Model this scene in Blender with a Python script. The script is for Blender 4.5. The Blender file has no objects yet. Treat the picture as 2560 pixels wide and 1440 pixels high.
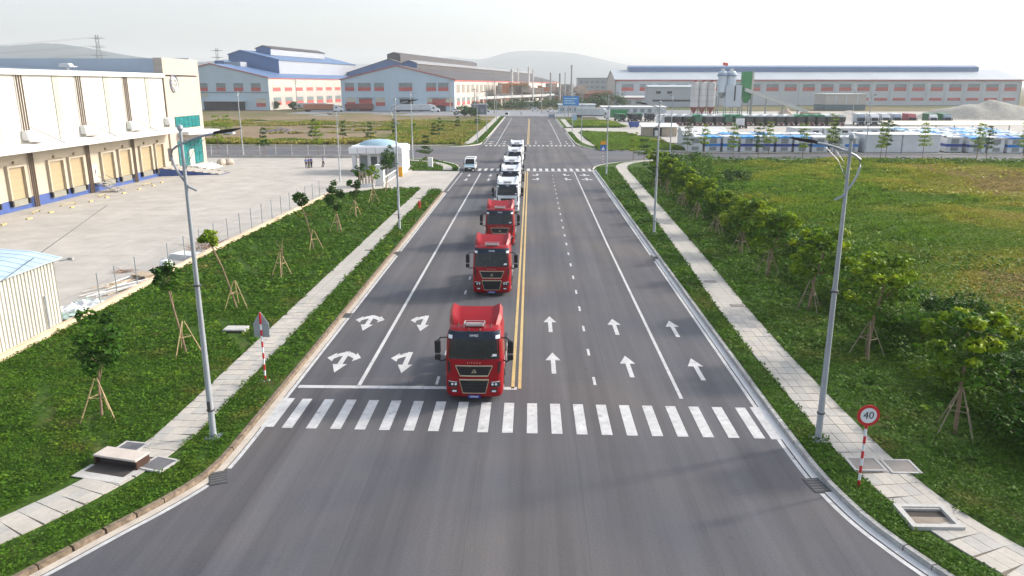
import bpy, bmesh, math, random
import numpy as np
from mathutils import Vector, Matrix

random.seed(7)
rng = np.random.default_rng(11)
R = math.radians
SC = bpy.context.scene
COL = SC.collection

# ------------------------------------------------------------------ camera
cam_d = bpy.data.cameras.new('camera')
cam_d.sensor_width = 36.0
cam_d.lens = 26.89
cam_d.clip_start = 0.2
cam_d.clip_end = 20000
cam = bpy.data.objects.new('camera', cam_d)
COL.objects.link(cam)
cam.location = (0, 0, 13.4)
cam.rotation_euler = (R(90 - 14.85), 0, R(1.361))
SC.camera = cam

# ------------------------------------------------------------------ sky, sun, exposure
SUN_EL, SUN_AZ = R(26), R(68)          # azimuth clockwise from +Y (down the road)
world = bpy.data.worlds.new('World')
SC.world = world
world.use_nodes = True
wn = world.node_tree
wn.nodes.clear()
sky = wn.nodes.new('ShaderNodeTexSky')
sky.sky_type = 'NISHITA'
sky.sun_disc = False
sky.sun_elevation = SUN_EL
sky.sun_rotation = SUN_AZ
sky.air_density = 1.0
sky.dust_density = 4.0
sky.ozone_density = 1.0
sat = wn.nodes.new('ShaderNodeHueSaturation')
sat.inputs['Saturation'].default_value = 0.55
sat.inputs['Value'].default_value = 1.06
tint = wn.nodes.new('ShaderNodeVectorMath')
tint.operation = 'MULTIPLY'
tint.inputs[1].default_value = (.975, 1.0, 1.035)
bg = wn.nodes.new('ShaderNodeBackground')
bg.inputs['Strength'].default_value = 0.15
wo = wn.nodes.new('ShaderNodeOutputWorld')
wn.links.new(sky.outputs[0], sat.inputs['Color'])
wn.links.new(sat.outputs[0], tint.inputs[0])
wn.links.new(tint.outputs[0], bg.inputs['Color'])
wn.links.new(bg.outputs[0], wo.inputs['Surface'])

sun_d = bpy.data.lights.new('sun', 'SUN')
sun_d.energy = 2.0
sun_d.angle = R(4.5)
sun_d.color = (1.0, 0.90, 0.76)
sun = bpy.data.objects.new('sun', sun_d)
COL.objects.link(sun)
sdir = Vector((math.cos(SUN_EL) * math.sin(SUN_AZ), math.cos(SUN_EL) * math.cos(SUN_AZ), math.sin(SUN_EL)))
sun.rotation_euler = sdir.to_track_quat('Z', 'Y').to_euler()
sun.location = (60, 20, 60)

SC.view_settings.view_transform = 'Standard'
SC.view_settings.look = 'None'
SC.view_settings.gamma = 1.0
SC.view_settings.use_curve_mapping = False
SC.view_settings.exposure = 1.05
SC.cycles.max_bounces = 6
SC.cycles.diffuse_bounces = 3
SC.cycles.glossy_bounces = 3
SC.cycles.transparent_max_bounces = 12
SC.cycles.volume_bounces = 0

# ------------------------------------------------------------------ helpers
WM = {}


class MB:
    """collects faces; build() links them as one mesh object"""

    def __init__(s):
        s.v, s.f = [], []

    def add(s, vs, fs):
        n = len(s.v)
        s.v.extend([tuple(p) for p in vs])
        s.f.extend([tuple(i + n for i in f) for f in fs])
        return s

    def box(s, x0, x1, y0, y1, z0, z1):
        return s.add([(x0, y0, z0), (x1, y0, z0), (x1, y1, z0), (x0, y1, z0), (x0, y0, z1), (x1, y0, z1), (x1, y1, z1), (x0, y1, z1)],
                     [(0, 3, 2, 1), (4, 5, 6, 7), (0, 1, 5, 4), (1, 2, 6, 5), (2, 3, 7, 6), (3, 0, 4, 7)])

    def cbox(s, c, d):
        return s.box(c[0] - d[0] / 2, c[0] + d[0] / 2, c[1] - d[1] / 2, c[1] + d[1] / 2, c[2] - d[2] / 2, c[2] + d[2] / 2)

    def loft(s, rings, cap=True, closed=True):
        n = len(rings[0])
        vs = [p for r in rings for p in r]
        fs = []
        for i in range(len(rings) - 1):
            for j in range(n if closed else n - 1):
                k = (j + 1) % n
                fs.append((i * n + j, i * n + k, (i + 1) * n + k, (i + 1) * n + j))
        if cap and closed:
            fs.append(tuple(range(n - 1, -1, -1)))
            fs.append(tuple((len(rings) - 1) * n + j for j in range(n)))
        return s.add(vs, fs)

    def prism(s, poly, axis, a, b):
        """poly: list of 2d points in the plane across axis ('x': (y,z), 'y': (x,z), 'z': (x,y))"""
        def P(p, t):
            return (t, p[0], p[1]) if axis == 'x' else ((p[0], t, p[1]) if axis == 'y' else (p[0], p[1], t))
        return s.loft([[P(p, a) for p in poly], [P(p, b) for p in poly]])

    def tube(s, pts, rad, n=8, cap=True):
        pts = [Vector(p) for p in pts]
        if not hasattr(rad, '__len__'):
            rad = [rad] * len(pts)
        rings = []
        up = Vector((0, 0, 1))
        for i, p in enumerate(pts):
            d = (pts[min(i + 1, len(pts) - 1)] - pts[max(i - 1, 0)]).normalized()
            ref = up if abs(d.z) < 0.9 else Vector((1, 0, 0))
            a = d.cross(ref).normalized()
            b = d.cross(a).normalized()
            rings.append([tuple(p + (a * math.cos(2 * math.pi * k / n) + b * math.sin(2 * math.pi * k / n)) * rad[i]) for k in range(n)])
        return s.loft(rings, cap)

    def cyl(s, p0, p1, r0, r1=None, n=10):
        return s.tube([p0, p1], [r0, r0 if r1 is None else r1], n)

    def wheel_shape(s, c, r, w, n=14, axis='x'):
        c = Vector(c)
        d = Vector((1, 0, 0)) if axis == 'x' else Vector((0, 1, 0))
        prof = [(-w / 2, r * .86), (-w * .42, r * .97), (-w * .3, r), (w * .3, r), (w * .42, r * .97), (w / 2, r * .86)]
        rings = []
        for t, rr in prof:
            ring = []
            for k in range(n):
                a = 2 * math.pi * k / n
                e = Vector((0, math.cos(a), math.sin(a))) if axis == 'x' else Vector((math.cos(a), 0, math.sin(a)))
                ring.append(tuple(c + d * t + e * rr))
            rings.append(ring)
        return s.loft(rings)

    def quadstrip(s, left, right):
        n = len(left)
        return s.add(list(left) + list(right), [(i, i + 1, n + i + 1, n + i) for i in range(n - 1)])

    def poly(s, pts):
        return s.add(pts, [tuple(range(len(pts)))])

    def build(s, name, m, parent=None, world=False, smooth=False, bevel=0, loc=None, rz=0, seg=1):
        me = bpy.data.meshes.new(name)
        vs = s.v
        if world and parent is not None:
            inv = WM[parent.name].inverted()
            vs = [tuple(inv @ Vector(p)) for p in vs]
        me.from_pydata(vs, [], s.f)
        bm = bmesh.new()
        bm.from_mesh(me)
        bmesh.ops.recalc_face_normals(bm, faces=bm.faces)
        if bevel:
            es = [e for e in bm.edges if e.is_manifold and e.calc_face_angle(0) > 0.6]
            if es:
                bmesh.ops.bevel(bm, geom=es, offset=bevel, segments=seg, affect='EDGES', profile=.5)
        bm.to_mesh(me)
        bm.free()
        if smooth:
            me.polygons.foreach_set('use_smooth', [True] * len(me.polygons))
            try:
                me.set_sharp_from_angle(angle=R(38))
            except Exception:
                pass
        me.materials.append(m)
        return link(name, me, parent, loc, rz)


def link(name, me, parent=None, loc=None, rz=0):
    o = bpy.data.objects.new(name, me)
    COL.objects.link(o)
    if parent is not None:
        o.parent = parent
    if loc is not None:
        o.location = loc
    if rz:
        o.rotation_euler = (0, 0, rz)
    M_ = Matrix.Translation(Vector(loc) if loc is not None else Vector()) @ Matrix.Rotation(rz, 4, 'Z')
    WM[o.name] = (WM[parent.name] if parent is not None and parent.name in WM else Matrix()) @ M_
    return o


def thing(name, label, cat, loc=(0, 0, 0), rz=0, group=None):
    o = link(name, None, None, loc, rz)
    return tag(o, label, cat, group)


def tag(o, label, cat, group=None):
    o['label'] = label
    o['category'] = cat
    if group:
        o['group'] = group
    return o


def struct(o):
    o['kind'] = 'structure'
    return o


def stuff(o):
    o['kind'] = 'stuff'
    return o


def kids(o):
    return CHILD.get(o.name, [])


CHILD = {}


def copy_tree(o, parent=None, swap=None):
    """a thing with its parts and sub-parts; mesh data shared. swap: {material name: material}"""
    c = o.copy()
    COL.objects.link(c)
    c.parent = parent
    if swap and c.type == 'MESH':
        for sl in c.material_slots:
            if sl.material and sl.material.name in swap:
                m = swap[sl.material.name]
                sl.link = 'OBJECT'
                sl.material = m
    for ch in o.children:
        copy_tree(ch, c, swap)
    return c


def np_mesh(name, verts, faces_flat, nper, m, parent=None, smooth=False):
    """fast mesh from numpy arrays with nper corners for every face"""
    me = bpy.data.meshes.new(name)
    nf = len(faces_flat) // nper
    me.vertices.add(len(verts))
    me.vertices.foreach_set('co', np.asarray(verts, dtype=np.float32).ravel())
    me.loops.add(len(faces_flat))
    me.loops.foreach_set('vertex_index', np.asarray(faces_flat, dtype=np.int32))
    me.polygons.add(nf)
    me.polygons.foreach_set('loop_start', np.arange(0, nf * nper, nper, dtype=np.int32))
    me.polygons.foreach_set('loop_total', np.full(nf, nper, dtype=np.int32))
    if smooth:
        me.polygons.foreach_set('use_smooth', np.ones(nf, dtype=bool))
    me.update(calc_edges=True)
    me.materials.append(m)
    return link(name, me, parent)


def text_mesh(name, txt, size, m, parent, extrude=0.004, loc=(0, 0, 0), rot=(R(90), 0, 0), spacing=1.0, xs=1.0):
    cu = bpy.data.curves.new(name, 'FONT')
    cu.body = txt
    cu.size = size
    cu.align_x = 'CENTER'
    cu.align_y = 'CENTER'
    cu.extrude = extrude
    cu.space_character = spacing
    cu.resolution_u = 3
    ob = bpy.data.objects.new(name + '_tmp', cu)
    COL.objects.link(ob)
    dg = bpy.context.evaluated_depsgraph_get()
    me = bpy.data.meshes.new_from_object(ob.evaluated_get(dg))
    bpy.data.objects.remove(ob)
    me.materials.clear()
    me.materials.append(m)
    o = link(name, me, parent, loc)
    o.rotation_euler = rot
    o.scale = (xs, 1, 1)
    return o


ORD = ['first', 'second', 'third', 'fourth', 'fifth', 'sixth', 'seventh', 'eighth', 'ninth', 'tenth', 'eleventh', 'twelfth',
       'thirteenth', 'fourteenth', 'fifteenth', 'sixteenth', 'seventeenth', 'eighteenth', 'nineteenth', 'twentieth']

# ------------------------------------------------------------------ materials
MATS = {}


def mat(name, col, rough=.6, var=.12, scale=3.0, metal=0., spec=.4, bump=0., bscale=30., coat=0., stretch=(1, 1, 1), fine=.0, island=0., emit=None, trans=0.):
    if name in MATS:
        return MATS[name]
    m = bpy.data.materials.new(name)
    m.use_nodes = True
    nt = m.node_tree
    N, L = nt.nodes, nt.links
    b = N['Principled BSDF']
    b.inputs['Roughness'].default_value = rough
    b.inputs['Metallic'].default_value = metal
    b.inputs['Specular IOR Level'].default_value = spec
    if coat:
        b.inputs['Coat Weight'].default_value = coat
        b.inputs['Coat Roughness'].default_value = .08
    g = N.new('ShaderNodeNewGeometry')
    mp = N.new('ShaderNodeMapping')
    mp.inputs['Scale'].default_value = stretch
    L.new(g.outputs['Position'], mp.inputs['Vector'])
    n1 = N.new('ShaderNodeTexNoise')
    n1.inputs['Scale'].default_value = 1.0 / scale
    n1.inputs['Detail'].default_value = 6
    n1.inputs['Roughness'].default_value = .62
    L.new(mp.outputs[0], n1.inputs['Vector'])
    rmp = N.new('ShaderNodeMapRange')
    rmp.inputs['From Min'].default_value = .3
    rmp.inputs['From Max'].default_value = .7
    rmp.inputs['To Min'].default_value = 1 - var
    rmp.inputs['To Max'].default_value = 1 + var
    L.new(n1.outputs['Fac'], rmp.inputs['Value'])
    last = rmp.outputs[0]
    if fine:
        n2 = N.new('ShaderNodeTexNoise')
        n2.inputs['Scale'].default_value = bscale
        n2.inputs['Detail'].default_value = 3
        L.new(g.outputs['Position'], n2.inputs['Vector'])
        r2 = N.new('ShaderNodeMapRange')
        r2.inputs['From Min'].default_value = .3
        r2.inputs['From Max'].default_value = .7
        r2.inputs['To Min'].default_value = 1 - fine
        r2.inputs['To Max'].default_value = 1 + fine
        L.new(n2.outputs['Fac'], r2.inputs['Value'])
        mm = N.new('ShaderNodeMath')
        mm.operation = 'MULTIPLY'
        L.new(last, mm.inputs[0])
        L.new(r2.outputs[0], mm.inputs[1])
        last = mm.outputs[0]
    if island:
        r3 = N.new('ShaderNodeMapRange')
        r3.inputs['To Min'].default_value = 1 - island
        r3.inputs['To Max'].default_value = 1 + island
        L.new(g.outputs['Random Per Island'], r3.inputs['Value'])
        mm = N.new('ShaderNodeMath')
        mm.operation = 'MULTIPLY'
        L.new(last, mm.inputs[0])
        L.new(r3.outputs[0], mm.inputs[1])
        last = mm.outputs[0]
    vm = N.new('ShaderNodeVectorMath')
    vm.operation = 'SCALE'
    vm.inputs[0].default_value = col[:3]
    L.new(last, vm.inputs['Scale'])
    L.new(vm.outputs[0], b.inputs['Base Color'])
    if bump:
        bp = N.new('ShaderNodeBump')
        bp.inputs['Strength'].default_value = bump
        bp.inputs['Distance'].default_value = .02
        nb = N.new('ShaderNodeTexNoise')
        nb.inputs['Scale'].default_value = bscale
        nb.inputs['Detail'].default_value = 4
        L.new(g.outputs['Position'], nb.inputs['Vector'])
        L.new(nb.outputs['Fac'], bp.inputs['Height'])
        L.new(bp.outputs[0], b.inputs['Normal'])
    if emit:
        b.inputs['Emission Color'].default_value = (*emit[:3], 1)
        b.inputs['Emission Strength'].default_value = emit[3]
    if trans:
        tr = N.new('ShaderNodeBsdfTranslucent')
        L.new(vm.outputs[0], tr.inputs['Color'])
        ms = N.new('ShaderNodeMixShader')
        ms.inputs[0].default_value = trans
        L.new(b.outputs[0], ms.inputs[1])
        L.new(tr.outputs[0], ms.inputs[2])
        L.new(ms.outputs[0], N['Material Output'].inputs['Surface'])
    MATS[name] = m
    return m


def blend_mat(name, stops, scale, rough=.9, detail=8, island=0., stretch=(1, 1, 1), fine=.15, fscale=3., trans=0., lo=.32, hi=.68, bump=0., xgreen=False):
    """colours laid out over world-space noise (patches of growth, soil, wear)"""
    if name in MATS:
        return MATS[name]
    m = bpy.data.materials.new(name)
    m.use_nodes = True
    N, L = m.node_tree.nodes, m.node_tree.links
    b = N['Principled BSDF']
    b.inputs['Roughness'].default_value = rough
    b.inputs['Specular IOR Level'].default_value = .08
    g = N.new('ShaderNodeNewGeometry')
    mp = N.new('ShaderNodeMapping')
    mp.inputs['Scale'].default_value = stretch
    L.new(g.outputs['Position'], mp.inputs['Vector'])
    n1 = N.new('ShaderNodeTexNoise')
    n1.inputs['Scale'].default_value = 1.0 / scale
    n1.inputs['Detail'].default_value = detail
    n1.inputs['Roughness'].default_value = .6
    L.new(mp.outputs[0], n1.inputs['Vector'])
    cr = N.new('ShaderNodeValToRGB')
    cr.color_ramp.elements[0].position = lo
    cr.color_ramp.elements[1].position = hi
    for i, c in enumerate(stops):
        if i == 0:
            e = cr.color_ramp.elements[0]
        elif i == len(stops) - 1:
            e = cr.color_ramp.elements[-1]
        else:
            e = cr.color_ramp.elements.new(lo + (hi - lo) * i / (len(stops) - 1))
        e.color = (*c[:3], 1)
    fac = n1.outputs['Fac']
    if xgreen:
        sx = N.new('ShaderNodeSeparateXYZ')
        L.new(g.outputs['Position'], sx.inputs[0])
        mr = N.new('ShaderNodeMapRange')
        mr.inputs['From Min'].default_value = 20
        mr.inputs['From Max'].default_value = 46
        mr.inputs['To Min'].default_value = .10
        mr.inputs['To Max'].default_value = -.045
        L.new(sx.outputs[0], mr.inputs['Value'])
        ad = N.new('ShaderNodeMath')
        ad.operation = 'ADD'
        L.new(fac, ad.inputs[0])
        L.new(mr.outputs[0], ad.inputs[1])
        fac = ad.outputs[0]
    L.new(fac, cr.inputs['Fac'])
    n2 = N.new('ShaderNodeTexNoise')
    n2.inputs['Scale'].default_value = fscale
    n2.inputs['Detail'].default_value = 5
    L.new(g.outputs['Position'], n2.inputs['Vector'])
    r2 = N.new('ShaderNodeMapRange')
    r2.inputs['From Min'].default_value = .25
    r2.inputs['From Max'].default_value = .75
    r2.inputs['To Min'].default_value = 1 - fine
    r2.inputs['To Max'].default_value = 1 + fine
    L.new(n2.outputs['Fac'], r2.inputs['Value'])
    last = r2.outputs[0]
    if island:
        r3 = N.new('ShaderNodeMapRange')
        r3.inputs['To Min'].default_value = 1 - island
        r3.inputs['To Max'].default_value = 1 + island
        L.new(g.outputs['Random Per Island'], r3.inputs['Value'])
        mm = N.new('ShaderNodeMath')
        mm.operation = 'MULTIPLY'
        L.new(last, mm.inputs[0])
        L.new(r3.outputs[0], mm.inputs[1])
        last = mm.outputs[0]
    vm = N.new('ShaderNodeVectorMath')
    vm.operation = 'SCALE'
    L.new(cr.outputs[0], vm.inputs[0])
    L.new(last, vm.inputs['Scale'])
    L.new(vm.outputs[0], b.inputs['Base Color'])
    if bump:
        bp = N.new('ShaderNodeBump')
        bp.inputs['Strength'].default_value = bump
        bp.inputs['Distance'].default_value = .05
        L.new(n2.outputs['Fac'], bp.inputs['Height'])
        L.new(bp.outputs[0], b.inputs['Normal'])
    if trans:
        tr = N.new('ShaderNodeBsdfTranslucent')
        L.new(vm.outputs[0], tr.inputs['Color'])
        ms = N.new('ShaderNodeMixShader')
        ms.inputs[0].default_value = trans
        L.new(b.outputs[0], ms.inputs[1])
        L.new(tr.outputs[0], ms.inputs[2])
        L.new(ms.outputs[0], N['Material Output'].inputs['Surface'])
    MATS[name] = m
    return m


# asphalt: grain, wheel-path streaks along the road and broad patches
def asphalt_mat(name, col, streak=(1, .03, 1)):
    m = mat(name, col, rough=.82, var=.30, scale=1.4, stretch=streak, fine=.10, bscale=14., spec=.3, bump=.15)
    N, L = m.node_tree.nodes, m.node_tree.links
    vm = [n for n in N if n.type == 'VECT_MATH'][0]
    g = [n for n in N if n.type == 'NEW_GEOMETRY'][0]
    n = N.new('ShaderNodeTexNoise')
    n.inputs['Scale'].default_value = .09
    n.inputs['Detail'].default_value = 5
    L.new(g.outputs['Position'], n.inputs['Vector'])
    cr = N.new('ShaderNodeValToRGB')
    cr.color_ramp.elements[0].position = .35
    cr.color_ramp.elements[1].position = .65
    cr.color_ramp.elements[0].color = (col[0] * .80, col[1] * .87, col[2] * 1.0, 1)
    cr.color_ramp.elements[1].color = (col[0] * 1.24, col[1] * 1.18, col[2] * 1.13, 1)
    L.new(n.outputs['Fac'], cr.inputs['Fac'])
    # paver lanes and joints, sparse oil spots
    br = N.new('ShaderNodeTexBrick')
    br.inputs['Scale'].default_value = 1
    br.inputs['Brick Width'].default_value = 3.72 if streak[0] == 1 else 40
    br.inputs['Row Height'].default_value = 34 if streak[0] == 1 else 4.2
    br.inputs['Mortar Size'].default_value = .022
    br.inputs['Mortar Smooth'].default_value = .6
    br.inputs['Color1'].default_value = (1.05, 1.05, 1.05, 1)
    br.inputs['Color2'].default_value = (.94, .94, .95, 1)
    br.inputs['Mortar'].default_value = (.86, .86, .86, 1)
    wob = N.new('ShaderNodeTexNoise')
    wob.inputs['Scale'].default_value = .6
    L.new(g.outputs['Position'], wob.inputs['Vector'])
    wv = N.new('ShaderNodeVectorMath')
    wv.operation = 'MULTIPLY_ADD'
    wv.inputs[1].default_value = (.07, .3, 0)
    L.new(wob.outputs['Color'], wv.inputs[0])
    L.new(g.outputs['Position'], wv.inputs[2])
    L.new(wv.outputs[0], br.inputs['Vector'])
    m1 = N.new('ShaderNodeVectorMath')
    m1.operation = 'MULTIPLY'
    L.new(cr.outputs[0], m1.inputs[0])
    L.new(br.outputs['Color'], m1.inputs[1])
    sp = N.new('ShaderNodeTexNoise')
    sp.inputs['Scale'].default_value = .9
    sp.inputs['Detail'].default_value = 3
    L.new(g.outputs['Position'], sp.inputs['Vector'])
    sr_ = N.new('ShaderNodeMapRange')
    sr_.inputs['From Min'].default_value = .70
    sr_.inputs['From Max'].default_value = .78
    sr_.inputs['To Min'].default_value = 1.0
    sr_.inputs['To Max'].default_value = .72
    L.new(sp.outputs['Fac'], sr_.inputs['Value'])
    m2 = N.new('ShaderNodeVectorMath')
    m2.operation = 'SCALE'
    L.new(m1.outputs[0], m2.inputs[0])
    L.new(sr_.outputs[0], m2.inputs['Scale'])
    L.new(m2.outputs[0], vm.inputs[0])
    return m


def joint_mat(name, col, sx, sy, joint=.5, rough=.85, var=.1, mort=.02):
    """slab joints on a surface too far off for single slabs"""
    m = mat(name, col, rough=rough, var=var, scale=2.5, fine=.07, bscale=9.)
    N, L = m.node_tree.nodes, m.node_tree.links
    b = N['Principled BSDF']
    vm = [n for n in N if n.type == 'VECT_MATH'][0]
    g = [n for n in N if n.type == 'NEW_GEOMETRY'][0]
    br = N.new('ShaderNodeTexBrick')
    br.inputs['Scale'].default_value = 1
    br.inputs['Brick Width'].default_value = sx
    br.inputs['Row Height'].default_value = sy
    br.inputs['Mortar Size'].default_value = mort
    br.inputs['Color1'].default_value = (1, 1, 1, 1)
    br.inputs['Color2'].default_value = (.93, .93, .93, 1)
    br.inputs['Mortar'].default_value = (joint, joint, joint, 1)
    br.offset = 0
    L.new(g.outputs['Position'], br.inputs['Vector'])
    mx = N.new('ShaderNodeVectorMath')
    mx.operation = 'MULTIPLY'
    L.new(vm.outputs[0], mx.inputs[0])
    L.new(br.outputs['Color'], mx.inputs[1])
    L.new(mx.outputs[0], b.inputs['Base Color'])
    return m


M_asph = asphalt_mat('asphalt', (.087, .084, .0865))
M_asph2 = asphalt_mat('asphalt_cross', (.105, .102, .106), streak=(.03, 1, 1))
M_white = mat('road_paint_white', (.48, .48, .48), .7, .16, .9, fine=.10, bscale=5)


def wear(m, col, lo=.60, hi=.72, scale=2.2):
    """paint rubbed through to the asphalt in shreds"""
    N, L = m.node_tree.nodes, m.node_tree.links
    b = N['Principled BSDF']
    src = b.inputs['Base Color'].links[0].from_socket
    g = [n for n in N if n.type == 'NEW_GEOMETRY'][0]
    n = N.new('ShaderNodeTexNoise')
    n.inputs['Scale'].default_value = scale
    n.inputs['Detail'].default_value = 9
    n.inputs['Roughness'].default_value = .75
    L.new(g.outputs['Position'], n.inputs['Vector'])
    r = N.new('ShaderNodeMapRange')
    r.inputs['From Min'].default_value = lo
    r.inputs['From Max'].default_value = hi
    L.new(n.outputs['Fac'], r.inputs['Value'])
    mx = N.new('ShaderNodeMix')
    mx.data_type = 'RGBA'
    L.new(r.outputs[0], mx.inputs['Factor'])
    L.new(src, mx.inputs['A'])
    mx.inputs['B'].default_value = (*col, 1)
    L.new(mx.outputs['Result'], b.inputs['Base Color'])


wear(M_white, (.20, .195, .195), .56, .70)
M_yellow = mat('road_paint_yellow', (.50, .36, .15), .7, .12, 1.5, fine=.08, bscale=6)
wear(M_yellow, (.20, .17, .13), .56, .72)
M_white_ = None
M_slab = mat('pale_paving', (.40, .375, .34), .85, .10, 1.1, fine=.06, bscale=9, island=.0)
M_pathfar = joint_mat('paving_far', (.41, .39, .35), 1.0, .6, .72, mort=.03)
M_yard = joint_mat('yard_concrete', (.415, .39, .355), 6.0, 5.0, .74, var=.15, mort=.035)
M_conc = mat('concrete', (.44, .43, .41), .85, .14, 1.5, fine=.08, bscale=8)
M_kerb = mat('kerb_concrete', (.34, .335, .32), .9, .22, .8, fine=.12, bscale=9)
M_gutter = mat('gutter_concrete', (.55, .55, .54), .8, .10, 1.2, fine=.06)
M_dirtkerb = mat('dusty_kerb', (.185, .14, .10), .95, .4, .35, fine=.3, bscale=7)
M_grate = mat('cast_iron', (.06, .06, .06), .6, .2, .5)
M_shade = mat('painted_shade', (.05, .042, .038), .9, .2, .5)  # near-black standing in for shade in the pits and under the lid
M_ground = blend_mat('ground_soil', [(.05, .09, .022), (.10, .11, .035), (.17, .13, .08), (.08, .10, .03)], 60., bump=.2)
M_lawn = blend_mat('lawn_soil', [(.11, .105, .035), (.05, .09, .016), (.042, .088, .013), (.06, .11, .016)], 3.5, lo=.28, hi=.7, fine=.4, fscale=6., bump=.6)
M_leaf_low = blend_mat('ground_cover_leaf', [(.17, .165, .035), (.085, .150, .014), (.060, .138, .011), (.078, .165, .013), (.15, .235, .018)], 3.2, lo=.30, hi=.70, rough=.6, island=.30, fine=.2, trans=.25)
M_field = blend_mat('field_soil', [(.20, .14, .075), (.18, .15, .045), (.13, .14, .024), (.09, .125, .018), (.13, .145, .022)], 30., lo=.38, hi=.64, fine=.25, fscale=1.2, bump=.5, xgreen=True)
M_fieldgrass = blend_mat('tall_grass', [(.32, .25, .09), (.32, .29, .05), (.25, .28, .032), (.15, .23, .022), (.12, .22, .020), (.13, .21, .022)], 30., lo=.38, hi=.64, xgreen=True, rough=.7, island=.35, fine=.15, trans=.3)
M_scrub = blend_mat('scrub_leaf', [(.032, .092, .010), (.065, .145, .013), (.15, .235, .016)], 4., rough=.6, island=.4, fine=.2, trans=.3)
M_bark = mat('bark', (.22, .15, .10), .9, .25, .4, fine=.2, bscale=20)
M_bamboo = mat('bamboo_stake', (.42, .31, .17), .8, .2, .3)
M_leafA = blend_mat('leaf_dark', [(.016, .052, .007), (.032, .09, .009), (.062, .14, .012)], 1.5, rough=.5, island=.45, fine=.15, trans=.3)
M_leafB = blend_mat('leaf_bright', [(.08, .17, .010), (.18, .28, .012), (.33, .40, .015)], 1.6, rough=.5, island=.4, fine=.15, trans=.35)  # brightened for the avenue crown tips, which are painted as sunlit
M_galv = mat('galvanised_steel', (.33, .36, .39), .45, .12, 1., metal=.35)
M_black = mat('black_plastic', (.014, .014, .016), .45, .1, 1.)
M_rubber = mat('tyre_rubber', (.022, .022, .023), .85, .15, .4)
M_chrome = mat('bright_metal', (.62, .62, .60), .28, .05, 1., metal=.9)
M_gold = mat('gold_trim', (.52, .44, .31), .30, .06, 1., metal=.7)
M_redpaint = mat('red_truck_paint', (.27, .004, .009), .42, .07, 1.2, spec=.22, coat=.10)
M_whitepaint = mat('white_truck_paint', (.66, .68, .71), .36, .04, 1.2, spec=.4, coat=.3)
M_glass = mat('windscreen_glass', (.009, .012, .014), .06, .3, .5, spec=.42)
M_glassb = mat('tinted_glass', (.045, .06, .07), .12, .2, .8, spec=.6)
M_lens = mat('lamp_lens', (.75, .77, .80), .15, .05, 1., spec=.7)
M_letter = mat('white_lettering', (.85, .85, .85), .5, .02, 1.)
M_rosegold = mat('rose_lettering', (.62, .33, .26), .4, .04, 1., metal=.4)
M_plate = mat('blue_plate', (.015, .04, .25), .4, .04, 1.)
M_signred = mat('sign_red', (.50, .02, .025), .45, .05, 1.)
M_signwhite = mat('sign_white', (.70, .72, .75), .5, .05, 1.)
M_signblue = mat('sign_blue', (.02, .12, .48), .45, .05, 1.)
M_ink = mat('sign_ink', (.02, .02, .035), .5, .05, 1.)
# ================================================================== THE SETTING
def sheet(name, pts, z, m, parent=None):
    b = MB()
    b.poly([(x, y, z) for x, y in pts])
    return b.build(name, m, parent)


def tri_sheet(name, pts, z, m, parent=None, depth=.0):
    """polygon that may be concave; with depth it becomes a slab"""
    bm = bmesh.new()
    vs = [bm.verts.new((x, y, z)) for x, y in pts]
    f = bm.faces.new(vs)
    if f.normal.z < 0:
        bmesh.ops.reverse_faces(bm, faces=[f])
    bm.normal_update()
    if depth:
        r = bmesh.ops.extrude_face_region(bm, geom=[f])
        for e in r['geom']:
            if isinstance(e, bmesh.types.BMVert):
                e.co.z -= depth
        bmesh.ops.recalc_face_normals(bm, faces=bm.faces)
    bmesh.ops.triangulate(bm, faces=[x for x in bm.faces if len(x.verts) > 4])
    me = bpy.data.meshes.new(name)
    bm.to_mesh(me)
    bm.free()
    me.materials.append(m)
    return link(name, me, parent)


def lerp_poly(pts, n):
    """resample a polyline to about n metres"""
    out = []
    for (a, b) in zip(pts[:-1], pts[1:]):
        d = math.dist(a, b)
        k = max(1, int(round(d / n)))
        for i in range(k):
            t = i / k
            out.append((a[0] + (b[0] - a[0]) * t, a[1] + (b[1] - a[1]) * t))
    out.append(pts[-1])
    return out


def smooth_poly(pts, it=2):
    for _ in range(it):
        q = [pts[0]]
        for a, b in zip(pts[:-1], pts[1:]):
            q.append((a[0] * .75 + b[0] * .25, a[1] * .75 + b[1] * .25))
            q.append((a[0] * .25 + b[0] * .75, a[1] * .25 + b[1] * .75))
        q.append(pts[-1])
        pts = q
    return pts


def offset(pts, d):
    out = []
    for i, p in enumerate(pts):
        a, b = pts[max(i - 1, 0)], pts[min(i + 1, len(pts) - 1)]
        dx, dy = b[0] - a[0], b[1] - a[1]
        l = math.hypot(dx, dy) or 1
        out.append((p[0] - dy / l * d, p[1] + dx / l * d))
    return out


ground = struct(sheet('ground', [(-4200, -400), (4200, -400), (4200, 6600), (-4200, 6600)], -.16, M_ground))

# roads -------------------------------------------------------------
road = struct(sheet('main_road', [(-11.6, -60), (10.9, -60), (10.9, 352), (-11.6, 352)], 0.0, M_asph))
near_x = struct(sheet('near_crossing', [(-70, -60), (70, -60), (70, 27), (-70, 27)], -.006, M_asph))
side_l = struct(sheet('side_street', [(-150, 149.5), (-35, 149.2), (-11.5, 118), (11.5, 118), (32, 144.3), (140, 141.5), (140, 154), (31, 158.4), (11.5, 186), (-11.5, 190), (-38, 172.6), (-150, 172.6)], -.004, M_asph2))
far_x = struct(sheet('far_crossing', [(-120, 350), (90, 340), (90, 440), (-120, 450)], -.008, mat('far_asphalt', (.20, .21, .225), .8, .1, 8)))

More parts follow.
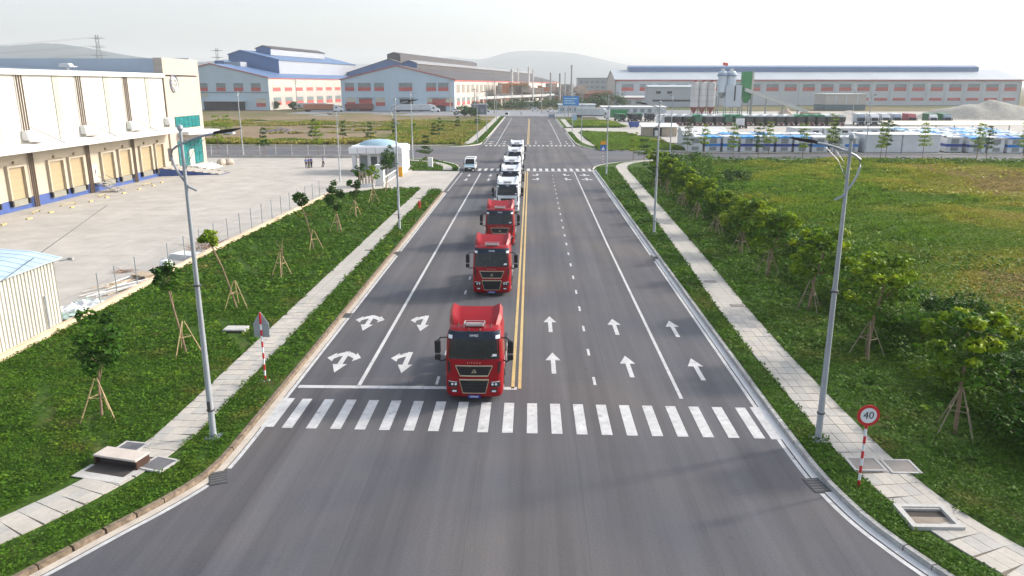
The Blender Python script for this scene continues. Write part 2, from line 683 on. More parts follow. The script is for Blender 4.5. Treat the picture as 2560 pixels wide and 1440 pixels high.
# kerb lines -----------------------------------------------------------
KL = smooth_poly([(-17.5, 12.5), (-15.3, 15.4), (-13.6, 18.5), (-12.6, 20.5), (-11.7, 22.1), (-10.85, 24.1), (-10.75, 26), (-10.75, 30)]) + [(-10.8, 98.5)]
KR = smooth_poly([(15.0, 12.0), (12.4, 16.4), (11.1, 19.2), (10.6, 20.6), (10.2, 21.9), (9.92, 23.8), (9.8, 25.3), (9.75, 30)]) + [(10.05, 126)]
# left: from the corner away; right: likewise (offset >0 is to the left of travel)


def strip(name, line, d0, d1, z, m, parent=None):
    b = MB()
    l = lerp_poly(line, 1.5)
    b.quadstrip([(x, y, z) for x, y in offset(l, d0)], [(x, y, z) for x, y in offset(l, d1)])
    return b.build(name, m, parent)


def cut(line, y0, y1):
    l = lerp_poly(line, .25)
    return [p for p in l if y0 <= p[1] <= y1]


# painted edge lines (with a gap at each gully)
for a, b_ in [(12, 23.7), (24.6, 60.6), (62.2, 98.2), ]:
    strip('edge_line', cut(KL, a, b_), -.07, .09, .006, M_white, road)
for a, b_ in [(12, 23.6), (24.5, 59.2), (61.2, 125.6)]:
    strip('edge_line', cut(KR, a, b_), -.08, .08, .006, M_white, road)
b = MB(); b.quadstrip([(-10.85, y, .006) for y in (99.5, 110, 121.5)], [(-10.72, y, .006) for y in (99.5, 110, 121.5)]); b.build('edge_line', M_white, road)
for x, y0, y1 in [(-10.9, 182, 348), (10.15, 180, 230), (10.1, 255, 318)]:
    MB().box(x - .07, x + .07, y0, y1, .003, .007).build('edge_line', M_white, road)


def flat(name, pts, m, z=.007, parent=None):
    return tri_sheet(name, pts, z, m, parent or road)


def rect(name, x0, x1, y0, y1, m, z=.007):
    return flat(name, [(x0, y0), (x1, y0), (x1, y1), (x0, y1)], m, z)


# lane lines
rect('lane_line', -7.93, -7.75, 32.7, 121, M_white)
rect('lane_line', 6.66, 6.82, 31.6, 66, M_white)
flat('lane_line', [(6.66, 66), (6.82, 66), (7.10, 123), (6.95, 123)], M_white)
rect('lane_line', -8.05, -7.88, 181, 330, M_white)
rect('lane_line', 7.1, 7.26, 181, 316, M_white)
for x in (-.74, -.43):
    rect('centre_line', x - .075, x + .075, 32.6, 123.2, M_yellow)
for x in (-.72, -.40):
    rect('centre_line', x - .09, x + .09, 181, 322, M_yellow)
for k in range(22):
    y = 33.1 + 4 * k
    rect('lane_dash', 2.99 + k * .017, 3.12 + k * .017, y, y + 1, M_white)
for k in range(21):
    y = 33.0 + 4 * k - (0.05 * k)
    rect('lane_dash', -4.35, -4.22, y, y + 1, M_white)
rect('stop_line', -10.6, -.55, 32.45, 32.78, M_white)
rect('stop_line', .0, 9.85, 123.4, 123.65, M_white)
# zebra crossings
for k in range(20):
    x = -9.78 + 1.0 * k * .992
    dy = -.027 * (x + 10.6)
    rect('zebra_stripe', x - .215, x + .215, 28.25 + dy, 31.22 + dy, M_white)
flat('zebra_stripe', [(-10.95, 28.3), (-10.35, 28.3), (-10.35, 31.25), (-10.95, 31.25)], M_white, .009)
flat('zebra_stripe', [(9.5, 27.65), (10.02, 27.65), (10.02, 30.75), (9.5, 30.75)], M_white, .009)
for k in range(20):
    x = -9.3 + 1.0 * k
    rect('zebra_stripe', x - .24, x + .24, 124.2, 128.0, M_white)
for k in range(21):
    x = -10.1 + 1.0 * k
    rect('zebra_stripe', x - .24, x + .24, 176.4, 179.2, M_white)


def arrow_up(x, y, name='lane_arrow', s=1):
    """straight arrow, tip away from the camera (s=1) or towards it (s=-1)"""
    pts = [(-.11, -1.5), (.11, -1.5), (.11, .35), (.38, .35), (0, 1.5), (-.38, .35), (-.11, .35)]
    if s < 0:
        pts = [(-px, -py) for px, py in pts]
    flat(name, [(x + px, y + py) for px, py in pts], M_white, .008)


for x, yy in ((1.2, (36.0, 42.4)), (4.9, (35.6, 42.0)), (8.2, (35.3, 41.7))):
    for y in yy:
        arrow_up(x, y)


def arrow_left(x, y, s=-1, both=False, sx=1):
    """through arrow towards the camera with a turn branch (or both)"""
    pts = [(-.13, 1.5), (.13, 1.5), (.13, -.35), (.36, -.35), (0, -1.5), (-.36, -.35), (-.13, -.35)]
    flat('lane_arrow', [(x + px, y + py * (-s)) for px, py in pts], M_white, .008)
    for side in ((-1, 1) if both else (-sx,)):
        br = [(0.02, .95), (.02, 1.45), (.30, 1.30), (.52, 1.02), (.52, 1.32), (.86, .55), (.50, .05), (.50, .45), (.30, .70)]
        flat('lane_arrow', [(x + side * px, y + py * (-s)) for px, py in br], M_white, .0095 + .0012 * side)


for y in (35.9, 42.4):
    arrow_left(-9.4, y, both=True)
    arrow_left(-6.15, y)
for y in (113.5, 119):
    arrow_left(8.35, y, s=1, both=True)
    arrow_left(5.3, y, s=1, sx=-1)
    arrow_left(1.1, y, s=1, sx=1)
    arrow_up(-9.4, y - 1, s=-1)
    arrow_up(-6.1, y - 1, s=-1)
for y in (184, 190.5):
    arrow_left(-9.6, y, both=True)
    arrow_left(-6.2, y)
    arrow_up(1.3, y)
    arrow_up(5.0, y)
    arrow_up(8.7, y)

# lawns, raised behind the kerbs ------------------------------------------
LZ = .13
gl = [p for p in offset(lerp_poly(KL, 1.0), .62)]
lawn_l = struct(tri_sheet('lawn_left', gl + [(-15.0, 102.0), (-20.3, 101.0), (-24.9, 95.0), (-26.05, 60), (-26.15, 30), (-26.4, 8), (-22, 8)], LZ, M_lawn, depth=.28))
gr = [p for p in offset(lerp_poly(KR, 1.0), -.62)]
lawn_r = struct(tri_sheet('lawn_right', gr + [(11.3, 132), (14.5, 137), (20, 142.5), (30, 145.2), (34, 146), (27, 120), (18.7, 100), (18.7, 30), (18.7, 8), (17, 8)], LZ, M_lawn, depth=.28))
corner_l = struct(tri_sheet('corner_lawn', [(-19.0, 124.2), (-11.6, 124.2), (-11.8, 128), (-13, 134), (-16.5, 140.5), (-22, 144.5), (-27, 146.5), (-23, 140), (-19.6, 130)], LZ, M_lawn, depth=.28))
lawn_far_r = struct(tri_sheet('far_lawn', [(10.7, 229), (10.7, 186), (11.6, 174), (14.2, 167), (19, 163.3), (31, 161.0), (33.5, 161.5), (31.5, 180), (33, 208), (24, 226), (16, 229)], LZ, M_lawn, depth=.28))
verge_far_r = struct(tri_sheet('far_verge', [(10.7, 256), (28, 256), (33, 268), (30, 300), (10.7, 316)], LZ, M_lawn, depth=.28))
verge_far_l = struct(tri_sheet('far_verge', [(-11.4, 184), (-13.5, 178), (-18, 174.6), (-150, 175), (-150, 178), (-16, 178), (-15, 348), (-11.4, 348)], LZ, M_lawn, depth=.28))

# kerb stones, gutters --------------------------------------------------------


def kerb_run(parent, line, side, m, y_near, gut, zt=.15):
    """stones one by one near the camera, joined further off"""
    l = lerp_poly(line, .05)
    s, acc, last = [l[0]], 0, l[0]
    for p in l[1:]:
        acc += math.dist(p, last)
        last = p
        if acc >= 1.0:
            s.append(p)
            acc = 0
    far = MB()
    proto = None
    for a, c in zip(s[:-1], s[1:]):
        ang = math.atan2(c[1] - a[1], c[0] - a[0])
        L_ = math.dist(a, c)
        if a[1] < y_near and L_ > .9:
            if proto is None:
                b = MB()
                o0, o1 = (.40, .60)
                poly = [(side * o0, -.05), (side * (o0 + .03), zt), (side * o1, zt), (side * o1, -.05)]
                b.loft([[(.012, p[0], p[1]) for p in poly], [(.988, p[0], p[1]) for p in poly]])
                proto = b.build('kerb_stone', m, parent, loc=(a[0], a[1], 0), rz=ang)
                o = proto
            else:
                o = proto.copy()
                COL.objects.link(o)
                o.location = (a[0], a[1], 0)
                o.rotation_euler = (0, 0, ang)
            o.location.z = random.uniform(-.008, .006)
        else:
            q = [(side * .40, -.05), (side * .43, zt), (side * .60, zt), (side * .60, -.05)]
            ca, sa = math.cos(ang), math.sin(ang)
            far.loft([[(a[0] + ca * t - sa * p[0], a[1] + sa * t + ca * p[0], p[1]) for p in q] for t in (0.01, L_ - .01)])
    if far.v:
        stuff(far.build('kerb_stones_far', m, parent))
    return parent


kerb_l = struct(link('left_kerb', None))
kerb_run(kerb_l, KL, 1, M_dirtkerb, 60, True, .16)
kerb_r = struct(link('right_kerb', None))
kerb_run(kerb_r, [(x, y) for x, y in KR], -1, M_kerb, 72, True, .17)
strip('gutter_gap', KR, -.14, -.085, .007, mat('gap_black', (.02, .02, .022), .9, .2, 1.), kerb_r)
strip('gutter_gap', KL, .095, .125, .007, MATS['gap_black'], kerb_l)
strip('gutter', KR, -.40, -.13, .012, M_gutter, kerb_r)
strip('gutter', KL, .12, .40, .012, mat('dusty_gutter', (.47, .42, .36), .9, .2, .8, fine=.1), kerb_l)
for nm, line, sd in [('corner_kerb', [(-11.6, 124.2), (-11.75, 128), (-13, 134), (-16.5, 140.5), (-22, 144.5), (-28, 147.4), (-36, 149)], 1),
                     ('far_left_kerb', [(-150, 173), (-40, 173), (-22, 172.6), (-16.5, 174), (-12.8, 178), (-11.3, 184), (-11.2, 350)], 1),
                     ('far_right_kerb', [(10.6, 317), (10.6, 256)], 1),
                     ('far_right_kerb', [(10.55, 229), (10.6, 186), (11.5, 174), (14.1, 166.8), (19, 163), (31, 160.6), (60, 158.2), (140, 154.2)], 1),
                     ('side_street_kerb', [(140, 141), (60, 143.2), (32, 145), (20, 142.2), (14.3, 136.8), (11.0, 131), (10.2, 126)], 1)]:
    k = MB()
    l = lerp_poly(smooth_poly(line, 1), 1.0)
    a, c = offset(l, -.1 * sd), offset(l, .12 * sd)
    k.loft([[(p[0], p[1], -.05), (p[0], p[1], .16), (q[0], q[1], .16), (q[0], q[1], -.05)] for p, q in zip(a, c)])
    struct(k.build(nm, mat('pale_kerb', (.55, .53, .47), .9, .12, 1.5), None))

# footpaths -----------------------------------------------------------------
PL = [(-20.5, 15.2), (-18.4, 17.6), (-16.3, 20.2), (-14.75, 23.2), (-13.85, 26.2), (-13.8, 30), (-13.85, 60), (-13.75, 103)]
PR = [(18.0, 15.5), (14.6, 18.4), (13.2, 21.2), (12.6, 24), (12.35, 27), (12.3, 41), (13.15, 61), (14.1, 95), (15.0, 128)]
PL, PR = smooth_poly(PL, 1), smooth_poly(PR, 1)


PITS = [(12.65, 21.85, .78, .68), (12.15, 25.35, .5, .45), (13.35, 25.2, .5, .45), (-13.35, 24.75, .45, .42), (-14.75, 24.7, .8, .5)]


def slab_path(name, line, w, cols, row, y_near, side):
    p = struct(link(name, None))
    l = lerp_poly(line, .04)
    s, acc, last = [l[0]], 0, l[0]
    for q in l[1:]:
        acc += math.dist(q, last)
        last = q
        if acc >= row:
            s.append(q)
            acc = 0
    cw = w / cols
    protos = []
    near_end = 0
    for i, (a, c) in enumerate(zip(s[:-1], s[1:])):
        if a[1] > y_near:
            break
        near_end = i + 1
        ang = math.atan2(c[1] - a[1], c[0] - a[0])
        for k in range(cols):
            dz = random.uniform(-.006, .006)
            ox = -w / 2 + cw * k
            pos = (a[0] - math.sin(ang) * (ox + cw / 2), a[1] + math.cos(ang) * (ox + cw / 2), LZ + .012 + dz)
            key = random.randrange(3)
            if any(abs(pos[0] + math.cos(ang) * row / 2 - hx) < hw_ and abs(pos[1] + math.sin(ang) * row / 2 - hy) < hd_ for hx, hy, hw_, hd_ in PITS):
                continue
            if len(protos) < 3:
                b = MB()
                b.box(.008, row - .008, -cw / 2 + .008, cw / 2 - .008, -.06, .03)
                mm = mat('paving_slab_%d' % len(protos), [(.41, .385, .345), (.375, .36, .335), (.435, .405, .36)][len(protos)], .85, .10, .9, fine=.07, bscale=9)
                o = b.build('paving_slab', mm, p, loc=pos, rz=ang)
                protos.append(o)
            else:
                o = protos[key].copy()
                COL.objects.link(o)
                o.location = pos
                o.rotation_euler = (0, 0, ang + random.uniform(-.006, .006))
    b = MB()
    base = s[:near_end + 1]
    b.quadstrip([(x, y, LZ + .006) for x, y in offset(base, -w / 2)], [(x, y, LZ + .006) for x, y in offset(base, w / 2)])
    b.build('bedding', mat('path_bedding', (.20, .17, .13), .95, .2, 1.), p)
    b = MB()
    rest = s[near_end:]
    b.quadstrip([(x, y, LZ + .035) for x, y in offset(rest, -w / 2)], [(x, y, LZ + .035) for x, y in offset(rest, w / 2)])
    b.build('paving', M_pathfar, p)
    return p


slab_path('left_footpath', PL, 1.55, 3, .62, 46, -1)
slab_path('right_footpath', PR, 1.8, 4, .78, 44, 1)
for nm, line, w in [('corner_footpath', [(-13.4, 124.3), (-13.9, 130), (-16.4, 136), (-20, 140), (-26, 143.2)], 1.5),
                    ('far_left_footpath', [(-150, 176.2), (-30, 176), (-20, 176.6), (-15.5, 180.5), (-14.3, 188), (-14.2, 348)], 1.9),
                    ('right_corner_footpath', [(15.0, 126), (15.6, 133), (19.0, 139.6), (25, 143.0), (34, 144.6)], 1.9),
                    ('far_right_footpath', [(12.9, 229), (13.0, 190), (14.2, 177), (17.5, 169.5), (24, 165), (34, 162.2)], 1.9),
                    ('far_right_footpath', [(12.9, 316), (12.8, 256)], 1.9)]:
    l = lerp_poly(smooth_poly(line, 2), 1.5)
    b = MB()
    b.quadstrip([(x, y, LZ + .03) for x, y in offset(l, -w / 2)], [(x, y, LZ + .03) for x, y in offset(l, w / 2)])
    struct(b.build(nm, M_pathfar))

# yards ----------------------------------------------------------------------
yard = struct(tri_sheet('warehouse_yard', [(-92, 0), (-26.3, 0), (-26.3, 60), (-25.1, 95), (-20.4, 101.2), (-15, 102.2), (-11.3, 99.4), (-11.3, 123.6), (-19.2, 124.0), (-20.0, 131), (-23.2, 140.2), (-26.2, 146.4), (-92, 146.4)], .03, M_yard))
strip_b = struct(tri_sheet('street_verge', [(-150, 146.6), (-26.5, 146.6), (-30, 148.4), (-36, 149), (-150, 149)], .06, mat('verge_soil', (.20, .19, .13), .95, .25, 3.)))
lot = struct(tri_sheet('lorry_park', [(33.6, 161.4), (140, 157), (260, 157), (260, 420), (28, 420), (28, 300), (34, 266), (28.5, 255.5), (10.7, 254), (10.7, 231), (18, 230), (26, 226.5), (34.5, 208), (33, 180)], -.06, mat('lot_concrete', (.37, .35, .32), .9, .14, 6., fine=.08, bscale=2.)))
pave_r = struct(MB().add([(33, 159.2, .05), (140, 155.0, .05), (140, 157.0, .05), (33, 161.4, .05)], [(0, 1, 2, 3)]).build('side_pavement', M_pathfar))


# fields: rolling ground with tall grass ---------------------------------------
def noise2(x, y, seed=0):
    r = np.random.default_rng(seed)
    z = np.zeros_like(x)
    for k in range(7):
        fx, fy = r.normal(0, 1, 2)
        s = 2.0 ** (k * .55)
        z += np.sin((fx * x + fy * y) * .09 * s + r.uniform(0, 6.28)) / s
    return z


def terrain(X, Y, amp, zbase, seed):
    Z = zbase + amp * (noise2(X, Y, seed) * .5 + .6 * noise2(X * 3, Y * 3, seed + 1) * .4)
    if seed == 3:
        Z = .10 + (Z - .10) * np.clip((X - 18.6) / 4, 0, 1)
    return Z


def field(name, x0, x1, y0, y1, step, amp, m, zbase, seed, inside=None, edge=None):
    nx, ny = int((x1 - x0) / step) + 1, int((y1 - y0) / step) + 1
    X, Y = np.meshgrid(np.linspace(x0, x1, nx), np.linspace(y0, y1, ny))
    Z = terrain(X, Y, amp, zbase, seed)
    if edge:
        Z = edge(X, Y, Z)
    V = np.stack([X, Y, Z], -1).reshape(-1, 3)
    idx = np.arange(nx * ny).reshape(ny, nx)
    F = np.stack([idx[:-1, :-1], idx[:-1, 1:], idx[1:, 1:], idx[1:, :-1]], -1).reshape(-1, 4)
    if inside is not None:
        c = V[F].mean(1)
        F = F[inside(c[:, 0], c[:, 1])]
    return struct(np_mesh(name, V, F.ravel(), 4, m, smooth=True))


def in_r(x, y):
    return (x > 18.4) & (y < 141 - .018 * (x - 20)) & ((y < 112) | (x > 19 + (y - 112) * .45))


field('right_field', 18, 130, 6, 142, 1.4, .12, M_field, .22, 3, in_r)


def in_l(x, y):
    return (y > 178.2) & (x < -15.6)


def edge_l(X, Y, Z):
    return Z + .5 * np.exp(-((X + 72) / 6) ** 2 - ((Y - 227) / 4) ** 2)


M_fieldL = blend_mat('left_field_soil', [(.10, .115, .03), (.15, .135, .055), (.24, .175, .115), (.20, .15, .10), (.12, .12, .04)], 24., stretch=(.55, 1.3, 1), lo=.36, hi=.64, fine=.25, fscale=1.2, bump=.5)
field('left_field', -170, -15, 178, 352, 2.0, .12, M_fieldL, .12, 5, in_l)
field('far_field', -320, -60, 352, 388, 3.0, .08, blend_mat('far_field_soil', [(.07, .10, .025), (.14, .125, .055), (.22, .165, .11)], 30., stretch=(1, 2.5, 1)), .02, 8)


# hills --------------------------------------------------------------------
def hill(name, prof, Y, depth, m, seed):
    """ridge profile [(x, z)] at distance Y with a sloping body before and behind"""
    xs = np.linspace(prof[0][0], prof[-1][0], 140)
    px, pz = np.array([p[0] for p in prof]), np.array([p[1] for p in prof])
    zs = np.interp(xs, px, pz)
    ker = np.ones(7) / 7
    zs = np.convolve(np.pad(zs, 3, 'edge'), ker, 'valid')
    r = np.random.default_rng(seed)
    zs = zs + np.convolve(r.normal(0, 1, 140), ker, 'same') * zs * .02
    rows = []
    for t in (-1, -.75, -.5, -.25, 0, .4, 1):
        k = max(0, 1 - abs(t)) ** .8
        wob = np.convolve(r.normal(0, 1, 140), np.ones(9) / 9, 'same') * 8 * (1 - k)
        rows.append(np.stack([xs, Y + t * depth + wob * 8, zs * k - 3 * (1 - k)], -1))
    V = np.concatenate(rows)
    idx = np.arange(7 * 140).reshape(7, 140)
    F = np.stack([idx[:-1, :-1], idx[:-1, 1:], idx[1:, 1:], idx[1:, :-1]], -1).reshape(-1, 4)
    return struct(np_mesh(name, V, F.ravel(), 4, m, smooth=True))


M_hill = mat('hill_forest', (.05, .075, .085), .95, .3, 120., fine=.2, bscale=.02)
hill('near_hill', [(-2700, 40), (-2350, 120), (-2000, 100), (-1830, 150), (-1740, 138), (-1680, 132), (-1600, 137), (-1540, 145), (-1470, 139), (-1320, 112), (-1150, 88), (-1050, 82), (-930, 96), (-800, 60), (-640, 20)], 2500, 500, M_hill, 1)
hill('far_hill', [(-1700, 60), (-1350, 128), (-1180, 150), (-1040, 138), (-950, 148), (-850, 150), (-760, 152), (-700, 166), (-600, 176), (-520, 190), (-430, 178), (-330, 160), (-250, 180), (-170, 208), (-95, 222), (0, 218), (60, 228), (150, 214), (230, 216), (330, 196), (440, 172), (520, 150), (620, 132), (800, 128), (1000, 118), (1300, 100), (1700, 110), (2200, 60)], 5000, 800, M_hill, 2)
# ================================================================== BUILDINGS
M_cream = mat('cream_wall', (.44, .385, .305), .8, .05, 3., fine=.03, bscale=2)
M_creamup = mat('cream_upper_wall', (.54, .525, .475), .8, .05, 4., fine=.03, bscale=2)
M_pilaster = mat('grey_pilaster', (.36, .355, .31), .8, .06, 3.)
M_dock = mat('dock_door_yellow', (.34, .27, .165), .6, .06, 2., stretch=(1, 1, 6))
M_dockblue = mat('dock_blue_base', (.055, .095, .27), .8, .14, 2., fine=.08)
M_canopy = mat('canopy_white', (.60, .60, .59), .7, .06, 3.)
M_roofgrey = mat('roof_grey_sheet', (.30, .36, .42), .5, .07, 6., stretch=(1, .1, 1))
M_parapet = mat('parapet_grey', (.42, .47, .52), .6, .06, 6.)
M_beige = mat('tower_beige', (.44, .375, .315), .75, .05, 3., stretch=(1, 1, 5))
M_teal = mat('teal_glass', (.012, .16, .165), .18, .35, 1.2, spec=.6, stretch=(1, .6, 3))
M_tealdark = mat('teal_frame', (.02, .10, .10), .5, .1, 1.)
M_pipe = mat('brown_pipe', (.12, .085, .06), .6, .15, 2.)
M_stainless = mat('stair_steel', (.36, .35, .33), .5, .15, 1., metal=.3)
M_dark = mat('dark_recess', (.045, .042, .05), .8, .2, 2.)
M_wallshade = mat('factory_wall_shade_blue', (.46, .555, .62), .7, .05, 8., stretch=(1, 1, .3))  # gable fronts: light sheeting with its blue shade painted into the colour
M_wallwhite = mat('factory_wall_white', (.45, .42, .385), .7, .05, 8.)  # factory side walls: same sheeting, warm sunlight painted in; plain white elsewhere
M_roofblue = mat('roof_blue_sheet', (.085, .155, .30), .5, .08, 10., stretch=(.15, 1, 1))
M_roofdark = mat('roof_weathered', (.068, .064, .070), .85, .14, 14., stretch=(.15, 1, 1))
M_red = mat('red_panel', (.48, .10, .09), .7, .08, 3.)
M_redtrim = mat('red_trim', (.42, .085, .075), .7, .06, 4.)
M_panegrey = mat('window_grey', (.20, .235, .24), .35, .15, 2., spec=.6)
M_panewarm = mat('window_tan', (.26, .23, .19), .5, .15, 2.)
M_panelite = mat('window_pale', (.52, .50, .40), .5, .15, 2.)


def part(name, m, parent, *boxes, bevel=0, world=True):
    b = MB()
    for q in boxes:
        b.box(*q)
    return b.build(name, m, parent, world=world, bevel=bevel)


# ---------------------------------------------------------------- dock warehouse on the left
XW = -56.3
wh = thing('loading_dock_warehouse', 'long cream loading dock warehouse with blue base and white canopy beside the yard', 'warehouse', (-72, 100, 0))
part('dock_wall', M_cream, wh, (-58.5, XW, 40, 120.2, 1.25, 6.6))
part('dock_base', M_dockblue, wh, (-58.4, XW - .05, 40, 119.2, 0, 1.248))
part('upper_wall', M_creamup, wh, (-58.4, XW + .1, 40, 119.6, 7.15, 14.5))
part('back_wall', M_parapet, wh, (-104, -103.6, 40, 132, 0, 16))
roof = MB()
roof.add([(-56.0, 40, 14.95), (-56.0, 131.6, 14.95), (-104, 131.6, 17.1), (-104, 40, 17.1), (-56.0, 40, 14.7), (-56.0, 131.6, 14.7), (-104, 131.6, 16.7), (-104, 40, 16.7)],
         [(0, 3, 2, 1), (4, 5, 6, 7), (0, 1, 5, 4), (1, 2, 6, 5), (2, 3, 7, 6), (3, 0, 4, 7)])
rf = roof.build('roof', M_roofgrey, wh, world=True)
for k in range(30):
    y = 56 + k * 2.5
    r = MB()
    r.add([(-56.1, y, 14.96), (-56.1, y + .12, 14.96), (-104, y + .12, 17.11), (-104, y, 17.11), (-56.1, y + .06, 15.03), (-104, y + .06, 17.18)], [(0, 4, 5, 3), (4, 1, 2, 5)])
    r.build('seam', M_roofgrey, rf, world=True)
part('end_parapet', M_parapet, wh, (-103, -57.0, 131.7, 132.1, 0, 17.75))
part('fascia', M_canopy, wh, (-56.1, -55.75, 40, 119.7, 14.5, 15.12), bevel=.05)
cp = MB()
cp.prism([(-56.15, 7.15), (-52.9, 6.98), (-52.8, 6.9), (-52.8, 6.55), (-52.9, 6.5), (-56.15, 6.62)], 'y', 40, 119.5)
cp.build('canopy', M_canopy, wh, world=True)
for y in (69.7, 80.9, 92.15, 103.25, 114.5):
    part('pilaster', M_pilaster, wh, (XW + .1, XW + .19, y - .55, y + .55, 7.15, 14.49))
for k, y in enumerate((62.8, 74.1, 85.4, 96.75, 108.1)):
    for d in (-.42, 0, .42):
        MB().cyl((XW + .3, y + d, 8.3), (XW + .3, y + d, 14.5), .085, n=6).build('downpipe', M_pipe, wh, world=True)
        MB().cyl((XW + .22, y + d * .8, 0.02), (XW + .22, y + d * .8, 6.5), .09, n=6).build('downpipe', M_pipe, wh, world=True)
    MB().loft([[(XW + .12, y - .8, 8.55), (XW + .12, y + .8, 8.55), (XW + .75, y + .8, 8.5), (XW + .75, y - .8, 8.5)],
               [(XW + .12, y - .8, 7.5), (XW + .12, y + .8, 7.5), (XW + 1.0, y + .8, 7.45), (XW + 1.0, y - .8, 7.45)]]).build('rain_hopper', M_canopy, wh, world=True, bevel=.04)
    MB().cyl((XW + .15, y + .9, 8.9), (XW + 2.9, y + 2.5, 7.0), .04, n=5).build('brace_rod', M_pipe, wh, world=True)
    MB().box(XW + .7, XW + 1.5, y - .5, y + .5, 7.2, 7.26).build('hopper_lip', M_pipe, wh, world=True)
MB().cyl((XW + .2, 119.6, 8.1), (XW + .2, 119.6, 14.4), .09, n=6).build('downpipe', M_pipe, wh, world=True)
MB().loft([[(XW + .12, 118.6, 8.6), (XW + .12, 120, 8.6), (XW + .8, 120, 8.5), (XW + .8, 118.6, 8.5)], [(XW + .12, 118.6, 7.5), (XW + .12, 120, 7.5), (XW + 1.1, 120, 7.45), (XW + 1.1, 118.6, 7.45)]]).build('rain_hopper', M_canopy, wh, world=True)
doors = [(56.0, 58.7), (66.5, 69.2), (76.3, 79.0), (81.3, 83.9), (88.5, 91.2), (92.6, 95.4), (99.8, 102.6), (104.2, 107.0), (110.1, 113.2), (114.6, 117.0)]
for y0, y1 in doors:
    d = part('dock_door', M_dock, wh, (XW - .30, XW + .02, y0, y1, 1.255, 4.62))
    for k in range(1, 5):
        z = 1.25 + k * .68
        MB().box(XW + .018, XW + .032, y0 + .02, y1 - .02, z - .015, z + .015).build('panel_joint', mat('door_joint', (.50, .36, .17), .7, .1, 2), d, world=True)
    part('door_shelter', M_canopy if False else M_cream, wh, (XW - .1, XW + .34, y1, y1 + .5, 1.27, 4.75), (XW - .1, XW + .34, y0 - .22, y0, 1.27, 4.75), (XW - .1, XW + .34, y0 - .22, y1 + .5, 4.75, 4.97))
    part('dock_leveller', mat('leveller_steel', (.23, .225, .19), .6, .15, 1.), wh, (XW - .1, XW + .12, y0 + .15, y1 + .1, .52, 1.22))
    for yy in (y0 - .02, y1 + .28):
        part('dock_bumper', M_black, wh, (XW - .05, XW + .28, yy - .12, yy + .12, .62, 1.24))
    MB().cyl((XW + .02, (y0 + y1) / 2, 5.25), (XW + .2, (y0 + y1) / 2, 5.25), .17, n=8).build('door_lamp', M_dock, wh, world=True)
part('service_door', M_creamup, wh, (XW - .02, XW + .06, 97.6, 98.7, 1.26, 3.55))
part('door_window', M_dark, wh, (XW + .05, XW + .075, 98.1, 98.3, 2.3, 2.9))
part('side_window', M_dark, wh, (XW - .02, XW + .05, 119.0, 120.0, 1.9, 3.9))
st = link('steel_stair', None, wh)
WM[st.name] = WM[wh.name].copy()
for k in range(6):
    part('tread', M_stainless, st, (XW + .45 + k * .45, XW + .95 + k * .45, 97.4, 99.0, 1.12 - k * .2, 1.17 - k * .2))
part('landing', M_stainless, st, (XW, XW + .5, 97.2, 99.1, 1.2, 1.26))
for y in (97.35, 99.05):
    MB().tube([(XW + .3, y, 2.2), (XW + .7, y, 2.15), (XW + 3.1, y, .95), (XW + 3.1, y, .02)], .035, 5).build('handrail', M_stainless, st, world=True)
    MB().tube([(XW + .3, y, 1.2), (XW + 3.1, y, .05)], .06, 5).build('stringer', M_stainless, st, world=True)
# ramp at the end of the dock
rp = MB()
rp.add([(XW, 115.2, 0), (-47.6, 117.8, 0.03), (-47.6, 121.2, 0.03), (XW, 120.2, 0), (XW, 115.2, 1.25), (-47.9, 117.8, .06), (-47.9, 121.2, .06), (XW, 120.2, 1.25)],
       [(0, 3, 2, 1), (4, 5, 6, 7), (0, 1, 5, 4), (1, 2, 6, 5), (2, 3, 7, 6), (3, 0, 4, 7)])
rp.build('ramp', M_dockblue, wh, world=True)
MB().add([(XW, 115.15, 1.26), (-47.9, 117.75, .075), (-47.9, 121.25, .075), (XW, 120.25, 1.26)], [(0, 1, 2, 3)]).build('ramp_deck', M_yard, wh, world=True)
for k in range(8):
    t = (k + .5) / 8
    x, z = XW + t * 8.4, 1.26 - t * 1.19
    MB().box(x - .28, x + .28, 115.15 + 2.6 * t, 115.35 + 2.6 * t, z - .02, z + .12).build('ramp_kerb', M_beige, wh, world=True)
    MB().box(x - .28, x + .28, 120.2 + 1.0 * t, 120.4 + 1.0 * t, z - .02, z + .12).build('ramp_kerb', M_beige, wh, world=True)
# tower
tw = part('tower', M_beige, wh, (-57.4, -56.0, 119.7, 132.6, 0, 17.45), bevel=.06)
for k in range(12):
    z = 9.3 + k * .68
    MB().box(-56.01, -55.985, 119.8, 132.5, z, z + .03).build('cladding_joint', mat('joint_tan', (.42, .36, .30), .8, .05, 2), tw, world=True)
for z0, z1, nm in ((6.75, 8.55, 'upper_glazing'), (.75, 4.75, 'lower_glazing')):
    w = part(nm, M_teal, wh, (-56.05, -55.93, 121.9, 131.0, z0, z1))
    n = 6
    for k in range(n + 1):
        y = 121.9 + 9.1 * k / n
        MB().box(-55.94, -55.90, y - .03, y + .03, z0, z1).build('mullion', M_tealdark, w, world=True)
    for z in (z0, (z0 + z1) / 2, z1):
        MB().box(-55.935, -55.905, 121.85, 131.05, z - .03, z + .03).build('transom', M_tealdark, w, world=True)
part('entrance_door', M_panelite, wh, (-55.92, -55.86, 125.6, 127.4, .35, 3.2))
ec = MB()
ec.loft([[(-56.0, 122.3, z), (-56.0, 131.8, z), (-54.0, 131.8, z), (-52.6, 130.9, z), (-51.9, 129.2, z), (-52.0, 127.4, z), (-52.9, 125.5, z), (-54.2, 122.3, z)] for z in (5.75, 6.25)])
ec.build('entrance_canopy', M_canopy, wh, world=True)
